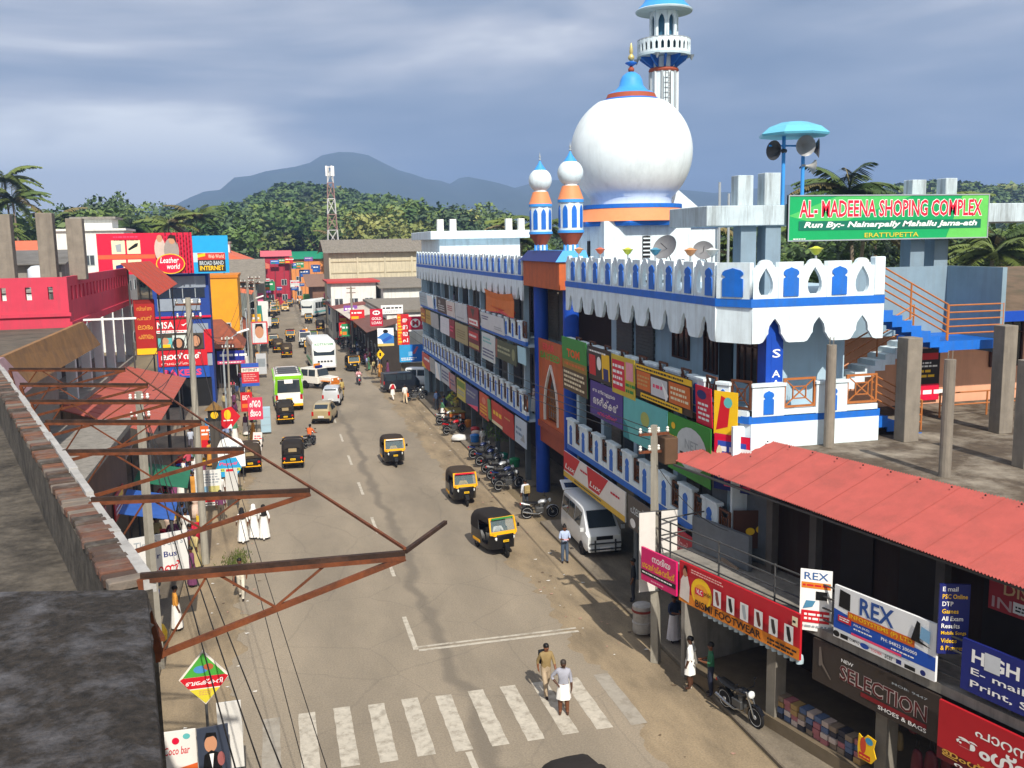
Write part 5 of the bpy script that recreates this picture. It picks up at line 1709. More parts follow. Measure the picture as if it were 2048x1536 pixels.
post_sign('tall blue sign with white Malayalam letters by the left kerb', -15.15, 54, .95, .85, 1.8, mat('#3f86b8', .5, .06), [('t', .2, .72, .5, .16, 'പി', WHT), ('t', .15, .45, .6, .16, 'സി', WHT), ('t', .2, .15, .5, .16, 'ഒ', WHT)])
kt = thing('kiosk_top', 'small gabled brown notice stand with a yellow disc', 'stand', (-15.0, 53.2, 0))
B().box(-.35, 0, 2.7, .35, .12, 3.35).obj('panel', mat('#2c2a26', .6, .1), kt)
B().box(-.3, .02, 0, .3, .1, 2.7).obj('stand', mat('#4b4640', .7, .1), kt)
b = B(); b.add([(-.5, -.15, 3.3), (.5, -.15, 3.3), (0, -.15, 3.75), (-.5, .3, 3.3), (.5, .3, 3.3), (0, .3, 3.75)], [(0, 1, 2), (5, 4, 3), (0, 2, 5, 3), (1, 4, 5, 2), (0, 3, 4, 1)])
b.obj('gable', mat('#8a6a3c', .7, .1), kt)
B().lathe([(.2, 0), (.2, .03)], 14).obj('disc', YEL, kt, mw=Matrix.Translation((0, -.01, 3.02)) @ Matrix.Rotation(PI / 2, 4, 'X'))
post_sign('red arrow-shaped sign with a yellow figure by the kerb', -14.3, 55, 1.85, 1.15, 1.3, RED, [('e', .4, .65, .16, .22, YEL), ('l', .2, .35, .5, .1, 1, WHT), ('p', [(.35, .05), (.6, .05), (.55, .25)], WHT)], shape=[(0, 0), (.6, .1), (1, .55), (.6, 1), (0, .85)])
post_sign('round-topped white board frame standing by parked autorickshaws', -14.1, 50.2, .75, 1.35, 1.55, WHT, [('l', .2, .5, .6, .25, 2, GREYP)], 2, shape=[(0, 0), (1, 0), (1, .7), (.88, .92), (.7, 1), (.3, 1), (.12, .92), (0, .7)])
post_sign('blue hexagon sign with red and yellow lettering by the kerb', -14.15, 47.6, .85, 1.25, .95, mat('#2f9bd0', .5, .06), [('t', .15, .58, .7, .2, 'Payyil', mat('#e04a78'), .2, .03), ('r', .05, .3, .9, .16, mat('#c8d23a')), ('l', .1, .33, .8, .1, 1, NAVY)], 2, shape=[(.15, 0), (.8, .05), (1, .45), (.8, 1), (.2, .95), (0, .4)])
post_sign('poster of a veiled face by the left kerb', -15.4, 47, .55, .7, .85, mat('#d8c9bb', .5, .06), [('e', .5, .5, .36, .46, DKBROWN), ('e', .5, .45, .25, .38, FACEC), ('e', .4, .52, .05, .02, BLK), ('e', .6, .52, .05, .02, BLK), ('r', .42, .25, .16, .03, RED)], 2)
post_sign('white timetable board with picture strip by the left kerb', -14.9, 44.3, .35, 1.15, 1.65, mat('#dcdcd8', .5, .06), [('l', .08, .62, .84, .3, 4, GREYP), ('r', .05, .25, .42, .3, mat('#86b4d0')), ('r', .5, .25, .42, .3, mat('#c8c07a')), ('r', .05, .1, .9, .1, RED), ('l', .1, .02, .8, .06, 1, BLK)], 2)
post_sign('white cloth board hung on a post by the left kerb', -13.9, 44.8, .5, .55, 1.4, mat('#c6c6c2', .6, .1), [('r', .1, .9, .6, .08, RED)], 2)
post_sign('orange and red narrow sign by the left kerb', -15.6, 53.5, 1.0, .45, 1.4, mat('#d8642c', .5, .06), [('l', .15, .6, .7, .3, 2, WHT), ('r', .1, .1, .8, .35, RED)])
post_sign('stacked blue, white and red INTERNET sign over the left kerb', -13.2, 61, 3.4, 1.05, 1.45, mat('#c8313a', .5, .06), [('r', 0, .82, 1, .18, mat('#2f58b0')), ('r', 0, .62, 1, .18, mat('#e4ded2')), ('t', .08, .65, .84, .12, 'INTERNET', BLK), ('r', 0, 0, 1, .14, mat('#2f58b0')), ('l', .1, .2, .7, .35, 4, mat('#e09a94'))])
post_sign('red sign with a white heart below the INTERNET sign', -13.5, 60.5, 1.9, .7, 1.2, mat('#c02028', .5, .06), [('t', .15, .6, .6, .25, 'ലോ', WHT), ('r', .1, .2, .8, .2, mat('#e8702c'))])
post_sign('pink-white sign with two bold letters by the kerb', -12.95, 58.2, 1.75, .85, 1.35, mat('#cf3c58', .5, .06), [('t', .12, .55, .74, .32, 'ഫോ', WHT, 0, .03), ('t', .12, .15, .74, .32, 'ട്ടോ', WHT, 0, .03)])
fz = thing('ice_chest', 'tall pale blue ice chest standing by the green minibus', 'cooler', (-12.45, 62.5, 0))
b = B(); b.box(-.32, 0, .1, .32, .5, 1.75); b.obj('cabinet', mat('#9fbccb', .5, .06), fz, bevel=.03)
for z in (.6, 1.1):
    B().box(-.28, -.012, z, .28, 0, z + .02).obj('door_seam', GREYP, fz)
sbd = sign('sandwich_board', 'white leaning sandwich board on the kerb grass', 'sign', (-13.25, 57.6, 0), (.9, -.3, 0), .55, 1.1, mat('#dcd6d0', .6, .06), [('l', .15, .6, .7, .25, 2, CRIM), ('r', .2, .1, .6, .3, mat('#c8b8b0'))], .04, up=(.2, .25, 1))
# diamond sign and posters low in the left corner
dm = post_sign('diamond sign in green, red and yellow with Malayalam lettering', -13.46, 20, 2.42, 1.02, 1.2, mat('#e9dfd2', .5, .05), [('p', [(.5, .96), (.08, .53), (.92, .53)], mat('#4aa03c')), ('e', .44, .66, .14, .07, mat('#4a8ac0')), ('e', .6, .7, .1, .06, mat('#a85a3a')), ('p', [(.08, .53), (.02, .5), (.18, .32), (.82, .32), (.98, .5), (.92, .53)], RED), ('t', .13, .38, .74, .1, 'ബേക്കറി', WHT, .15, .02), ('p', [(.2, .3), (.5, .03), (.8, .3)], mat('#d8c83a')), ('l', .38, .18, .24, .1, 3, TAN)], 1, shape=[(.5, 0), (1, .5), (.5, 1), (0, .5)])
post_sign('white poster with red script and a food picture', -14.0, 19.3, 1.0, .72, 1.25, mat('#e4e0da', .5, .05), [('t', .12, .6, .7, .14, 'Coco bar', RED, .2), ('e', .75, .9, .1, .05, TEAL), ('e', .45, .84, .1, .06, CRIM), ('p', [(0, .15), (.4, .35), (1, .42), (1, .1)], mat('#d8632c')), ('p', [(0, .08), (.5, .2), (1, .2), (1, 0), (0, 0)], CRIM), ('r', 0, 0, 1, .06, NAVY)], 2)
post_sign('dark film poster with a suited man beside the white poster', -13.3, 19.2, 1.0, .62, 1.3, mat('#39404f', .5, .1), [('e', .42, .72, .2, .14, FACEC), ('p', [(.2, .78), (.3, .92), (.6, .9), (.64, .74), (.55, .85), (.3, .84)], BLK), ('p', [(.1, .2), (.75, .2), (.68, .55), (.42, .62), (.2, .55)], BLK), ('p', [(.36, .56), (.5, .56), (.43, .3)], WHT), ('e', .72, .45, .12, .12, mat('#9a5a58')), ('l', .1, .08, .8, .16, 2, WHT)], 2, .12)
post_sign('blank back of a white framed board behind the posters', -13.0, 19.9, .95, .5, 1.5, mat('#d2d0cb', .6, .06), [], 2)
sign('shop_board', 'white board with red and blue letters on the near left shop', 'sign', (-16.2, 29.5, 1.9), (.95, .3, 0), 1.7, 1.5, mat('#d6d5d2', .5, .06), [('t', .08, .74, .84, .16, 'Tkts & Tours', GREYP), ('t', .3, .5, .5, .12, 'Air Bus', NAVY), ('t', .1, .12, .75, .28, 'ഫോൺ', RED)], .06)
nl = thing('near_left_shops', 'row of small dim shops under the near left roof', 'building')
B().box(-24, 14, 0, -17.6, 39.5, 5.2).obj('wall', mat('#6a5346', .8, .2, 1.4, dirt=.4, streak=1), nl)
B().box(-24.2, 13.8, 5.2, -17.2, 39.7, 5.4).obj('roof', GREYC, nl)
for k in range(7):
    B().box(-17.62, 15 + k * 3.5, .15, -17.56, 17.6 + k * 3.5, 2.6).obj('shutter', [SHUT, mat('#5a4a3c'), mat('#3d444c')][k % 3], nl)
for i, (x, y, z, w, h, c, lb) in enumerate(((-17.5, 35.6, 2.3, 2.2, .9, '#a8322c', 'red and yellow shop board on the near left shops'), (-17.5, 31.5, 2.6, 2.4, .8, '#8a4a34', 'brown shop board on the near left shops'))):
    sign('shop_board', lb, 'sign', (x, y, z), LFACE, w, h, mat(c, .5, .08), [('r', .1, .6, .8, .25, YEL), ('l', .1, .15, .8, .35, 2, WHT)], .05)
# goods on the left footpath
rg = random.Random(21)
GOODS = [('#2050b0', 'blue'), ('#c02038', 'red'), ('#208a58', 'green'), ('#c8b0a0', 'cream'), ('#d8b030', 'yellow'), ('#8a4a70', 'mauve')]
for i in range(34):
    x, y = rg.uniform(-17.1, -15.2), rg.uniform(29, 58)
    c, cn = GOODS[rg.randrange(6)]
    s_ = rg.uniform(.8, 1.3)
    if i % 3 == 0:
        o = B().lathe([(.16, 0), (.2, .02), (.26, .34), (.24, .35), (.18, .06)], 14).obj('plastic_tub', mat(c, .4, .08), smooth=40)
        nm = 'tub'
    elif i % 3 == 1:
        b = B()
        b.box(-.25, -.18, 0, .25, .18, .05)
        for q in ((-.25, -.18, -.21, .18), (.21, -.18, .25, .18), (-.21, -.18, .21, -.15), (-.21, .15, .21, .18)):
            b.box(q[0], q[1], .05, q[2], q[3], .3)
        o = b.obj('crate', mat(c, .5, .1), bevel=.006)
        nm = 'crate'
    else:
        o = B().lathe([(.2, 0), (.3, .08), (.32, .3), (.24, .5), (.1, .56), (.13, .66)], 12).obj('sack', mat(c, .8, .15, 6, bump=.3), smooth=70)
        nm = 'sack'
    o.matrix_local = Matrix.Translation((x, y, .12)) @ Matrix.Rotation(rg.uniform(0, 3), 4, 'Z') @ Matrix.Scale(s_, 4)
    tag(o, '%s %s among the goods on the left footpath' % (cn, {'tub': 'plastic tub', 'crate': 'open crate', 'sack': 'stuffed sack'}[nm]), nm, 'goods on the left footpath')
for i, (x, y, c, lb) in enumerate(((-16.6, 41.0, '#1f6a4c', 'dark green tarpaulin over a left footpath stall'), (-16.7, 36.2, '#2f5aa8', 'blue tarpaulin over a left footpath stall'))):
    quad_sheet('tarpaulin', [(x - 1, y, 2.5), (x - 1, y + 3.2, 2.6), (x + 1.0, y + 3.2, 2.15), (x + 1.1, y, 2.05)], .02, mat(c, .6, .15), lb, 'tarpaulin', 0, [(x - .9, y + .1, 0, 2.45), (x + 1, y + .1, 0, 2.05), (x - .9, y + 3.1, 0, 2.55), (x + .9, y + 3.1, 0, 2.1)])
# ================================================================== vehicles (all face +Y in their own frame)
TYRE = mat('#1c1b1b', .85, .2, 8)
HUB = mat('#8b8c8e', .4, .15, 6, metal=.5)
CHROME = mat('#b8bcc0', .2, .05, metal=.9)
LAMPW = mat('#e6ecec', .15, .05, spec=.8)
REDL = mat('#b01818', .25, .05)
AMB = mat('#e08a20', .3, .05)
GLS = glass((.03, .04, .05, 1), .05)
VBLK = mat('#18181a', .35, .1, 4, coat=.3)
VYEL = mat('#f0ae18', .4, .06, 4)
HOOD = mat('#33291f', .8, .2, 3, bump=.2)
RX = Matrix.Rotation(PI / 2, 4, 'Y')


def wheel(root, x, y, r, w, hub=HUB, spokes=5, name='wheel'):
    t = B().lathe([(r * .62, -w / 2), (r * .93, -w / 2), (r, -w * .28), (r, w * .28), (r * .93, w / 2), (r * .62, w / 2)], 20).obj(name, TYRE, root, mw=Matrix.Translation((x, y, r)) @ RX, smooth=40)
    b = B()
    b.lathe([(r * .6, -w * .42), (r * .64, -w * .3), (r * .64, w * .3), (r * .6, w * .42)], 18)
    b.lathe([(r * .2, -w * .5), (r * .2, w * .5)], 10)
    for k in range(spokes):
        a = 2 * PI * k / spokes
        b.bar((0, 0, 0), (r * .62 * math.cos(a), r * .62 * math.sin(a), 0), r * .16, w * .5)
    b.obj('rim', hub, t)
    return t


def plate_no(root, x, y, z, col=YEL, face=1, w=.3):
    o = B().box(-w / 2, -.01, 0, w / 2, .01, w * .36).obj('number_plate', col, root, loc=(x, y, z))
    b = B()
    for k in range(5):
        b.box(-w * .4 + k * w * .17, .011 * face, w * .1, -w * .4 + k * w * .17 + w * .1, .014 * face, w * .27)
    tag(b.obj('plate_marks', BLK, o), kind='stuff')


def make_auto():
    t = thing('autorickshaw', 'x', 'autorickshaw', (0, 0, 0), 0, 'autorickshaws on the street')
    # lower tub
    st = [(-1.28, .60, .42, .92), (-1.2, .65, .32, .96), (-.2, .65, .30, .96), (.0, .65, .27, .50), (.45, .62, .27, .46), (.62, .58, .3, .98), (.92, .45, .36, 1.02), (1.02, .36, .45, .98)]
    rings = [[(-w, y, z0), (w, y, z0), (w * 1.01, y, (z0 + z1) / 2), (w, y, z1), (-w, y, z1), (-w * 1.01, y, (z0 + z1) / 2)] for y, w, z0, z1 in st]
    B().loft(rings).obj('body', VBLK, t, smooth=35, bevel=.012)
    # hood: roof shell with closed rear quarters
    def arch(y, hw, zb, zt, n=10):
        r = []
        for k in range(n + 1):
            u = k / n
            a = PI * u
            x = -hw * (abs(math.cos(a)) ** .45) * (1 if math.cos(a) >= 0 else -1)
            z = zb + (zt - zb) * (math.sin(a) ** .5 if 0 < u < 1 else 0)
            r.append((x, y, z))
        return r
    def shell(rows, name, m_):
        n = len(rows[0])
        vs = [p for r in rows for p in r]
        fs = [(i * n + k, i * n + k + 1, (i + 1) * n + k + 1, (i + 1) * n + k) for i in range(len(rows) - 1) for k in range(n - 1)]
        return B().add(vs, fs).obj(name, m_, t, smooth=60)
    shell([arch(-1.34, .55, .94, 1.36), arch(-1.3, .63, .93, 1.52), arch(-1.12, .66, .93, 1.66), arch(-.62, .67, .93, 1.74), arch(-.42, .67, .93, 1.75)], 'hood', HOOD)
    shell([arch(-.44, .675, 1.42, 1.76), arch(.1, .66, 1.43, 1.76), (arch(.52, .62, 1.42, 1.71)), arch(.62, .6, 1.42, 1.66)], 'hood_front', HOOD)
    b = B()
    b.add([(-.52, -1.345, .96), (.52, -1.345, .96), (.5, -1.36, 1.3), (-.5, -1.36, 1.3)], [(0, 1, 2, 3)])
    b.obj('rear_flap', HOOD, t)
    B().box(-.24, -1.39, 1.12, .24, -1.365, 1.34).obj('rear_window', mat('#9a8868', .5, .15), t)
    # windscreen with yellow surround
    b = B()
    for p, q in (((-.6, .78, 1.02), (-.57, .6, 1.62)), ((.6, .78, 1.02), (.57, .6, 1.62)), ((-.6, .6, 1.62), (.6, .6, 1.62)), ((-.62, .8, 1.0), (.62, .8, 1.0))):
        b.bar(p, q, .06, .09)
    b.obj('screen_frame', VYEL, t)
    B().add([(-.56, .775, 1.05), (.56, .775, 1.05), (.54, .61, 1.58), (-.54, .61, 1.58)], [(0, 1, 2, 3)]).obj('windscreen', mat('#8fa6ae', .05, .05, spec=.9, alpha=.35), t)
    b = B(); b.loft([[(-.63, .74, .97), (.63, .74, .97), (.63, .74, 1.08), (-.63, .74, 1.08)], [(-.5, .98, .95), (.5, .98, .95), (.5, .96, 1.06), (-.5, .96, 1.06)]])
    b.obj('yellow_band', VYEL, t)
    b = B(); b.box(-.5, .66, 1.6, .5, .72, 1.66)
    b.obj('name_strip', WHT, t)
    for s in (-1, 1):
        B().lathe([(.1, -.02), (.1, .04), (.07, .07)], 14).obj('headlight', LAMPW, t, mw=Matrix.Translation((s * .36, .92, .82)) @ Matrix.Rotation(-PI / 2, 4, 'X'), smooth=60)
        B().lathe([(.04, 0), (.03, .04)], 10).obj('indicator', AMB, t, mw=Matrix.Translation((s * .48, .88, .95)) @ Matrix.Rotation(-PI / 2, 4, 'X'))
        B().box(s * .5 - .07, -1.31, .66, s * .5 + .07, -1.27, .78).obj('tail_light', REDL, t)
        B().bar((s * .64, -.42, .96), (s * .64, -.42, 1.45), .035).obj('door_post', IRON, t)
        b = B(); b.tube([(s * .62, .7, 1.2), (s * .74, .74, 1.25)], .012, 5); b.box(s * .74 - .05, .72, 1.18, s * .74 + .05, .74, 1.34)
        b.obj('mirror', BLK, t)
        wheel(t, s * .52, -.85, .21, .1, spokes=0)
        B().box(s * .63, -1.0, .38, s * .67, -.25, .5).obj('side_stripe', VYEL, t)
    b = B(); b.bar((-.6, -1.36, .48), (.6, -1.36, .48), .05); b.bar((-.5, -1.36, .48), (-.5, -1.27, .55), .04); b.bar((.5, -1.36, .48), (.5, -1.27, .55), .04)
    b.obj('rear_bumper', VYEL, t)
    plate_no(t, 0, -1.34, .6, YEL, -1); plate_no(t, 0, 1.06, .68, YEL, 1, .26)
    # mudguard and fork
    b = B()
    b.loft([[(-.12, .78, .36), (.12, .78, .36), (.12, .82, .52), (-.12, .82, .52)], [(-.13, 1.1, .5), (.13, 1.1, .5), (.1, 1.1, .62), (-.1, 1.1, .62)], [(-.09, 1.3, .36), (.09, 1.3, .36), (.08, 1.33, .42), (-.08, 1.33, .42)]])
    b.obj('mudguard', VBLK, t, smooth=40)
    wheel(t, 0, 1.1, .21, .1, spokes=0, name='front_wheel')
    b = B(); b.box(-.55, -1.0, .5, .55, -.5, .68); b.box(-.55, -1.1, .68, .55, -.95, 1.15)
    b.obj('passenger_seat', mat('#4a2a22', .6, .15), t, bevel=.03)
    b = B(); b.box(-.25, -.1, .5, .25, .22, .68)
    b.obj('driver_seat', mat('#2a2220', .6, .15), t, bevel=.03)
    b = B(); b.tube([(0, .7, .7), (0, .5, .98)], .025, 6); b.tube([(-.28, .42, 1.0), (0, .5, .99), (.28, .42, 1.0)], .02, 6)
    b.obj('handlebar', IRON, t)
    return t


AU0 = make_auto()
autos = [(-5.6, 51.5, PI + .03, 'black autorickshaw with two headlights driving alone in the approaching lane'), (-3.45, 42.7, PI + .02, 'black autorickshaw with glaring windscreen passing the parked motorcycles'),
         (-3.6, 35.2, PI + .2, 'black autorickshaw with white side rail near the man in a pale blue shirt'), (-6.15, 16.45, PI + .1, 'autorickshaw roof just entering at the zebra crossing'),
         (-13.25, 52.6, .02, 'autorickshaw parked beside the round-topped white board'), (-10.95, 52.9, -.04, 'autorickshaw with cream rear window stopped beside the orange-shirted rider'),
         (-11.2, 66.4, .03, 'open-hooded autorickshaw stopped behind the green minibus'), (-10.4, 106.5, .03, 'autorickshaw driving away beyond the white bus'), (-11.7, 118, PI, 'autorickshaw facing down the far street by the portrait poster'),
         (-9.6, 124, PI, 'autorickshaw leading the far traffic queue'), (-6.9, 121, PI, 'autorickshaw beside the far jeep in the traffic queue'), (-4.4, 92, PI + .12, 'autorickshaw parked on the right before the crowd'),
         (-7.8, 109, PI, 'autorickshaw squeezed behind the white bus'), (-11.3, 112, .1, 'autorickshaw turned in at the far left kerb'), (-11.4, 172, PI, 'tiny autorickshaw at the far left of the street'), (-8.2, 196, PI, 'tiny autorickshaw in the farthest queue'), (-6.0, 190, PI, 'tiny autorickshaw beside the farthest queue')]
autos += [(-11.9 + (i % 3) * .5 if i % 2 else -5.2 - (i % 4) * .5, 138 + i * 7.2, PI if i % 3 else .05, 'autorickshaw packed into the far street traffic') for i in range(10)]
for i, (x, y, rz, lb) in enumerate(autos):
    o = AU0 if i == 0 else dup(AU0, None, (x, y, .01), rz, swap={HOOD: mat(['#2a2521', '#3d3226', '#241f1c'][i % 3], .8, .2, 3, bump=.2), WHT: [WHT, CRIM, mat('#2f8a4a'), BLK][i % 4]})
    o.location = (x, y, .01)
    o.rotation_euler = (0, 0, rz)
    o.scale = (.9,) * 3
    o['label'] = lb


def car(name, label, L, W, H, belt, stn, paint, loc, rz, side_win, ws, rw, wr=.28, wy=None, group='cars and vans on the street', trim=BLK, plate_c=WHT, cat='car'):
    """stn: (y, half width, z bottom, z belt, half roof width, z top) from rear to front"""
    t = thing(name, label, cat, loc, rz, group)
    t.scale = (.93,) * 3
    def ring(s):
        y, w, zb, zm, w2, zt = s
        h = [(w * .92, zb), (w, zb + .12), (w * 1.0, (zb + zm) / 2), (w * .98, zm), (w2, zt - .05 if zt - zm > .1 else zt - .01), (w2 * .82, zt)]
        return [(-x, y, z) for x, z in h] + [(x, y, z) for x, z in h[::-1]]
    B().loft([ring(s) for s in stn]).obj('body', paint, t, smooth=38)
    def at(y):
        for a, c in zip(stn, stn[1:]):
            if a[0] <= y <= c[0]:
                u = (y - a[0]) / max(1e-6, c[0] - a[0])
                return [p + (q - p) * u for p, q in zip(a, c)]
        return stn[-1]
    for (y0, y1) in side_win:
        for s in (-1, 1):
            vs = []
            for y, f in ((y0, .1), (y1, .1), (y1, .86), (y0, .86)):
                q = at(y)
                vs.append((s * (q[1] * .98 + (q[4] - q[1] * .98) * f + .022), y, q[3] + (q[5] - .05 - q[3]) * f))
            B().add(vs, [(0, 1, 2, 3)]).obj('side_window', GLS, t)
    def screen(ya, yb, nm):
        a, c = at(ya), at(yb)
        vs = []
        for f, k in ((.1, -1), (.1, 1), (.9, 1), (.9, -1)):
            w_ = (a[4] + (c[4] - a[4]) * f) * .84
            z = a[5] + (c[5] - a[5]) * f
            y = ya + (yb - ya) * f
            d = Vector((0, (c[5] - a[5]), -(yb - ya))).normalized()
            d = d if d.z > 0 or abs(d.z) < .05 else -d
            sg = 1 if nm == 'windscreen' else -1
            vs.append((k * w_, y + sg * .016, z + .012))
        B().add(vs, [(0, 1, 2, 3)]).obj(nm, GLS, t)
    screen(ws[0], ws[1], 'windscreen')
    screen(rw[0], rw[1], 'rear_window')
    yf, yr = stn[-1][0], stn[0][0]
    hw = stn[-2][1]
    for s in (-1, 1):
        B().box(s * hw * .68 - .14, yf - .1, belt - .3, s * hw * .68 + .14, yf + .015, belt - .12).obj('headlight', LAMPW, t, bevel=.02)
        B().box(s * stn[1][1] * .86 - .07, yr - .015, belt - .25, s * stn[1][1] * .86 + .07, yr + .1, belt + .05).obj('tail_light', REDL, t)
        B().box(s * (W / 2 + .08) - .07, ws[0] - .12, belt + .02, s * (W / 2 + .08) + .07, ws[0] - .05, belt + .16).obj('mirror', trim, t)
        for y in (wy or (-L * .31, L * .32)):
            wheel(t, s * (W / 2 - .08), y, wr, .18)
    B().box(-hw * .9, yf - .05, .26, hw * .9, yf + .06, .44).obj('front_bumper', trim, t, bevel=.03)
    B().box(-hw * .9, yr - .06, .26, hw * .9, yr + .05, .44).obj('rear_bumper', trim, t, bevel=.03)
    B().box(-hw * .45, yf - .02, belt - .28, hw * .45, yf + .02, belt - .14).obj('grille', BLK, t)
    plate_no(t, 0, yr - .07, .5, plate_c, -1, .4)
    plate_no(t, 0, yf + .07, .3, plate_c, 1, .4)
    return t


PW = mat('#dfe3e4', .3, .04, coat=.4)
van_st = [(-1.8, .66, .36, .98, .56, 1.72), (-1.72, .73, .28, 1.0, .60, 1.8), (0, .74, .26, 1.0, .62, 1.84), (.75, .74, .26, 1.0, .6, 1.8), (.95, .74, .26, .99, .58, 1.72), (1.62, .72, .26, .98, .66, 1.05), (1.82, .66, .34, .84, .58, .88)]
v1 = car('minivan', 'white minivan with its tailgate raised under the near balcony', 3.67, 1.48, 1.84, 1.0, van_st, mat('#dfe3e4', .3, .04, coat=.4), (.12, 34.6, .11), PI - .03, [(-1.6, -.75), (-.65, .1), (.2, .95)], (1.62, .95), (-1.8, -1.72), trim=mat('#c9cdcf', .4, .05), cat='van')
v1.scale = (1.0,) * 3
b = B(); b.box(-.62, -.02, -.03, .62, .95, .03)
tg_ = b.obj('tailgate', PW, v1, bevel=.02, mw=Matrix.Translation((0, -1.74, 1.78)) @ Matrix.Rotation(PI - .12, 4, 'Z') @ Matrix.Rotation(.18, 4, 'X'))
B().box(-.5, .12, .032, .5, .6, .038).obj('tailgate_glass', GLS, tg_)
b = B()
for z in (.38, .6):
    b.tube([(-.62, 1.9, z), (.62, 1.9, z)], .03, 7)
for x in (-.4, .4):
    b.tube([(x, 1.92, .3), (x, 1.92, .74)], .035, 7)
b.obj('bull_bar', mat('#3a3c3e', .35, .1), v1)
B().add([(-.76, .9, .72), (-.76, -.2, .5), (-.76, .1, .56), (-.76, .85, .82)], [(0, 1, 2, 3)]).obj('side_decal', mat('#6a4a44', .4, .1), v1)
omni = [(-1.65, .64, .36, .98, .56, 1.66), (-1.58, .69, .28, 1.0, .6, 1.74), (.6, .7, .28, 1.0, .6, 1.74), (.9, .7, .28, 1.0, .58, 1.7), (1.45, .69, .28, .98, .62, 1.08), (1.6, .64, .34, .9, .56, .94)]
v2 = car('minivan', 'black minivan parked across the right shoulder with a pale wheel', 3.3, 1.4, 1.74, 1.0, omni, mat('#20242c', .3, .05, coat=.4), (-1.7, 77.6, .01), -PI / 2 + .12, [(-1.45, -.55), (-.45, .3), (.4, .85)], (1.45, .9), (-1.65, -1.58), cat='van')
hb = [(-1.7, .62, .36, .88, .54, 1.0), (-1.62, .7, .26, .9, .56, 1.1), (-1.2, .73, .24, .9, .56, 1.42), (-.6, .74, .24, .9, .56, 1.5), (.25, .74, .24, .88, .55, 1.47), (.95, .73, .24, .86, .62, .98), (1.5, .7, .26, .82, .58, .86), (1.72, .62, .32, .72, .5, .74)]
car('hatchback', 'gold hatchback braking behind the silver car', 3.45, 1.48, 1.5, .9, hb, mat('#b3a27c', .3, .05, metal=.3, coat=.4), (-8.5, 66.2, .01), -.22, [(-1.0, -.3), (-.22, .45)], (.95, .25), (-1.62, -1.2))
est = [(-1.8, .62, .36, .9, .54, 1.3), (-1.72, .72, .26, .92, .58, 1.46), (-.6, .74, .24, .92, .58, 1.55), (.35, .74, .24, .9, .57, 1.5), (1.05, .73, .24, .88, .62, 1.0), (1.6, .7, .26, .82, .58, .88), (1.82, .62, .32, .72, .5, .76)]
car('estate_car', 'silver-white boxy car behind the constable', 3.7, 1.5, 1.55, .92, est, mat('#ccd0d4', .3, .04, metal=.2, coat=.4), (-7.5, 73.4, .01), -.15, [(-1.5, -.7), (-.6, .0), (.08, .6)], (1.05, .35), (-1.8, -1.72))
car('hatchback', 'white hatchback in the far traffic by the left kerb', 3.45, 1.48, 1.5, .9, hb, PW, (-11.6, 178, .01), PI, [(-1.0, -.3), (-.22, .45)], (.95, .25), (-1.62, -1.2))
sed = [(-2.0, .66, .36, .86, .56, .9), (-1.5, .76, .26, .9, .6, 1.0), (-1.0, .78, .24, .92, .6, 1.42), (-.3, .78, .24, .92, .6, 1.5), (.4, .78, .24, .9, .58, 1.46), (1.0, .77, .24, .88, .64, 1.0), (1.7, .74, .26, .82, .6, .88), (2.0, .66, .32, .72, .52, .76)]
car('taxi', 'cream and yellow taxi far up the street', 4.0, 1.56, 1.5, .92, sed, mat('#d8b060', .4, .05, coat=.3), (-9.3, 184, .01), PI, [(-.95, -.2), (-.12, .6)], (1.0, .4), (-1.5, -1.0))
car('hatchback', 'pale car waiting near the far left kerb', 3.45, 1.48, 1.5, .9, hb, mat('#c9ccca', .3, .05, coat=.4), (-12.4, 160, .01), PI, [(-1.0, -.3), (-.22, .45)], (.95, .25), (-1.62, -1.2))
car('pickup_van', 'white van parked under the far wing beyond the motorcycles', 3.3, 1.4, 1.74, 1.0, omni, PW, (.6, 79.5, .01), -PI / 2 - .5, [(-1.45, -.55), (-.45, .3), (.4, .85)], (1.45, .9), (-1.65, -1.58), cat='van')
car('parked_car', 'grey car parked among the left footpath stalls', 3.7, 1.5, 1.55, .92, est, mat('#6a7076', .3, .05, coat=.4), (-18.6, 36.4, .12), .15, [(-1.5, -.7), (-.6, .0), (.08, .6)], (1.05, .35), (-1.8, -1.72))


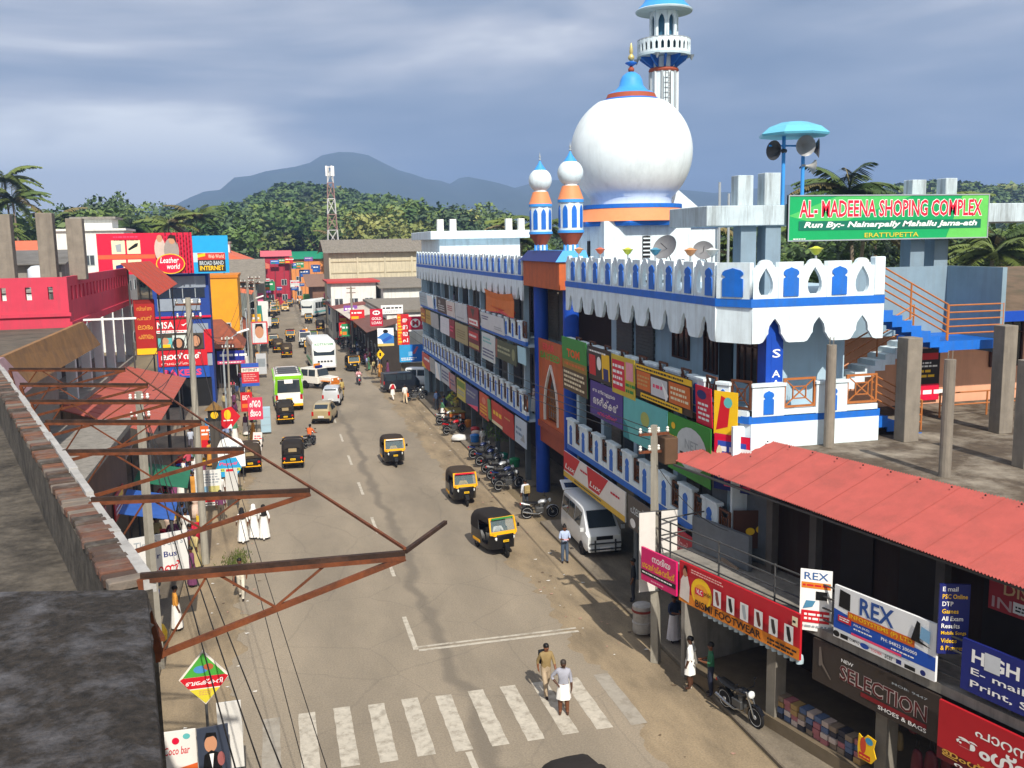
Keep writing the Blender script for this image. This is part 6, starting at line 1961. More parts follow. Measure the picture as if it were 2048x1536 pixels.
def bus(name, label, L, W, H, loc, rz, paint, band, nwin, front_txt, wr=.42):
    t = thing(name, label, 'bus', loc, rz, 'buses on the street')
    h = W / 2
    def ring(y, w, zb, zt):
        q = [(w * .96, zb), (w, zb + .2), (w, zt - .25), (w * .9, zt - .05), (w * .6, zt)]
        return [(-x, y, z) for x, z in q] + [(x, y, z) for x, z in q[::-1]]
    B().loft([ring(-L / 2, h * .94, .45, H - .12), ring(-L / 2 + .15, h, .38, H), ring(L / 2 - .5, h, .38, H), ring(L / 2 - .12, h * .97, .4, H - .1), ring(L / 2, h * .88, .5, H * .52)]).obj('body', paint, t, smooth=35)
    zb, zt = H * .5, H * .84
    for s in (-1, 1):
        for k in range(nwin):
            y0 = -L / 2 + .4 + k * (L - 1.3) / nwin
            o = B().add([(s * (h + .012), y0, zb), (s * (h + .012), y0 + (L - 1.3) / nwin - .1, zb), (s * (h + .012), y0 + (L - 1.3) / nwin - .1, zt), (s * (h + .012), y0, zt)], [(0, 1, 2, 3)]).obj('side_window', GLS, t)
        B().box(s * h - .01 * s, -L / 2 + .2, .75, s * (h + .02), L / 2 - .5, 1.0).obj('side_band', band, t)
        for y in (-L * .3, L * .3):
            wheel(t, s * (h - .13), y, wr, .24, spokes=0)
        B().box(s * h * .7 - .14, L / 2 - .05, .85, s * h * .7 + .14, L / 2 + .02, 1.05).obj('headlight', LAMPW, t)
        B().box(s * h * .85 - .09, -L / 2 - .02, .9, s * h * .85 + .09, -L / 2 + .1, 1.25).obj('tail_light', REDL, t)
    B().add([(-h * .84, L / 2 + .005, H * .53), (h * .84, L / 2 + .005, H * .53), (h * .88, L / 2 - .1, H * .84), (-h * .88, L / 2 - .1, H * .84)], [(0, 1, 2, 3)]).obj('windscreen', GLS, t)
    B().box(-h * .8, -L / 2 - .02, H * .52, h * .8, -L / 2 + .02, H * .85).obj('rear_window', GLS, t)
    B().box(-h * .95, L / 2 - .05, .4, h * .95, L / 2 + .08, .62).obj('front_bumper', mat('#c9c9c9', .4, .1), t, bevel=.03)
    B().box(-h * .95, -L / 2 - .08, .4, h * .95, -L / 2 + .05, .6).obj('rear_bumper', VYEL, t, bevel=.03)
    plate_no(t, 0, -L / 2 - .03, .85, YEL, -1, .45)
    return t


b1 = bus('bus', 'white bus with green trim and route board coming down the street', 7.2, 2.3, 3.0, (-7.2, 95.8, .01), PI + .04, mat('#e4e8e8', .35, .04, coat=.3), mat('#2f9a6a', .4, .05), 6, '')
sign('route_board', None, None, (.95, 3.53, 2.5), (-1, 0, 0), 1.9, .34, mat('#e0ece4', .5, .05), [('t', .05, .2, .9, .6, 'KOTTAYAM', mat('#2c8a5c'))], .04, parent=b1)
for k in range(5):
    B().box(-.75 + k * .3, 3.6, .95, -.55 + k * .3, 3.64, 1.1).obj('grille_slot', BLK, b1)
b2 = bus('minibus', 'white and lime-green minibus seen from behind at the left kerb', 5.6, 2.05, 2.75, (-10.85, 73.4, .01), .02, mat('#e8e8e2', .35, .04, coat=.3), mat('#8fcf2a', .4, .05), 5, '')
LIME = mat('#86cc22', .4, .05)
for s in (-1, 1):
    B().bar((s * .93, -2.84, 1.32), (s * .86, -2.78, 2.62), .2, .1).obj('rear_pillar', LIME, b2)
    B().box(s * 1.0, -2.7, 2.35, s * 1.06, 2.4, 2.62).obj('roof_band', LIME, b2)
B().box(-.95, -2.86, 2.42, .95, -2.74, 2.66).obj('rear_header', LIME, b2)
b = B()
for y in (-2.3, -1.2, -.1, 1.0):
    b.bar((-.85, y, 2.82), (.85, y, 2.82), .04)
for x in (-.85, .85):
    b.bar((x, -2.4, 2.84), (x, 1.4, 2.84), .04)
b.box(-.7, -2.2, 2.78, .7, 1.2, 2.8)
b.obj('roof_rack', IRON, b2)
B().box(-.3, -2.87, 2.1, .3, -2.86, 2.4).obj('window_sticker', WHT, b2)
for i, (x, y, w, lb) in enumerate(((-4.2, 168, 2.3, 'white bus parked at the far right of the street'),)):
    bus('bus', lb, 7.5, 2.3, 3.0, (x, y, .01), PI - .5, mat('#d6dcdc', .4, .05), TEAL, 6, '')
gv = thing('goods_truck', 'small truck with a green tarpaulin load far up the street', 'truck', (-5.0, 186, .01), PI)
B().box(-.8, -2.2, .7, .8, .6, 2.9).obj('load', mat('#7fc06a', .7, .12), gv, bevel=.15)
B().box(-.8, .7, .5, .8, 1.9, 2.0).obj('cab', mat('#6a7a70', .4, .1), gv, bevel=.1)
B().box(-.7, 1.9, 1.2, .7, 1.92, 1.85).obj('windscreen', GLS, gv)
for s in (-1, 1):
    for y in (-1.4, 1.3):
        wheel(gv, s * .7, y, .36, .2, spokes=0)
# open jeep, white and orange
jp = thing('jeep', 'white and orange jeep with a roof sign in mid street', 'jeep', (-8.0, 81.6, .01), PI + .75, 'cars and vans on the street')
JW = mat('#dedad0', .4, .05, coat=.2)
B().loft([[(-.72, y, z0), (.72, y, z0), (.72, y, z1), (-.72, y, z1)] for y, z0, z1 in ((-1.7, .5, 1.05), (.35, .48, 1.05), (.4, .48, 1.08))]).obj('tub', JW, jp, bevel=.03)
B().loft([[(-w, y, .55), (w, y, .55), (w, y, z1), (-w, y, z1)] for y, w, z1 in ((.4, .6, 1.12), (1.6, .5, 1.05), (1.68, .48, 1.0))]).obj('bonnet', JW, jp, bevel=.03)
B().box(-.48, 1.68, .6, .48, 1.72, 1.0).obj('grille', mat('#c8742c', .4, .08), jp)
B().loft([[(-.72, y, z), (.72, y, z), (.66, y, z2), (-.66, y, z2)] for y, z, z2 in ((-1.68, 1.05, 1.75), (.2, 1.05, 1.78))]).obj('cabin', JW, jp, bevel=.04)
B().add([(-.6, .44, 1.12), (.6, .44, 1.12), (.58, .24, 1.7), (-.58, .24, 1.7)], [(0, 1, 2, 3)]).obj('windscreen', GLS, jp)
for s in (-1, 1):
    for y0, y1 in ((-1.5, -.75), (-.65, .1)):
        B().add([(s * .735, y0, 1.12), (s * .735, y1, 1.12), (s * .69, y1, 1.65), (s * .69, y0, 1.65)], [(0, 1, 2, 3)]).obj('side_window', GLS, jp)
    B().box(s * .55, .75, .75, s * .85, 1.7, .82).obj('front_wing', mat('#d07a2a', .4, .08), jp, bevel=.02)
    wheel(jp, s * .66, 1.2, .36, .2); wheel(jp, s * .66, -1.1, .36, .2)
    B().lathe([(.1, 0), (.1, .05), (.06, .08)], 12).obj('headlight', LAMPW, jp, mw=Matrix.Translation((s * .36, 1.7, .86)) @ Matrix.Rotation(-PI / 2, 4, 'X'))
B().box(-.65, 1.74, .42, .65, 1.86, .58).obj('front_bumper', mat('#d07a2a', .4, .08), jp)
B().box(-.35, -.5, 1.78, .25, -.3, 2.1).obj('roof_sign', AMB, jp)
B().box(-.1, .0, 1.79, .6, .2, 2.0).obj('roof_board', NAVY, jp)
# a second small off-roader in the far queue
dup(jp, None, (-8.0, 117, .01), PI, 'grey-white jeep in the far traffic queue', swap={mat('#d07a2a', .4, .08): mat('#9aa0a2', .4, .08), mat('#c8742c', .4, .08): BLK})


# ---------------------------------------------------------------- motorcycles
def make_moto(paint, name='motorcycle'):
    t = thing(name, 'x', 'motorcycle', (0, 0, 0), 0, 'motorcycles on the street')
    for y, nm in ((.62, 'front_wheel'), (-.62, 'rear_wheel')):
        w_ = B().lathe([(.235, -.04), (.28, -.045), (.305, -.02), (.305, .02), (.28, .045), (.235, .04)], 22).obj(nm, TYRE, t, mw=Matrix.Translation((0, y, .305)) @ RX, smooth=40)
        b = B(); b.lathe([(.195, -.034), (.24, -.043), (.24, .043), (.195, .034)], 20); b.lathe([(.06, -.05), (.06, .05)], 10)
        for k in range(6):
            a = PI * k / 3
            b.bar((0, 0, 0), (.23 * math.cos(a), .23 * math.sin(a), 0), .025, .02)
        b.obj('rim', mat('#b6b8ba', .35, .08), w_)
    b = B()
    for s in (-.07, .07):
        b.tube([(s, .62, .305), (s, .36, .92)], .022, 7)
    b.obj('fork', CHROME, t)
    b = B(); b.tube([(-.36, .2, 1.02), (-.2, .33, 1.0), (.2, .33, 1.0), (.36, .2, 1.02)], .014, 6)
    b.obj('handlebar', BLK, t)
    b = B(); b.tube([(0, .34, .86), (0, .1, .5), (0, -.2, .4), (0, -.45, .5), (0, -.2, .72), (0, .3, .8)], .025, 6)
    b.obj('frame', BLK, t)
    def rg2(y, w, z, h):
        return [(w * math.cos(a), y, z + h * math.sin(a)) for a in [2 * PI * k / 10 for k in range(10)]]
    B().loft([rg2(.34, .05, .84, .04), rg2(.26, .12, .84, .1), rg2(.05, .14, .83, .1), rg2(-.1, .09, .78, .06)]).obj('tank', paint, t, smooth=60)
    B().loft([rg2(-.08, .07, .77, .03), rg2(-.2, .13, .78, .05), rg2(-.5, .14, .8, .05), rg2(-.75, .1, .84, .04)]).obj('seat', BLK, t, smooth=60)
    B().loft([rg2(-.5, .1, .7, .06), rg2(-.8, .09, .76, .06), rg2(-.92, .05, .8, .04)]).obj('tail_cowl', paint, t, smooth=60)
    b = B(); b.box(-.13, -.22, .32, .13, .16, .56); b.lathe([(.1, 0), (.1, .2), (.07, .24)], 10, (0, .06, .52))
    b.obj('engine', IRON, t, bevel=.02)
    B().tube([(.1, .12, .34), (.14, -.1, .26), (.15, -.4, .3), (.15, -.85, .4)], [.02, .025, .04, .045], 8).obj('exhaust', CHROME, t)
    B().lathe([(.03, -.06), (.1, -.02), (.105, .04), (.08, .06)], 14).obj('headlight', LAMPW, t, mw=Matrix.Translation((0, .46, .88)) @ Matrix.Rotation(-PI / 2, 4, 'X'), smooth=60)
    for y, nm in ((.62, 'front_mudguard'), (-.62, 'rear_mudguard')):
        rs = []
        for k in range(6):
            a = R(30 + k * 24) if y > 0 else R(20 + k * 26)
            rs.append([(-.06, y + .34 * math.cos(a), .305 + .34 * math.sin(a)), (.06, y + .34 * math.cos(a), .305 + .34 * math.sin(a)), (.06, y + .325 * math.cos(a), .305 + .325 * math.sin(a)), (-.06, y + .325 * math.cos(a), .305 + .325 * math.sin(a))])
        B().loft(rs).obj(nm, paint if y > 0 else BLK, t)
    B().box(-.05, -.96, .72, .05, -.92, .79).obj('tail_light', REDL, t)
    B().tube([(-.13, -.05, .3), (-.22, -.08, .02)], .012, 5).obj('side_stand', IRON, t)
    for s in (-1, 1):
        b = B(); b.tube([(s * .25, .3, 1.0), (s * .32, .26, 1.16)], .008, 4); b.box(s * .32 - .05, .25, 1.14, s * .32 + .05, .27, 1.2)
        b.obj('mirror', BLK, t)
    return t


MPB = mat('#1c1e24', .25, .05, coat=.5)
MO = make_moto(MPB)
MRED, MSIL, MBLU = mat('#b01822', .3, .05, coat=.5), mat('#b4b8bc', .3, .05, metal=.4, coat=.4), mat('#22305a', .3, .05, coat=.5)
motos = [(-.8, 20.3, PI + .22, None, .11, 'black motorcycle on its stand before the BISMI FOOTWEAR shop'), (-.75, 38.9, -PI / 2 - .1, MSIL, .02, 'motorcycle with silver tank beside the raised tailgate'),
         (-.95, 43.8, -PI / 2 + .3, None, .11, 'black motorcycle first in the row by the gateway pillar'), (-.85, 44.9, -PI / 2 + .35, MBLU, .11, 'dark blue motorcycle second in the row by the gateway'),
         (-.8, 46.1, -PI / 2 + .3, MSIL, .11, 'silver-tailed motorcycle third in the row by the gateway'), (-.75, 47.5, -PI / 2 + .3, None, .11, 'black motorcycle fourth in the row by the gateway'),
         (-.7, 49.2, -PI / 2 + .25, MBLU, .11, 'dark blue motorcycle fifth in the row by the gateway'), (-.7, 51.0, -PI / 2 + .3, MBLU, .11, 'dark blue motorcycle last in the row by the gateway'),
         (-.9, 58.2, -PI / 2 + .35, MRED, .11, 'red motorcycle beside the white sack'), (-.6, 59.8, -PI / 2 + .3, None, .11, 'black motorcycle behind the red one'), (-.7, 61.6, -PI / 2 + .2, MSIL, .11, 'silver motorcycle near the fruit stall'),
         (-1.3, 72.3, -PI / 2 + .1, None, .02, 'black scooter-like motorcycle beside the black minivan'), (-.9, 73.6, -PI / 2 + .15, None, .02, 'black motorcycle half hidden beside the black minivan'),
         (-4.7, 82.6, PI, MRED, .01, 'motorcycle ridden toward the crossing by a pink-shirted rider'), (-9.9, 57.6, -.5, MSIL, .01, 'motorcycle ridden by a man in an orange shirt'),
         (-2.5, 96, -1.4, None, .01, 'dark motorcycle parked among the far right crowd'), (-2.6, 99, -1.4, MRED, .01, 'red motorcycle parked among the far right crowd'), (-2.7, 103, -1.4, None, .01, 'black motorcycle parked by the far tin sheds'), (-2.8, 106, -1.4, MBLU, .01, 'blue motorcycle parked by the far tin sheds'),
         (-15.1, 80.5, -.4, MSIL, .01, 'shiny motorcycle parked by the blue bakery shop'), (-9.2, 131, PI, None, .01, 'motorcycle in the middle of the far traffic'), (-7.2, 134, PI, MSIL, .01, 'second motorcycle in the middle of the far traffic'), (-3.4, 112, -1.3, None, .01, 'black motorcycle near the far right kerb'), (-3.5, 118, -1.3, MRED, .01, 'red motorcycle near the far right kerb')]
for i, (x, y, rz, pm, z, lb) in enumerate(motos):
    o = MO if i == 0 else dup(MO, None, swap={MPB: pm} if pm else None)
    o.location = (x, y, z)
    o.rotation_euler = (0, .07 if i not in (13, 14) else 0, rz)
    o.scale = (.92,) * 3
    o['label'] = lb
# ================================================================== people
def figure(pose):
    """one continuous skinned body in a pose; material slots: skin, top, lower, shoe"""
    sit = pose == 'ride'
    V, E_, RAD, REG = [], [], [], []

    def v(p, r, prev=None, reg=0):
        V.append(Vector(p)); RAD.append(r if isinstance(r, tuple) else (r, r)); REG.append(reg)
        if prev is not None:
            E_.append((prev, len(V) - 1))
        return len(V) - 1
    z0 = -.12 if sit else 0
    ln = .16 if sit else (.03 if pose.startswith('walk') else 0)
    pel = v((0, 0, .93 + z0), (.15, .115), None, 2)
    sp = v((0, ln * .4, 1.1 + z0), (.15, .115), pel, 1)
    ch = v((0, ln * .9, 1.3 + z0), (.165, .118), sp, 1)
    nk = v((0, ln * 1.1, 1.46 + z0), .052, ch, 0)
    hb = v((0, ln * 1.1 + .02, 1.54 + z0), (.07, .078), nk, 0)
    hm = v((0, ln * 1.1 + .025, 1.62 + z0), (.082, .1), hb, 0)
    v((0, ln * 1.1 + .01, 1.69 + z0), (.06, .07), hm, 0)
    v((0, ln * 1.1 + .125, 1.585 + z0), .014, hm, 0)
    for s in (-1, 1):
        v((s * .085, ln * 1.1 + .01, 1.6 + z0), .014, hm, 0)
        sh = v((s * .17, ln * .9, 1.39 + z0), (.07, .072), ch, 1)
        if pose == 'ride':
            el, wr, hd = (s * .27, .28, 1.12 + z0), (s * .3, .48, 1.06 + z0), (s * .31, .56, 1.06 + z0)
        elif pose == 'hold' or (pose == 'bag' and s > 0):
            el, wr, hd = (s * .23, .02, 1.14), (s * .11, .25, 1.13), (s * .07, .32, 1.15)
        elif pose == 'hips' and s > 0:
            el, wr, hd = (s * .36, -.06, 1.15), (s * .2, .06, 1.0), (s * .16, .1, .97)
        elif pose.startswith('walk'):
            k = s * (1 if pose == 'walk' else -1)
            el, wr, hd = (s * .23, -.1 * k, 1.14), (s * .23, .08 - .16 * k, .93), (s * .22, .12 - .18 * k, .85)
        else:
            el, wr, hd = (s * .22, -.02, 1.12), (s * .24, .05, .88), (s * .23, .08, .80)
        e = v(el, .054, sh, 1)
        w = v(wr, .034, e, 0)
        h = v(hd, (.03, .022), w, 0)
        d = (Vector(hd) - Vector(wr)).normalized()
        side = d.cross(UP)
        side = side.normalized() if side.length > .1 else Vector((0, 1, 0))
        if abs(d.z) > .7:
            side = Vector((0, 1, 0))
        cl = Vector((-s * .4, 0, 0)) if abs(d.z) > .7 else Vector((0, 0, -.5))
        for q, ln_ in ((-.03, .055), (-.01, .065), (.01, .062), (.03, .05)):
            k1 = v(Vector(hd) + side * q + d * .035, .009, h, 0)
            v(Vector(hd) + side * q * 1.1 + d * (.035 + ln_ * .6) + cl * .035, .008, k1, 0)
        v(Vector(wr) + d * .04 + side * .045 + cl * .03, .009, h, 0)
        hp = v((s * .085, 0, .88 + z0), (.1, .105), pel, 2)
        if sit:
            kn, an, to = (s * .2, .38, .72), (s * .2, .22, .36), (s * .2, .38, .3)
        elif pose.startswith('walk'):
            k = s * (1 if pose == 'walk' else -1)
            kn, an, to = (s * .09, .05 + .13 * k, .49), (s * .085, -.04 + .24 * k, .09 + (.05 if k < 0 else 0)), (s * .09, .1 + .25 * k, .035)
        else:
            kn, an, to = (s * .1, .02, .48), (s * .105, -.02, .085), (s * .12, .13, .035)
        k_ = v(kn, .078, hp, 2)
        a_ = v(an, .058, k_, 2)
        v(to, (.042, .03), a_, 3)
    me = bpy.data.meshes.new('body')
    me.from_pydata(V, E_, [])
    o = bpy.data.objects.new('tmp_body', me)
    COL.objects.link(o)
    o.modifiers.new('s', 'SKIN').use_smooth_shade = True
    for i, sv in enumerate(me.skin_vertices[0].data):
        sv.radius = RAD[i]
        sv.use_root = i == 0
    sb = o.modifiers.new('u', 'SUBSURF')
    sb.levels = 1
    sb.render_levels = 1
    dg = bpy.context.evaluated_depsgraph_get()
    dg.update()
    out = bpy.data.meshes.new_from_object(o.evaluated_get(dg))
    bpy.data.objects.remove(o)
    segs = [(V[a], V[b], REG[a], REG[b], RAD[a][0], RAD[b][0]) for a, b in E_]
    out.materials.clear()
    for m_ in (SKIN, TOPM, LOWM, SHOE):
        out.materials.append(m_)
    for p in out.polygons:
        c = Vector(p.center)
        best, reg = 9, 1
        for a, b, ra, rb_, r1, r2 in segs:
            ab = b - a
            t = max(0, min(1, (c - a).dot(ab) / max(ab.length_squared, 1e-9)))
            d = (c - (a + ab * t)).length - (r1 + (r2 - r1) * t)
            if d < best:
                best = d
                cut = .45
                if ra == 1 and rb_ == 0:
                    cut = .35 if b.z < 1.4 + z0 else .42
                if ra == 2 and rb_ == 3:
                    cut = .35
                if ra == 2 and rb_ == 1:
                    cut = .3
                reg = ra if t < cut else rb_
        p.material_index = reg
        p.use_smooth = True
    return out


SKIN = mat('#6e4630', .55, .08)
TOPM = mat('#cfd4da', .8, .08, 8)
LOWM = mat('#3a3f52', .8, .1, 8)
SHOE = mat('#2a1f1a', .6, .1)
HAIR = mat('#14100e', .5, .1)
POSES = {k: figure(k) for k in ('stand', 'walk', 'walk2', 'hold', 'bag', 'ride', 'hips')}
_hb = B()
for lat in range(5):
    pass
HAIRM = B().lathe([(.088, -.035), (.094, .0), (.092, .04), (.075, .075), (.04, .098), (.005, .105)], 14).mesh('hair', HAIR, smooth=80)
_e = B()
for s in (-.032, .032):
    _e.lathe([(.004, -.008), (.011, 0), (.004, .008)], 6, (s, .098, 0))
_e.box(-.022, .092, -.068, .022, .1, -.06)
FACEM = _e.mesh('face_features', mat('#1e1210', .5, .05))


def skirt(z0, z1, r0, r1, folds=9, amp=.02):
    rs = []
    for k in range(7):
        t = k / 6
        r = r0 + (r1 - r0) * t ** .8
        ring = []
        for i in range(28):
            a = 2 * PI * i / 28
            rr = r + amp * t * math.sin(a * folds)
            ring.append((rr * math.cos(a) * 1.05, rr * math.sin(a) * .85 + .01, z0 + (z1 - z0) * t))
        rs.append(ring)
    return B().loft(rs, cap=False)


SK_LONG = skirt(1.02, .14, .155, .25).mesh('long_skirt', WHT, smooth=80)
SK_KNEE = skirt(1.0, .52, .155, .21, 6, .014).mesh('wrap_cloth', WHT, smooth=80)
_d = B()      # saree drape over one shoulder
_d.loft([[(x * w, y, z) for x, y in ((-1, -.1), (1, -.1), (1, .1), (-1, .1))] for w, z in ((.1, 1.44), (.155, 1.3), (.15, 1.1), (.16, 1.0))])
DRAPE = _d.mesh('drape', WHT, smooth=80, bevel=.03, seg=2)
VEIL = B().lathe([(.19, -.42), (.16, -.2), (.11, -.05), (.108, .02), (.085, .085), (.03, .115)], 14).mesh('veil', BLK, smooth=80)
_bp = B()
_bp.box(-.15, -.28, 1.0, .15, -.12, 1.42)
_bp.box(-.11, -.34, 1.03, .11, -.28, 1.2)
BACKPACK = _bp.mesh('backpack', BLK, bevel=.03, seg=2)
_bg = B()
_bg.box(.16, -.12, .62, .3, .14, .92)
_bg.tube([(.2, 0, .92), (.18, 0, 1.3), (.05, 0, 1.43)], .012, 5)
SHBAG = _bg.mesh('shoulder_bag', BLK, bevel=.015)
BOOK = B().box(-.1, .26, 1.14, .1, .38, 1.17).mesh('booklet', WHT)

_pm2 = {}


def person(label, x, y, rz, pose, top, low, skin='#6e4630', z=0., wear=(), hair=True, s=1., shoe='#2a1f1a', group='people on the street'):
    t = thing('person', label, 'person', (x, y, z), rz, group)
    o = bpy.data.objects.new('body', POSES[pose])
    COL.objects.link(o)
    o.parent = t
    for i, c in enumerate((skin, top, low, shoe)):
        o.material_slots[i].link = 'OBJECT'
        o.material_slots[i].material = mat(c, .75 if i else .5, .1, 7, bump=.15 if i in (1, 2) else 0)
    zz = -.12 if pose == 'ride' else 0
    dy = .176 if pose == 'ride' else (.033 if pose.startswith('walk') else 0)
    if hair:
        h = mk('hair', HAIRM, None, t, mw=Matrix.Translation((0, dy + .008, 1.635 + zz)) @ Matrix.Rotation(.22, 4, 'X') @ Matrix.Diagonal((.95, 1.12, .95, 1)))
        if hair != True:
            h.material_slots[0].link = 'OBJECT'
            h.material_slots[0].material = mat(hair, .6, .1)
    mk('face_features', FACEM, None, t, mw=Matrix.Translation((0, dy + .018, 1.63 + zz)))
    for me, c, nm in wear:
        w = mk(nm, me, None, t, mw=Matrix.Translation((0, dy + .015, 1.63)) if me is VEIL else None)
        w.material_slots[0].link = 'OBJECT'
        w.material_slots[0].material = mat(c, .8, .1, 6)
    t.scale = (s * .86,) * 3
    return t


Wc, MU = '#e9e9e6', '#efeeea'
person('barefoot man in pale grey shirt and folded white mundu on the crossing', -4.95, 21.9, PI - .3, 'hips', '#9a9ca8', '#6e4630', '#4e3222', wear=((SK_KNEE, MU, 'folded_mundu'),), hair='#3a332e', shoe='#4e3222')
person('man in khaki shirt with black backpack walking over the crossing', -5.1, 23.0, PI + .1, 'walk', '#8a7650', '#a8967e', '#7a4e36', wear=((BACKPACK, '#1d2026', 'backpack'),))
person('man in pale blue shirt and jeans reading a booklet near the minivan', -1.45, 33.0, PI - .1, 'hold', '#a8b8d6', '#4a586c', wear=((BOOK, '#d8a8b0', 'booklet'),))
person('man with tan backpack seen from behind beside the motorcycles', -1.05, 40.2, .2, 'stand', '#c9ccd2', '#3c4048', wear=((BACKPACK, '#9a8658', 'backpack'),))
person('nun in white habit and black veil holding her skirt', -13.3, 39.2, .3, 'walk', Wc, Wc, wear=((SK_LONG, Wc, 'habit'), (VEIL, '#1a1a1e', 'veil')), hair=False, group='nuns on the left roadside')
person('nun in white habit with a white-edged veil walking beside another', -12.85, 39.6, .25, 'walk2', Wc, Wc, wear=((SK_LONG, Wc, 'habit'), (VEIL, '#e6e6e4', 'veil')), hair=False, group='nuns on the left roadside')
person('nun in white habit with long dark hair walking at the outside', -12.45, 39.4, .2, 'walk', Wc, Wc, wear=((SK_LONG, Wc, 'habit'), (VEIL, '#15120f', 'hair_fall')), hair=False, group='nuns on the left roadside')
person('man in cream shirt and trousers with a hand bag by the left kerb', -13.2, 32.7, PI - .1, 'walk2', '#e2d9c4', '#cfc8b8', wear=((SHBAG, '#2a2a2e', 'hand_bag'),))
person('man in white shirt and white mundu beside the green-checked man', -1.35, 22.1, .9, 'hips', '#e4e6e6', '#4e3222', '#4e3222', wear=((SK_KNEE, MU, 'mundu'),), z=.1, shoe='#4e3222')
person('man in green checked shirt and dark jeans before the footwear shop', -1.0, 21.6, 1.2, 'hold', '#2f6a4c', '#23283a', z=.1)
person('man in dark blue shirt and long white mundu by the utility pole', -.55, 25.0, PI + .3, 'hold', '#2c3854', MU, wear=((SK_LONG, '#e0dee4', 'mundu'),), z=.1)
person('woman in red saree under the magenta board', .05, 25.2, 1.5, 'stand', '#a02a24', '#a02a24', wear=((SK_LONG, '#a5302a', 'saree'), (DRAPE, '#b0382c', 'drape')), z=.1)
person('man in black shirt leaning behind the utility pole', -.5, 28.4, 1.2, 'stand', '#24262c', '#3a3c44', z=.1)
person('boy in white shirt among the parked motorcycles', -.15, 53.2, .3, 'stand', '#e2e4e4', '#c9c4ba', s=.85, z=.11)
person('woman in white dress with a red shawl crossing near the black van', -2.9, 73.2, .4, 'walk', '#e8e2da', '#e8e2da', wear=((SK_KNEE, '#e9e4dc', 'tunic'), (DRAPE, '#c02a34', 'shawl')))
person('person with an orange shoulder bag beside the parked scooters', -2.2, 71.2, .1, 'walk2', '#d8d6d0', '#d6c2a0', wear=((SHBAG, '#d8642a', 'orange_bag'),))
person('constable in khaki uniform standing in the road', -6.6, 76.0, PI + .6, 'hips', '#b09a5c', '#a08a54')
person('rider in an orange shirt on the silver motorcycle', -9.9, 57.55, -.5, 'ride', '#d0602c', '#2c3038', z=-.0)
person('rider in a pink shirt on the red motorcycle', -4.7, 82.65, PI, 'ride', '#d8a0a4', '#3a3440')
person('man in dark clothes walking up the left lane side', -15.0, 77.6, .1, 'walk', '#3a3430', '#2c2a2c')
person('man in pale blue shirt bending at the left stall', -16.7, 57.6, .3, 'hold', '#b4bccb', '#5a5660', z=.12)
person('shopkeeper in white shirt leaning on the far wing balcony', .75, 46.6, PI / 2 + .1, 'hips', '#e6e4de', MU, z=3.56, wear=((SK_LONG, '#e2e0da', 'mundu'),), group='men on the far balcony')
person('man in pinkish shirt beside the balcony shopkeeper', .75, 45.0, PI / 2 - .2, 'hold', '#d2bab0', MU, z=3.56, wear=((SK_LONG, '#e4e2dc', 'mundu'),), group='men on the far balcony')
person('person in lilac shirt on the upper far balcony', .8, 66.2, PI / 2, 'stand', '#a89cb4', '#3a3a44', z=7.17, group='men on the far balcony')
# a driver in each approaching rickshaw
for i, (x, y, rz, c) in enumerate(((-5.6, 51.35, PI, '#b59a5a'), (-3.45, 42.55, PI, '#b59a5a'), (-3.6, 35.1, PI + .2, '#d6d8da'))):
    person('rickshaw driver in a %s shirt behind the windscreen' % ('white' if i == 2 else 'khaki'), x, y, rz, 'ride', c, '#4a4640', z=-.02, s=.95, group='rickshaw drivers')
# small crowds
rg = random.Random(31)
TOPS = [('#d8d6d2', 'white'), ('#c04a5a', 'rose'), ('#8a9ac0', 'pale blue'), ('#b0a070', 'khaki'), ('#3a4a6a', 'navy'), ('#c88a3a', 'ochre'), ('#6a3a5a', 'plum'), ('#4a7a5a', 'green')]
spots = [(-3.1, 91.4), (-2.8, 88.3), (-2.4, 86.4), (-2.1, 89.6), (-1.6, 87.2), (-2.9, 94.2), (-1.8, 92.5), (-1.2, 90.4), (-.8, 62.8), (-.4, 64.4), (.2, 63.2), (-.5, 67.0), (-3.1, 101), (-2.6, 108), (-3.3, 114), (-2.7, 121), (-3.6, 128),
         (-15.9, 38.1), (-15.5, 39.2), (-16.1, 34.6), (-15.7, 46.1), (-16.4, 49.2), (-16.0, 52.4), (-15.8, 58.9), (-15.9, 62.4), (-14.6, 67.3), (-15.4, 71.2), (-14.7, 84.6), (-15.2, 92), (-14.4, 98), (-14.9, 105), (-14.2, 113), (-14.8, 122), (-13.6, 131), (-14.3, 140), (-13.3, 150), (-10.6, 203), (-9.4, 206), (-7.4, 204), (-6.3, 207), (-12.0, 200), (-4.6, 199)]
spots += [(rg.uniform(-16.9, -14.3), 27.5 + i * 1.0) for i in range(36)] + [(rg.uniform(-15.2, -12.9), 60 + i * 2.4) for i in range(44)] + [(rg.uniform(-3.4, -1.9), 92 + i * 4.3) for i in range(14)] + [(rg.uniform(-12, -4), 194 + rg.uniform(0, 8)) for i in range(10)]
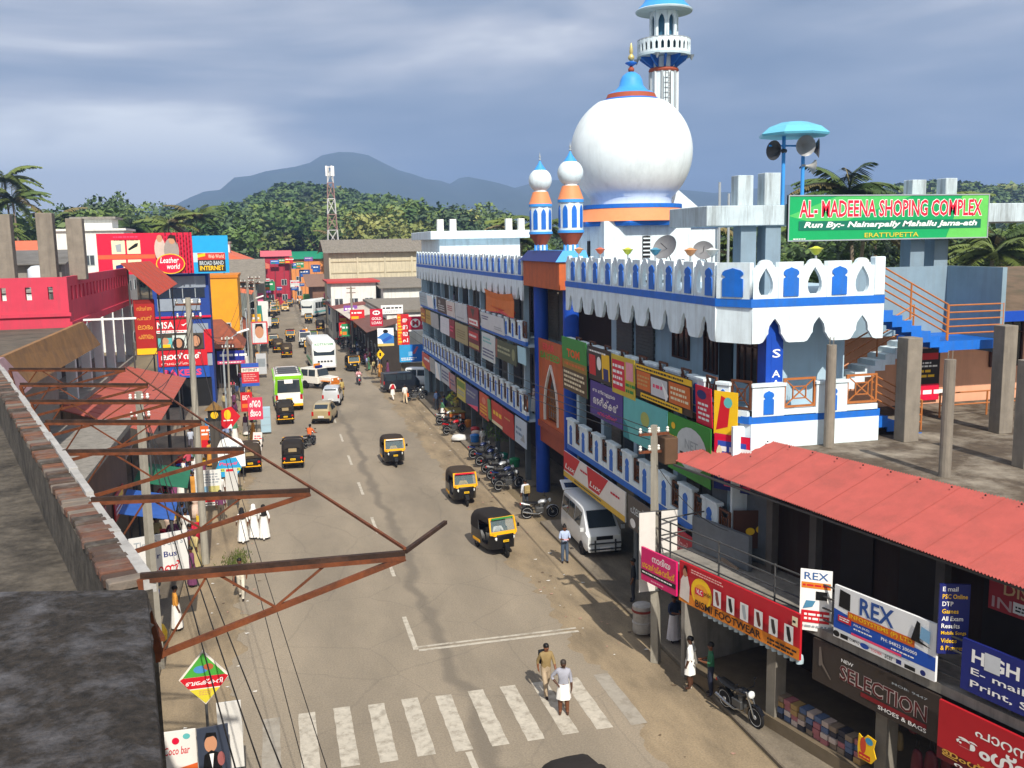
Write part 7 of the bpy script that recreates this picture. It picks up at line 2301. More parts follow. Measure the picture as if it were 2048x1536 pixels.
for i, (x, y) in enumerate(spots):
    c, cn = TOPS[rg.randrange(8)]
    woman = rg.random() < .35
    where = 'by the far right shops' if x > -4 and y > 85 and y < 140 else 'at the fruit stall' if x > -4 and y < 70 else 'on the near left footpath' if x < -13 and y < 65 else 'along the far left footpath' if x < -13 else 'in the crowd at the street end'
    if woman:
        lb = 'woman in %s saree %s' % (cn, where)
        person(lb, x, y, rg.uniform(0, 6.3), rg.choice(('stand', 'walk')), c, c, rg.choice(('#6e4630', '#5a3826')), wear=((SK_LONG, c, 'saree'), (DRAPE, c, 'drape')), z=.11 if x < -15.3 or x > -.95 else 0)
    else:
        lw = rg.choice(((('#e4e2dc'), 1), ('#2c3038', 0), ('#5a5248', 0)))
        lb = 'man in %s shirt and %s %s' % (cn, 'white mundu' if lw[1] else 'dark trousers' if lw[0] == '#2c3038' else 'brown trousers', where)
        person(lb, x, y, rg.uniform(0, 6.3), rg.choice(('stand', 'walk', 'walk2', 'hips', 'hold')), c, lw[0], rg.choice(('#6e4630', '#5a3826')), wear=((SK_LONG, '#e4e2dc', 'mundu'),) if lw[1] else (), z=.11 if x < -15.3 or x > -.95 else 0)
# sack, drum and rubbish on the shoulder
tag(B().loft([[(x * w, y, z * h + .11) for x, z in ((-1, .1), (-.6, 0), (.6, 0), (1, .1), (1, .75), (.5, 1), (-.5, 1), (-1, .75))] for y, w, h in ((-.45, .12, .14), (-.36, .24, .3), (0, .28, .36), (.36, .25, .3), (.47, .1, .12))]).obj('white_sack', mat('#d2d2d0', .8, .1, 6, bump=.3), mw=Matrix.Translation((-1.0, 56.1, 0)) @ Matrix.Rotation(1.2, 4, 'Z'), smooth=70), 'full white sack lying on the kerb by the red motorcycle', 'sack')
dr = thing('water_drum', 'dented white drum standing beside the right utility pole', 'drum', (-1.15, 26.0, .1))
B().lathe([(.28, 0), (.3, .03), (.29, .28), (.31, .3), (.31, .34), (.29, .36), (.29, .6), (.31, .63), (.3, .85), (.26, .88)], 20).obj('barrel', mat('#b9b6b0', .6, .15, 4, dirt=.5, dcol=(.15, .12, .1, 1), dsc=3), dr, smooth=40)
B().lathe([(.31, .66), (.32, .74)], 20).obj('red_band', mat('#8a3a34', .6, .1), dr)
# fruit stall under the far wing
fs = thing('fruit_stall', 'fruit stall with hanging bananas under the far wing', 'stall', (-.1, 62.2, .11))
B().box(-.5, -1.0, 0, .5, 1.0, .75).obj('counter', mat('#b8622c', .7, .15), fs, bevel=.02)
B().box(-.55, -1.05, .75, .55, 1.05, .8).obj('counter_top', mat('#8a7a3a', .7, .15), fs)
for k in range(7):
    b = B()
    for j in range(9):
        a = j * .7
        b.tube([(.05 * math.cos(a), .05 * math.sin(a), .3 - j * .04), (.14 * math.cos(a), .14 * math.sin(a), .24 - j * .04), (.17 * math.cos(a), .17 * math.sin(a), .34 - j * .04)], [.015, .022, .01], 5)
    b.obj('banana_bunch', mat('#d2b428' if k % 2 else '#7f9a3a', .5, .1), fs, loc=(-.25 + (k % 2) * .3, -.9 + k * .3, 1.35 + (k % 3) * .2))
for i, (x, y, c, lb) in enumerate(((-.2, 55.2, '#2f74c0', 'blue plastic ball-shaped can'), (.3, 57.4, '#c03a3a', 'red bucket stack'), (.1, 56.2, '#d6c0b4', 'cream bucket'), (.2, 49.6, '#1f7a66', 'teal basket'), (.5, 48.2, '#2a8a58', 'green basket'), (.4, 60, '#c87a2a', 'orange bucket'))):
    tag(B().lathe([(.2, 0), (.24, .02), (.3, .42), (.26, .46), (.14, .5)], 14).obj('bucket', mat(c, .4, .08), loc=(x, y, .11), smooth=50), lb + ' at the far wing shops', 'bucket', 'buckets before the far wing shops')
lv = B()
rg = random.Random(8)
for i in range(260):
    p = Vector((rg.uniform(-.2, .9), rg.uniform(-1.2, 1.2), rg.uniform(.9, 2.2)))
    a = Vector((rg.uniform(-1, 1), rg.uniform(-1, 1), rg.uniform(-1, .2))).normalized() * rg.uniform(.12, .3)
    c = a.cross(UP) * .3
    lv.add([p, p + a * .5 + c, p + a, p + a * .5 - c], [(0, 1, 2, 3)])
tag(lv.obj('plantain_leaves', mat('#56702a', .6, .25, 5), loc=(0, 51.9, .11)), 'bundle of green plantain leaves hung at the far wing shop', 'leaves')
rub = B()
for i in range(240):
    x, y = rg.choice((rg.uniform(-3.2, -1.2), rg.uniform(-14.5, -12.6))), rg.uniform(17, 75)
    s_ = rg.uniform(.02, .07)
    a = rg.uniform(0, 6)
    rub.add([(x + s_ * math.cos(a + k * 1.6) * (1 + .5 * (k % 2)), y + s_ * math.sin(a + k * 1.6), .012 + .012 * (k % 2)) for k in range(4)], [(0, 1, 2, 3)], i % 3)
tag(rub.obj('litter', [mat('#d2cdc4', .8, .1), mat('#6a5a48', .8, .2), mat('#b08a7a', .8, .2)]), kind='stuff')
# ================================================================== background buildings
def house(label, x0, y0, x1, y1, h, wall, roof, rtype='flat', wins=(), name='house', over=.4, rh=1.2, cat='building', base=0.):
    """wins: (face, columns, rows); face 'S' looks down the street (-Y), 'W' faces -X, 'E' faces +X"""
    t = thing(name, label, cat, (x0, y0, base))
    w, d = x1 - x0, y1 - y0
    B().box(0, 0, 0, w, d, h).obj('wall', wall, t)
    if rtype == 'flat':
        B().box(-over, -over, h, w + over, d + over, h + .25).obj('roof', roof, t)
    else:
        if rtype == 'gx':       # ridge along x
            pts = [(-over, -over, h), (w + over, -over, h), (w + over, d + over, h), (-over, d + over, h), (-over, d / 2, h + rh), (w + over, d / 2, h + rh)]
            fs = [(0, 1, 5, 4), (2, 3, 4, 5), (0, 4, 3), (1, 2, 5), (3, 2, 1, 0)]
        elif rtype == 'gy':
            pts = [(-over, -over, h), (w + over, -over, h), (w + over, d + over, h), (-over, d + over, h), (w / 2, -over, h + rh), (w / 2, d + over, h + rh)]
            fs = [(0, 4, 5, 3), (1, 2, 5, 4), (0, 1, 4), (2, 3, 5), (3, 2, 1, 0)]
        elif rtype == 'hip':
            pts = [(-over, -over, h), (w + over, -over, h), (w + over, d + over, h), (-over, d + over, h), (w * .3, d / 2, h + rh), (w * .7, d / 2, h + rh)]
            fs = [(0, 1, 5, 4), (2, 3, 4, 5), (0, 4, 3), (1, 2, 5), (3, 2, 1, 0)]
        else:                   # lean-to falling to -y
            pts = [(-over, -over, h), (w + over, -over, h), (w + over, d + over, h + rh), (-over, d + over, h + rh), (-over, -over, h - .08), (w + over, -over, h - .08), (w + over, d + over, h + rh - .08), (-over, d + over, h + rh - .08)]
            fs = [(0, 1, 2, 3), (7, 6, 5, 4), (0, 4, 5, 1), (1, 5, 6, 2), (2, 6, 7, 3), (3, 7, 4, 0)]
        B().add(pts, fs).obj('roof', roof, t)
    for f, nc, nr in wins:
        for r in range(nr):
            z = .9 + r * 3.1
            if z + 1.3 > h:
                z = h - 1.6
            for c in range(nc):
                L_ = w if f == 'S' else d
                p = L_ * (c + .5) / nc
                b = B()
                if f == 'S':
                    b.box(p - .55, -.06, z, p + .55, .02, z + 1.25)
                elif f == 'W':
                    b.box(-.06, p - .55, z, .02, p + .55, z + 1.25)
                else:
                    b.box(w - .02, p - .55, z, w + .06, p + .55, z + 1.25)
                o = b.obj('window', WFR, t)
                g_ = B()
                for k in (-.27, .27):
                    if f == 'S':
                        g_.box(p + k - .22, -.075, z + .08, p + k + .22, -.06, z + 1.17)
                    elif f == 'W':
                        g_.box(-.075, p + k - .22, z + .08, -.06, p + k + .22, z + 1.17)
                    else:
                        g_.box(w + .06, p + k - .22, z + .08, w + .075, p + k + .22, z + 1.17)
                g_.obj('pane', GLS, o)
    return t


WFR = mat('#b9c2c4', .6, .1)
ASB = mat('#827b70', .9, .2, 1.5, bump=.3, dirt=.5, dcol=(.07, .065, .055, 1), streak=1)
TILE = mat('#8a4a34', .85, .2, 3, bump=.5, dirt=.5, dcol=(.1, .05, .035, 1))
ORT = mat('#d0694a', .7, .12, 1.5, dirt=.3, dcol=(.35, .12, .08, 1))
BEI = mat('#c9bfa4', .8, .12, 1.2, dirt=.5, dcol=(.22, .2, .15, 1), streak=1)
BLKW = mat('#3a332e', .85, .2, 1.5)
wh = thing('warehouse', 'long beige block-walled warehouse under a grey sheet roof', 'building', (-3.4, 140, 0))
B().box(0, 0, 0, 16, 14, 11.0).obj('wall', BEI, wh)
for k in range(5):
    B().box(k * 3.95, -.15, 0, k * 3.95 + .25, 0, 11).obj('pilaster', BEI, wh)
for z in (8.0, 9.6):
    B().box(.26, -.08, z, 15.8, 0, z + .14).obj('ledge', mat('#a89c80', .8, .15), wh)
b = B()
n_ = 90
vs, fs = [], []
for i in range(n_ + 1):
    x = -.8 + 17.6 * i / n_
    zc = .05 * (i % 2)
    vs += [(x, -.9, 10.95 + zc), (x, 6.5, 12.85 + zc), (x, 15, 11.0 + zc)]
for i in range(n_):
    for j in range(2):
        a = i * 3 + j
        fs.append((a, a + 1, a + 4, a + 3))
b.add(vs, fs).obj('sheet_roof', ASB, wh)
house('white two-storey house with red-trimmed eaves before the warehouse', -4.2, 125, 1.6, 134, 7.2, WHITE2, mat('#b8403c', .6, .1), 'flat', (('S', 3, 2), ('W', 3, 2)), over=.5)
house('white house with grey tiled lean-to roof beside the red-trimmed one', 2.2, 122, 9.5, 134, 6.6, WHITE2, ASB, 'lean', (('S', 3, 2), ('W', 2, 2)), over=.6, rh=.9)
house('white low house behind the red M signboard', -.5, 96, 8.5, 118, 5.2, WHITE2, ASB, 'flat', (('S', 3, 1), ('W', 5, 1)), over=.3)
quad_sheet('tin_shed_roof', [(-4.8, 134, 4.4), (.3, 134, 4.9), (.6, 118, 4.8), (-4.2, 118, 4.2)], .06, mat('#7a4038', .7, .2), 'dark red tin shed roof on the far right footpath', 'roof', 6, [(-4.5, 133, 0, 4.4), (-4, 119, 0, 4.2), (.2, 119, 0, 4.7)])
quad_sheet('tin_shed_roof', [(-4.2, 118, 4.3), (.4, 117.5, 4.9), (.3, 104, 4.9), (-3.6, 104.5, 4.1)], .06, mat('#c9bfb0', .6, .15), 'pale rusty tin shed roof on the far right footpath', 'roof', 6, [(-3.9, 117, 0, 4.3), (-3.4, 105, 0, 4.1), (.2, 105, 0, 4.8)])
quad_sheet('tin_shed_roof', [(-3.6, 104, 4.2), (.4, 104, 4.8), (.4, 92, 4.6), (-3.0, 92, 3.7)], .06, mat('#6e4a40', .7, .2), 'brown tin shed roof nearest the red M signboard', 'roof', 6, [(-3.4, 103, 0, 4.2), (-2.8, 93, 0, 3.7), (.2, 93, 0, 4.6)])
house('dark shop row under the far right tin sheds', -1.8, 90, 0, 134, 3.4, BLKW, BLKW, 'flat', (('W', 12, 1),), over=.1)
# signs by the far end of the wing
sign('gold_loan_sign', 'red GOLD LOAN sign with a white M badge', 'sign', (-3.75, 80, 5.25), ENDF, 1.05, 1.45, mat('#b81f3a', .5, .06), [('e', .5, .78, .3, .13, WHT), ('t', .33, .72, .34, .12, 'M', mat('#b81f3a'), 0, .03), ('t', .12, .36, .76, .16, 'GOLD', WHT), ('t', .12, .12, .76, .16, 'LOAN', WHT)], .08)
sign('shop_board', 'white board with dark heading above the crimson awning sign', 'sign', (-2.6, 82, 6.1), ENDF, 1.9, .75, WHT, [('l', .08, .5, .84, .35, 1, BLK), ('l', .1, .12, .8, .3, 2, GREYP)], .06)
sign('vertical_sign', 'red and yellow vertical sign with stacked white letters', 'sign', (-1.45, 80.4, 3.55), ENDF, 1.0, 2.6, mat('#c8242c', .5, .06), [('r', 0, 0, .32, 1, mat('#e06a1e')), ('l', .06, .05, .2, .9, 9, YEL), ('t', .45, .72, .42, .14, 'അ', WHT, 0, .03), ('t', .45, .5, .42, .14, 'ണ', WHT, 0, .03), ('t', .45, .28, .42, .14, 'ഡ', WHT, 0, .03), ('t', .45, .07, .42, .14, 'പ', WHT, 0, .03)], .08)
mu = sign('crimson_sign', 'crimson awning sign with a white M emblem and script name', 'sign', (-.55, 80, 4.7), ENDF, 2.6, 1.25, mat('#b8183a', .5, .06), [('e', .23, .55, .16, .3, WHT), ('t', .13, .36, .2, .38, 'M', mat('#b8183a'), 0, .04), ('t', .44, .42, .46, .32, 'Muthoot', WHT, .25), ('r', 0, 0, 1, .1, WHT)], .1, shape=[(0, 0), (1, 0), (1, .3), (.72, 1), (0, 1)])
sign('picture_board', 'blue and white picture board over the far right pavement', 'sign', (-3.3, 79, 3.65), ENDF, 1.35, 1.5, mat('#3a78c0', .5, .08), [('p', [(0, .5), (.5, .8), (1, .55), (1, 1), (0, 1)], WHT), ('p', [(.3, .35), (.8, .6), (.9, .45), (.4, .2)], mat('#2a58b0')), ('r', 0, 0, 1, .14, mat('#d8c070')), ('e', .5, .82, .16, .1, BLK), ('p', [(0, .14), (.35, .14), (.2, .4), (0, .45)], WHT)], .06)
sign('phone_board', 'wide bright blue board with white phone drawings', 'sign', (-1.5, 79.2, 2.2), ENDF, 2.7, 1.45, mat('#1f68c0', .5, .08), [('r', 0, 0, .35, 1, mat('#2f94cc')), ('p', [(.4, .5), (.55, .9), (.6, .85), (.48, .45)], mat('#b85a6a')), ('r', .28, .35, .12, .25, mat('#7ab0d8')), ('p', [(.7, .55), (.8, .8), (.88, .55)], WHT), ('p', [(.72, .15), (.84, .4), (.95, .12)], mat('#cfe0ee')), ('l', .05, .08, .5, .2, 2, WHT)], .08)
wsn = thing('warning_sign', 'yellow diamond road sign on a thin post', 'road sign', (-2.6, 84, 0))
B().tube([(0, 0, 0), (0, 0, 2.6)], .03, 6).obj('post', IRON, wsn)
o = B().add([(0, -.04, 1.95), (.38, -.04, 2.4), (0, -.04, 2.85), (-.38, -.04, 2.4), (0, -.02, 1.95), (.38, -.02, 2.4), (0, -.02, 2.85), (-.38, -.02, 2.4)], [(0, 1, 2, 3), (7, 6, 5, 4), (0, 4, 5, 1), (1, 5, 6, 2), (2, 6, 7, 3), (3, 7, 4, 0)]).obj('plate', YEL, wsn)
B().box(-.08, -.05, 2.25, .08, -.045, 2.55).obj('symbol', BLK, o)
# left side of the far street
house('yellow shop house beyond the blue bakery building', -17.2, 90, -14.6, 98, 9.3, mat('#e0981c', .7, .08, 1.5, dirt=.2, dcol=(.3, .17, .04, 1)), mat('#c8781c', .7, .1), 'flat', (('S', 1, 2), ('E', 2, 2)), over=.1)
house('old brown tile-roofed shop before the yellow house', -18.6, 84, -14.9, 90, 3.6, BLKW, TILE, 'hip', (('E', 2, 1),), over=.8, rh=2.2)
house('tile-roofed verandah shop along the left footpath', -19.5, 99, -14.6, 108, 3.8, BLKW, TILE, 'hip', (('E', 3, 1),), over=.8, rh=2.0)
house('dark two-storey shop house with a grey sheet roof', -18.5, 110, -13.2, 128, 8.2, mat('#6f7672', .8, .2, 1.5, dirt=.4, streak=1), ASB, 'gx', (('S', 3, 2), ('E', 5, 2)), over=1.0, rh=2.4)
house('orange-roofed hall above the grey sheet roof', -26, 130, -12.5, 160, 9.2, mat('#a8a49a', .8, .15), ORT, 'gy', (('E', 6, 2), ('S', 4, 1)), over=.8, rh=3.0)
house('pale grey flat-topped block on the orange roof ridge', -21, 140, -17, 144, 12.6, WHITE2, GREYC, 'flat', (), over=.2)
house('red shop block facing down the far street', -13.0, 205, -7.6, 212, 10.0, mat('#a8283a', .7, .1), mat('#c8606a', .7, .1), 'gx', (('S', 2, 2),), over=.5, rh=1.2)
house('orange building under a green roof closing the street', -7.0, 222, 2.4, 232, 9.2, mat('#d88a4a', .7, .1), mat('#1f8a68', .6, .1), 'lean', (('S', 3, 2),), over=.6, rh=1.6)
house('brown tin-roofed shop on the far right bend', -4.6, 172, 2.5, 190, 5.0, mat('#7a5a4a', .8, .2), mat('#8a6a58', .8, .2), 'lean', (('S', 2, 1), ('W', 4, 1)), over=1.0, rh=1.6)
house('red-roofed bungalow behind the warehouse', 4, 165, 18, 178, 9.5, BEI, mat('#a8483c', .7, .15), 'gx', (('S', 3, 2),), over=.6, rh=2.2)
house('small white house with roof tank among the trees', 12.5, 180, 18, 186, 12.8, WHITE2, GREYC, 'flat', (('S', 2, 3),), over=.4)
house('white terraced house among the trees behind the pink building', -35.8, 120, -28.0, 128, 14.2, WHITE2, WHITE2, 'flat', (('S', 3, 4), ('E', 2, 4)), over=.3)
house('white upper storey block with a dark roof edge behind the pink building', -33.5, 122, -29.5, 127, 15.6, WHITE2, GREYC, 'flat', (), over=.5)
house('low white house with orange roof far left', -42, 118, -36.5, 124, 12.0, WHITE2, ORT, 'gx', (('S', 2, 3),), over=.5, rh=1.2)
quad_sheet('shop_canopy', [(-17.0, 100.5, 8.0), (-17.0, 106, 8.1), (-13.4, 106, 7.4), (-13.6, 100.5, 7.3)], .06, mat('#d0704a', .7, .12), 'orange tin canopy over the left footpath', 'canopy', 5, [(-13.8, 101, 0, 7.3), (-13.7, 105.5, 0, 7.4), (-16.8, 105.5, 0, 8)])
# street-end boards, stacked up the far shop fronts
rg = random.Random(44)
BC = ['#c8242c', '#2f6ac0', '#e0e0dc', '#e8b020', '#2f8a58', '#d8648a', '#7a4a9a', '#e07a2c', '#d6d0c4', '#1f4a8a', '#c9c9c9']
CN = ['red', 'blue', 'white', 'yellow', 'green', 'pink', 'violet', 'orange', 'cream', 'navy', 'grey']
for i in range(64):
    k = rg.randrange(11)
    if i < 26:
        y, x = rg.uniform(100, 200), -14.2 + rg.uniform(-.4, 1.2)
        w_, z, wh_ = rg.uniform(.8, 2.0), rg.uniform(1.6, 5.5), 'left shop fronts of the far street'
    elif i < 46:
        y, x = rg.uniform(100, 205), rg.uniform(-4.6, -3.4)
        w_, z, wh_ = rg.uniform(.9, 2.0), rg.uniform(1.8, 4.6), 'right shop fronts of the far street'
    else:
        y, x = rg.uniform(202, 204.6), rg.uniform(-12.6, -3)
        w_, z, wh_ = rg.uniform(1.0, 2.4), rg.uniform(2.5, 9), 'building closing the street'
    h_ = rg.uniform(.6, 1.6)
    o = sign('shop_board', 'small %s board on the %s' % (CN[k], wh_), 'sign', (x, y, z), ENDF, w_, h_, mat(BC[k], .5, .08), [('l', .1, .55, .8, .3, 1, WHT if k not in (2, 8, 10) else CRIM), ('r', .08, .12, .5, .25, mat(BC[(k + 3) % 11], .5, .08))], .06, group='small boards of the far street')
    B().tube([(w_ / 2, -z, -.07), (w_ / 2, h_ * .5, -.07)], .035, 5).obj('post', IRON, o)
post_sign('portrait poster with a pink border on the far left kerb', -13.0, 96, 2.6, 1.6, 2.2, mat('#c84a4a', .5, .06), [('r', .08, .06, .84, .88, mat('#cfd6dc')), ('e', .5, .55, .26, .3, FACEC), ('p', [(.25, .65), (.3, .9), (.7, .9), (.75, .65), (.6, .78), (.4, .78)], BLK)], 2)
post_sign('tall white poster with a green figure on the far left kerb', -13.1, 110, 3.0, 1.9, 3.0, mat('#d8d8d4', .5, .06), [('p', [(.35, .2), (.7, .2), (.65, .85), (.4, .85)], mat('#2f7a70')), ('r', .05, .04, .9, .14, mat('#b83a4a'))], 2)
post_sign('grey rollup poster below the portrait poster', -12.9, 90, .4, .9, 1.9, mat('#b9bcc0', .5, .06), [('r', .1, .35, .8, .4, mat('#8a9298'))], 2)
post_sign('navy shop board with white print by the left lane', -15.2, 82, 2.4, 2.2, 1.1, mat('#2a3490', .5, .08), [('l', .1, .5, .8, .35, 1, WHT), ('r', 0, 0, 1, .25, mat('#c04a6a')), ('l', .08, .05, .8, .15, 1, WHT)], 2)
# telecom tower
tw = thing('telecom_tower', 'red and white lattice telecom mast behind the warehouse', 'tower', (.5, 190, 0))
for k in range(9):
    z0, z1 = k * 3., k * 3. + 3
    r0, r1 = 1.5 - k * .12, 1.5 - (k + 1) * .12
    b = B()
    cs0 = [(r0 * a, r0 * c, z0) for a, c in ((1, 1), (-1, 1), (-1, -1), (1, -1))]
    cs1 = [(r1 * a, r1 * c, z1) for a, c in ((1, 1), (-1, 1), (-1, -1), (1, -1))]
    for i in range(4):
        j = (i + 1) % 4
        b.bar(cs0[i], cs1[i], .13); b.bar(cs0[i], cs1[j], .06); b.bar(cs0[j], cs1[i], .06); b.bar(cs1[i], cs1[j], .1)
    b.obj('lattice_section', mat('#a08078', .6, .1) if k % 2 else mat('#d2d2d0', .6, .1), tw)
for i in range(4):
    a = i * 1.57 + .4
    B().box(-.15, -.08, 0, .15, .08, 1.9).obj('antenna', WHT, tw, loc=(.75 * math.cos(a), .75 * math.sin(a), 25.3))
# ================================================================== mountains, hills, trees
ridge('mountain', [(-1600, 20), (-700, 60), (-302, 125), (-158, 174), (-84, 214), (33, 240), (107, 255), (153, 281), (228, 289), (281, 282), (311, 258), (379, 233), (472, 207), (526, 185), (567, 217), (615, 206), (712, 178), (845, 206), (1049, 185), (1440, 162), (1702, 188), (1975, 156), (2387, 100), (3000, 60)], 3000, 1700, ROCKG, 4, 16)
hill = ridge('wooded_hill', [(-150, 10), (-90, 18), (-42, 24), (-24, 29), (-10, 36), (1, 39), (11, 37), (23, 35), (45, 31), (67, 25), (85, 20), (110, 13), (180, 12), (240, 15), (300, 20)], 470, 260, mat((.03, .05, .015, 1), .95, .3, .3), 6, 2)
rhill = ridge('right_hill', [(140, 6), (172, 14), (215, 20), (260, 25), (278, 30), (297, 34), (332, 33), (420, 24)], 420, 220, mat((.03, .05, .015, 1), .95, .3, .3), 9, 2)


def leaf_mat(c1, c2):
    m_ = bpy.data.materials.new('leaves')
    m_.use_nodes = True
    t = m_.node_tree
    n = t.nodes
    b = n['Principled BSDF']
    b.inputs['Roughness'].default_value = .6
    oi = n.new('ShaderNodeNewGeometry')
    no = n.new('ShaderNodeTexNoise')
    no.inputs['Scale'].default_value = .16
    no.inputs['Detail'].default_value = 7
    t.links.new(oi.outputs['Position'], no.inputs['Vector'])
    ob = n.new('ShaderNodeObjectInfo')
    ma = n.new('ShaderNodeMath')
    ma.operation = 'MULTIPLY_ADD'
    ma.inputs[1].default_value = .34
    ma.inputs[2].default_value = -.17
    t.links.new(ob.outputs['Random'], ma.inputs[0])
    ad = n.new('ShaderNodeMath')
    t.links.new(ma.outputs[0], ad.inputs[0])
    t.links.new(no.outputs['Fac'], ad.inputs[1])
    r = n.new('ShaderNodeValToRGB')
    r.color_ramp.elements[0].position = .35
    r.color_ramp.elements[0].color = c1
    r.color_ramp.elements[1].position = .68
    r.color_ramp.elements[1].color = c2
    t.links.new(ad.outputs[0], r.inputs['Fac'])
    t.links.new(r.outputs['Color'], b.inputs['Base Color'])
    return m_


LEAF = [leaf_mat((.035, .08, .018, 1), (.10, .17, .035, 1)), leaf_mat((.055, .11, .018, 1), (.15, .21, .04, 1)), leaf_mat((.10, .14, .025, 1), (.26, .27, .07, 1)), leaf_mat((.035, .07, .022, 1), (.085, .135, .045, 1))]
BARK = mat('#5a4a3a', .9, .3, 4, bump=.5)
BARKP = mat('#8a7d6c', .9, .25, 4, bump=.4)


def crown_mesh(seed, n, m_, lobes=9, leaf=.3):
    rr = random.Random(seed)
    b = B()
    L_ = [(Vector((rr.gauss(0, .42), rr.gauss(0, .42), rr.uniform(-.35, .55))), rr.uniform(.28, .5)) for _ in range(lobes)]
    for _ in range(n):
        c, r_ = L_[rr.randrange(lobes)]
        d = Vector((rr.gauss(0, 1), rr.gauss(0, 1), rr.gauss(.25, 1))).normalized()
        p = c + d * r_ * rr.uniform(.75, 1.05)
        s_ = leaf * rr.uniform(.5, 1.1) * .5
        a = (Vector((rr.uniform(-1, 1), rr.uniform(-1, 1), rr.uniform(-.6, .6)))).normalized()
        q = (d + Vector((rr.uniform(-.5, .5), rr.uniform(-.5, .5), rr.uniform(0, .6)))).normalized().cross(a)
        if q.length < .1:
            continue
        q.normalize()
        b.add([p - a * s_, p + q * s_ * .6, p + a * s_, p - q * s_ * .6], [(0, 1, 2, 3)])
    return b.mesh('crown', m_)


CROWNS = [crown_mesh(i, 900, LEAF[i % 4], 8 + i % 4, .2) for i in range(8)]


def trunk_mesh(seed):
    rr = random.Random(seed)
    b = B()
    b.tube([(0, 0, -1.4), (.03, 0, -.7), (0, .03, -.1), (.05, 0, .25)], [.085, .06, .05, .03], 7)
    for k in range(5):
        a = rr.uniform(0, 6.3)
        b.tube([(0, 0, -.5 + k * .12), (.25 * math.cos(a), .25 * math.sin(a), -.1 + k * .1), (.5 * math.cos(a), .5 * math.sin(a), .1 + k * .1)], [.035, .022, .01], 5)
    return b.mesh('trunk', BARK)


TRUNKS = [trunk_mesh(i) for i in range(3)]


def tree(x, y, h, w, k, label, group, base=0., name='tree'):
    t = thing(name, label, 'tree', (x, y, base), random.uniform(0, 6), group)
    mk('trunk', TRUNKS[k % 3], None, t, mw=Matrix.Translation((0, 0, h * .58)) @ Matrix.Diagonal((w * .5, w * .5, h * .415, 1)))
    mk('crown', CROWNS[k % 8], None, t, mw=Matrix.Translation((0, 0, h * .62)) @ Matrix.Diagonal((w * .55, w * .55, h * .38, 1)))
    return t


def frond(b, base, az, el, L_, rr, m=0, droop=1.):
    """one palm leaf: arched midrib with two rows of leaflets"""
    d = Vector((math.cos(az), math.sin(az), 0))
    side = Vector((-math.sin(az), math.cos(az), 0))
    pts = []
    for k in range(8):
        t = k / 7
        pts.append(base + d * (L_ * t * math.cos(el * (1 - t * .5))) + UP * (L_ * (math.sin(el) * t - droop * .55 * t * t)))
    for a, c in zip(pts, pts[1:]):
        b.add([a - side * .03, a + side * .03, c + side * .02, c - side * .02], [(0, 1, 2, 3)], m)
        for s in (-1, 1):
            for f in (.05, .28, .52, .78):
                p = a + (c - a) * f
                l_ = L_ * .24 * (1 - abs((pts.index(a) + f) / 7 - .45) * 1.1)
                e = p + side * s * l_ * .8 + d * l_ * .55 - UP * l_ * rr.uniform(.25, .6)
                b.add([p, p + d * .2, (p + e) / 2 + d * .16, e], [(0, 1, 2, 3)], m)


def palm_mesh(seed):
    rr = random.Random(seed)
    b = B()
    for k in range(26):
        frond(b, Vector((0, 0, 0)), k * 2.4 + rr.uniform(-.2, .2), R(rr.uniform(-25, 70)), rr.uniform(2.6, 3.4), rr, 0 if rr.random() < .85 else 1, rr.uniform(.8, 1.3))
    return b.mesh('fronds', [leaf_mat((.045, .085, .015, 1), (.13, .17, .03, 1)), leaf_mat((.12, .10, .03, 1), (.2, .16, .06, 1))])


PALMS = [palm_mesh(i) for i in range(3)]


def palm(x, y, h, k, label, s=1., base=0.):
    t = thing('coconut_palm', label, 'palm', (x, y, base), random.uniform(0, 6), 'coconut palms')
    b = B()
    ln = .06 * h
    b.tube([(0, 0, 0), (ln * .2, 0, h * .3), (ln * .6, 0, h * .7), (ln, 0, h)], [.22, .16, .14, .12], 8)
    b.obj('trunk', BARKP, t)
    mk('fronds', PALMS[k % 3], None, t, mw=Matrix.Translation((ln, 0, h)) @ Matrix.Scale(s, 4))
    B().lathe([(.05, -.5), (.3, -.35), (.35, -.15), (.1, 0)], 8).obj('nuts', mat('#6a6a2a', .6, .2), t, loc=(ln, 0, h))
    return t


random.seed(5)
TK = ['dark green leafy tree', 'mid green bushy tree', 'yellow-green tree with sunlit crown', 'deep green dense tree']
rg = random.Random(12)
n_t = 0
for row, (yy, n_, hm, xa, xb) in enumerate(((150, 12, 14.5, -75, -20), (172, 22, 16, -72, 6), (205, 26, 17.5, -80, 24), (245, 30, 19, -85, 40), (290, 30, 20, -90, 62), (215, 10, 13, 10, 48), (260, 12, 14, 30, 90))):
    for i in range(n_):
        x = xa + (xb - xa) * (i + rg.uniform(.1, .9)) / n_
        y = yy + rg.uniform(-14, 14)
        if -15 < x < 6 and y < 236:
            y = 240 + rg.uniform(0, 12)
        if -27 < x < -11 and y < 164:
            continue
        k = rg.randrange(8)
        h = hm * rg.uniform(.78, 1.2)
        tree(x, y, h, h * rg.uniform(.62, .9), k, TK[k % 4] + ' in the belt behind the left rooftops' if x < 8 else TK[k % 4] + ' in the belt behind the mosque', 'trees behind the town', base=max(0, (y - 190) * .035))
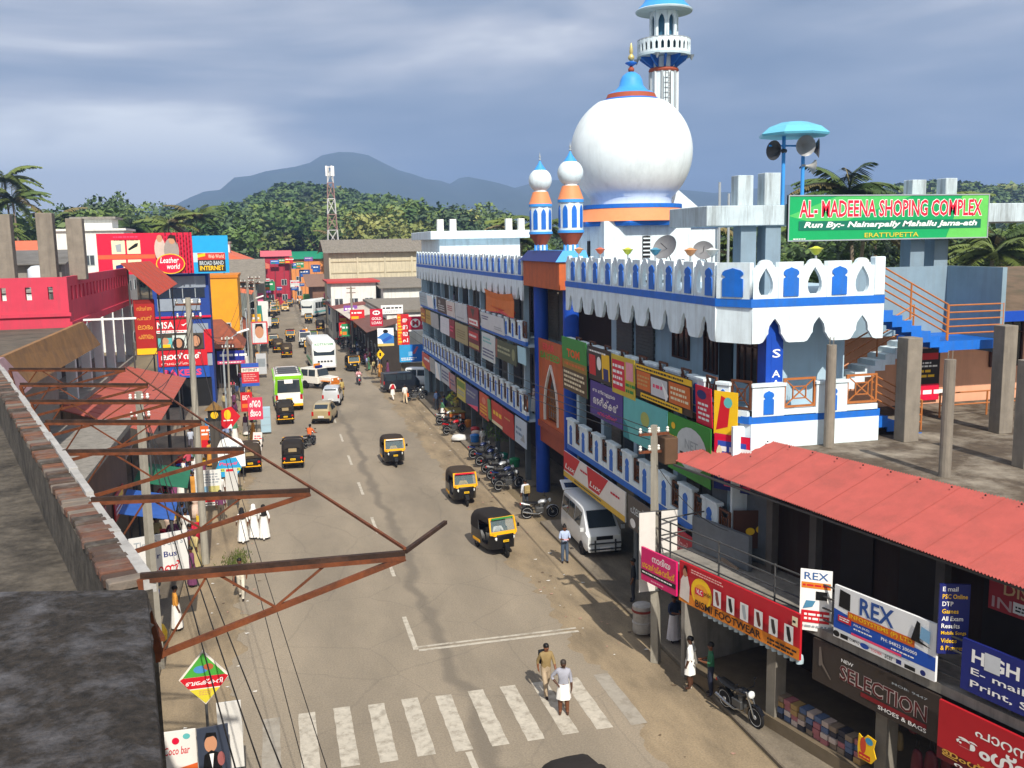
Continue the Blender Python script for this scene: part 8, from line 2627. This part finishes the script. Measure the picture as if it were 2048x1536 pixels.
for i, (x, y, h, w, k, lb) in enumerate(((-52, 152, 21, 11, 0, 'tall dark tree rising over the far left rooftops'), (-41, 176, 22, 10, 3, 'tall round-headed tree above the tree belt'), (-37.5, 180, 23, 8, 3, 'tall thin-headed tree beside the round-headed one'), (-7.5, 240, 24, 16, 0, 'broad dark tree closing the street end'), (0.5, 236, 20, 13, 1, 'bushy tree beside the telecom mast'), (6, 214, 18, 12, 1, 'leafy tree right of the telecom mast'))):
    tree(x, y, h, w, k, lb, 'trees behind the town')
# right: garden behind the terrace and the mosque
for i, (x, y, h, w, k) in enumerate(((17, 62, 11.5, 8, 0), (21, 66, 11.5, 8, 3), (26, 58, 10.5, 7, 1), (30, 64, 12, 8, 0), (36, 60, 12, 9, 3), (41, 58, 13, 9, 0), (45, 66, 14, 9, 1), (24, 74, 12, 8, 3), (33, 76, 13, 9, 0), (40, 78, 14, 9, 3), (50, 80, 15, 10, 1), (14, 84, 11.5, 7, 3), (19, 90, 12, 8, 0), (27, 95, 13, 8, 1), (22, 48, 9.5, 6, 3), (28, 46, 9.5, 6, 0), (34, 46, 10, 7, 1), (12, 108, 12, 9, 1), (20, 120, 13, 10, 0), (30, 125, 14, 10, 3), (42, 120, 15, 11, 0), (55, 110, 16, 11, 1), (62, 130, 17, 12, 3))):
    tree(x, y, h, w, k, TK[k % 4] + ' in the gardens behind the terrace', 'garden trees on the right')
tree(31.5, 45, 11.2, 5, 2, 'bright yellow-green bush tree beside the peach roof', 'garden trees on the right')
tree(29.5, 42, 10.6, 4, 2, 'bright yellow-green bush tree beside the peach roof', 'garden trees on the right')
for i, (x, y, h, s_, lb) in enumerate(((29.0, 60, 15.2, 1.5, 'tall coconut palm rising above the green sign'), (33.8, 61, 13.6, 1.3, 'coconut palm right of the tallest one above the green sign'), (25.8, 56, 12.6, 1.1, 'coconut palm half hidden by the green sign'), (19.0, 58, 11.6, 1.0, 'short coconut palm beside the canopy columns'), (15.6, 60, 10.8, 1.0, 'short coconut palm behind the gabled annexe'), (32.5, 52, 10.8, 1.1, 'coconut palm below the right end of the green sign'),
                                        (36.2, 54, 11.5, 1.1, 'coconut palm behind the column stubs'), (14.2, 96, 13.2, 1.2, 'coconut palm behind the white block'), (16.8, 100, 13.5, 1.2, 'second coconut palm behind the white block'), (11.6, 92, 12.2, 1.1, 'low coconut palm beside the turrets'), (-26.5, 150, 15.5, 1.6, 'coconut palm above the blue billboard'), (-30, 148, 15, 1.6, 'coconut palm above the red billboard'),
                                        (-22.5, 168, 17, 1.7, 'coconut palm in the belt above the orange roof'), (-44.9, 146, 19, 1.6, 'tall coconut palm at the far left'), (-46.6, 150, 22, 1.7, 'tallest coconut palm at the far left'), (-44, 160, 16.5, 1.7, 'coconut palm among the far left trees'), (-36, 165, 15.5, 1.6, 'coconut palm behind the white terraced house'), (-46.5, 140, 15, 1.6, 'coconut palm left of the white terraced house'), (2.5, 208, 13.5, 1.5, 'coconut palm beside the telecom mast foot'), (38, 70, 13, 1.3, 'coconut palm in the far right gardens'), (46, 72, 14, 1.3, 'second coconut palm in the far right gardens'))):
    palm(x, y, h, i, lb, s_)


def forest(name, terrain, n, seed, s0, s1, m_s, ymax):
    """tree crowns covering a hillside, too many to count"""
    rr = random.Random(seed)
    me = terrain.data
    polys = [p for p in me.polygons if p.center.y < ymax and p.center.z > .5]
    ar = [p.area for p in polys]
    b = B()
    for p in rr.choices(polys, ar, k=n):
        vs = [me.vertices[i].co for i in p.vertices]
        u, v_ = rr.random(), rr.random()
        c = vs[0] * (1 - u) * (1 - v_) + vs[1] * u * (1 - v_) + vs[2] * u * v_ + vs[3] * (1 - u) * v_
        s_ = rr.uniform(s0, s1)
        k = rr.choices(range(4), (4, 4, 1.5, 4))[0]
        for j in range(26):
            d = Vector((rr.gauss(0, 1), rr.gauss(0, 1), abs(rr.gauss(.3, 1)))).normalized()
            q = c + Vector((d.x * s_, d.y * s_, d.z * s_ * 1.25 + s_ * .3)) * rr.uniform(.75, 1.05)
            a = Vector((rr.uniform(-1, 1), rr.uniform(-1, 1), rr.uniform(-.7, .7))).normalized()
            e = (d + Vector((0, 0, .4))).cross(a)
            if e.length < .1:
                continue
            e = e.normalized() * s_ * rr.uniform(.25, .5)
            a = a * s_ * rr.uniform(.25, .5)
            b.add([q - a, q + e, q + a, q - e], [(0, 1, 2, 3)], k)
    return tag(b.obj(name, m_s), kind='stuff')


forest('hillside_forest', hill, 3600, 3, 1.5, 2.9, LEAF, 500)
forest('right_hill_forest', rhill, 1500, 4, 2.0, 3.6, LEAF, 450)
# ================================================================== poles, wires, lamps
POLE = mat('#9b968a', .9, .15, 3, bump=.3, dirt=.4, dcol=(.1, .09, .075, 1), streak=1)


def pole(label, x, y, h, lean=(0, 0), arm=1.1, name='utility_pole', r0=.16, r1=.1, rz=0):
    t = thing(name, label, 'pole', (x, y, 0), 0, 'utility poles along the street')
    top = Vector((lean[0], lean[1], h))
    B().tube([(0, 0, 0), top * .5, top], [r0, (r0 + r1) / 2, r1], 4 if name == 'utility_pole' else 10).obj('shaft', POLE, t)
    d = Vector((math.cos(rz), math.sin(rz), 0))
    for k, z in enumerate((.25, .75)):
        a = B().bar(top - UP * z - d * arm / 2, top - UP * z + d * arm / 2, .07).obj('crossarm', RUST, t)
        for s in (-.45, -.15, .15, .45):
            B().lathe([(.03, 0), (.05, .04), (.03, .08), (.045, .12), (.015, .15)], 8).obj('insulator', WHITE2, a, loc=top - UP * (z - .04) + d * arm * s)
    return t, Vector((x, y, 0)) + top


T = {}
T['nl'] = pole('square concrete pole rising beside the orange-red awning', -15.37, 27.7, 8.1, (.0, .1), .5)[1]
T['l2'] = pole('tall round concrete pole in front of the blue bakery shop', -14.65, 37, 10.2, (0, 0), .9, 'round_pole', .15, .1)[1]
T['l3'] = pole('thin pole behind the tall blue kerb sign', -14.6, 62, 6.5, (.1, 0), .7, 'round_pole', .08, .06)[1]
for i, y in enumerate((88, 101, 116, 134, 155, 180)):
    T['f%d' % i] = pole(['concrete pole beside the tile-roofed shop', 'concrete pole before the yellow house', 'pole hung with boxes near the tall white poster', 'pole before the dark two-storey shop', 'slim pole by the orange-roofed hall', 'farthest left pole of the street'][i], -13.7 + (i % 2) * .4, y, 9.2 - .1 * i, (0, 0), 1.2)[1]
T['r1'] = pole('grey utility pole with tangled wires beside the magenta board', -1.5, 24.1, 6.9, (-.02, .15), .9)[1]
T['r2'] = pole('leaning pole at the far right sheds', -3.0, 108, 7.5, (0, 0), 1.0)[1]
tb = thing('transformer_box', 'brown junction box with tangled wires on the right pole', 'box', (-1.25, 24.3, 5.8))
B().box(-.05, -.3, 0, .35, .35, .75).obj('cabinet', mat('#5a4432', .7, .2), tb, bevel=.02)
sg = thing('pole_sign', 'blank white framed double board around the right pole', 'sign', (-1.5, 24.1, 0))
for s in (-.33, .33):
    B().box(s - .24, -.03 - .12, 2.2, s + .24, -.12, 4.5).obj('panel', mat('#d2cfca', .6, .08), sg)
B().bar((-.6, -.12, 2.2), (.6, -.12, 2.2), .04).obj('frame', IRON, sg)
B().bar((-.6, -.12, 4.5), (.6, -.12, 4.5), .04).obj('frame', IRON, sg)


def wire(p, q, sag, r=.012, label='thin dark overhead wire strung between poles'):
    p, q = Vector(p), Vector(q)
    b = B()
    n_ = 14
    b.tube([p + (q - p) * (k / n_) - UP * sag * 4 * (k / n_) * (1 - k / n_) for k in range(n_ + 1)], r, 4)
    o = b.obj('overhead_wire', mat('#2a2826', .6, .1))
    return tag(o, label, 'wire', 'overhead wires')


def wires(a, c, n_, sag, spread=.25, lb=None, r=.012):
    for k in range(n_):
        d = Vector((spread * (k - (n_ - 1) / 2), 0, -.22 * (k % 3)))
        wire(T[a] + d, T[c] + d, sag + .08 * k, r, lb or 'thin dark overhead wire strung between poles')


wires('nl', 'l2', 4, .5, lb='overhead wire over the left footpath stalls')
wires('l2', 'l3', 3, .6, lb='overhead wire past the blue bakery shop')
wires('l3', 'f0', 3, .6, lb='overhead wire along the left shop fronts')
for i in range(5):
    wires('f%d' % i, 'f%d' % (i + 1), 4, .35, lb='overhead wire along the far left poles')
T['off'] = Vector((-11.8, 9.0, 4.6))
T['off2'] = Vector((-10.9, 8.5, 3.4))
for k in range(3):
    wire(T['nl'] + Vector((.1 * k, 0, -.2 - .35 * k)), T['off'] + Vector((.5 * k, 0, -.5 * k)), .25, .012, 'drop wire running from the near left pole toward the foreground roof')
for k in range(2):
    wire(T['l2'] + Vector((.2, 0, -1.2 - .5 * k)), T['off2'] + Vector((.5 * k, 0, -.3 * k)), .4, .008, 'thin pale service wire crossing over the zebra crossing')
T['w'] = Vector((-1.4, 79, 6.3))
for k in range(3):
    wire(T['r1'] + Vector((-.1, .1, -.1 - .16 * k)), T['w'] + Vector((-.2 * k, 0, -.45 * k)), .5 + .1 * k, .014, 'overhead wire sagging along the far wing front')
wire(T['r1'] + Vector((0, 0, -.5)), (-.3, 27.3, 4.7), .3, .01, 'loose wire hanging from the right pole to the balcony')
wire(T['r1'] + Vector((0, 0, -1.0)), (-.2, 22.3, 4.3), .35, .01, 'loose wire hanging from the right pole to the rail')
# street lamps
for i, (x, y, h, lb) in enumerate(((-15.0, 66, 6.4, 'street lamp with a long white head over the left lane'), (-14.2, 98, 7.0, 'street lamp reaching over the yellow house front'))):
    t = thing('street_lamp', lb, 'street lamp', (x, y, 0), 0, 'street lamps')
    B().tube([(0, 0, 0), (0, 0, h - 1.4), (.3, -.3, h - .5), (1.1, -.6, h)], [.07, .06, .04, .03], 8).obj('post', GREYP, t)
    B().loft([[(-.1, y_, z_) for y_, z_ in ((-.08, 0), (.08, 0), (.08, .1), (-.08, .1))]] + [[(x_, y_ * w_, z_) for y_, z_ in ((-.12, -.02), (.12, -.02), (.1, .12), (-.1, .12))] for x_, w_ in ((.1, 1), (.55, 1.1), (.8, .6))]).obj('lamp_head', WHT, t, mw=Matrix.Translation((1.1, -.6, h - .04)) @ Matrix.Rotation(-.45, 4, 'Z') @ Matrix.Rotation(-.3, 4, 'Y'), bevel=.02)
t = thing('tube_lamp', 'white tube lamp on an arm over the pink building verandah', 'lamp', (-19.9, 45.5, 8.3))
B().tube([(0, 0, 0), (.25, 0, .5), (.25, 0, .6)], .03, 6).obj('arm', GREYP, t)
B().box(.1, -.06, .6, 2.3, .06, .68).obj('tube', WHT, t)
# grass tufts by the left kerb
rg = random.Random(77)
gr = B()
for c in range(9):
    cx_, cy_ = rg.uniform(-14.2, -13.1), (36.2, 37.4, 57, 58.5, 63, 60, 48, 61.5, 36.8)[c]
    for i in range(200):
        x, y = cx_ + rg.gauss(0, .2), cy_ + rg.gauss(0, .4)
        h = rg.uniform(.05, .17)
        a = rg.uniform(0, 6.3)
        gr.add([(x - .02 * math.cos(a), y - .02 * math.sin(a), 0), (x + .02 * math.cos(a), y + .02 * math.sin(a), 0), (x + rg.uniform(-.1, .1), y + rg.uniform(-.1, .1), h)], [(0, 1, 2)])
tag(gr.obj('kerb_grass', mat('#55602a', .8, .25, 4)), kind='stuff')
# ================================================================== haze over the valley
hz = B().box(-3500, -300, -3, 4500, 4400, 330).obj('haze', None)
tag(hz, kind='stuff')
hm = bpy.data.materials.new('haze')
hm.use_nodes = True
ht = hm.node_tree
for n in list(ht.nodes):
    if n.type == 'BSDF_PRINCIPLED':
        ht.nodes.remove(n)
pv_ = ht.nodes.new('ShaderNodeVolumePrincipled')
pv_.inputs['Color'].default_value = (.36, .57, 1, 1)
pv_.inputs['Density'].default_value = .00042
pv_.inputs['Anisotropy'].default_value = .1
ht.links.new(pv_.outputs[0], ht.nodes['Material Output'].inputs['Volume'])
hz.data.materials.append(hm)
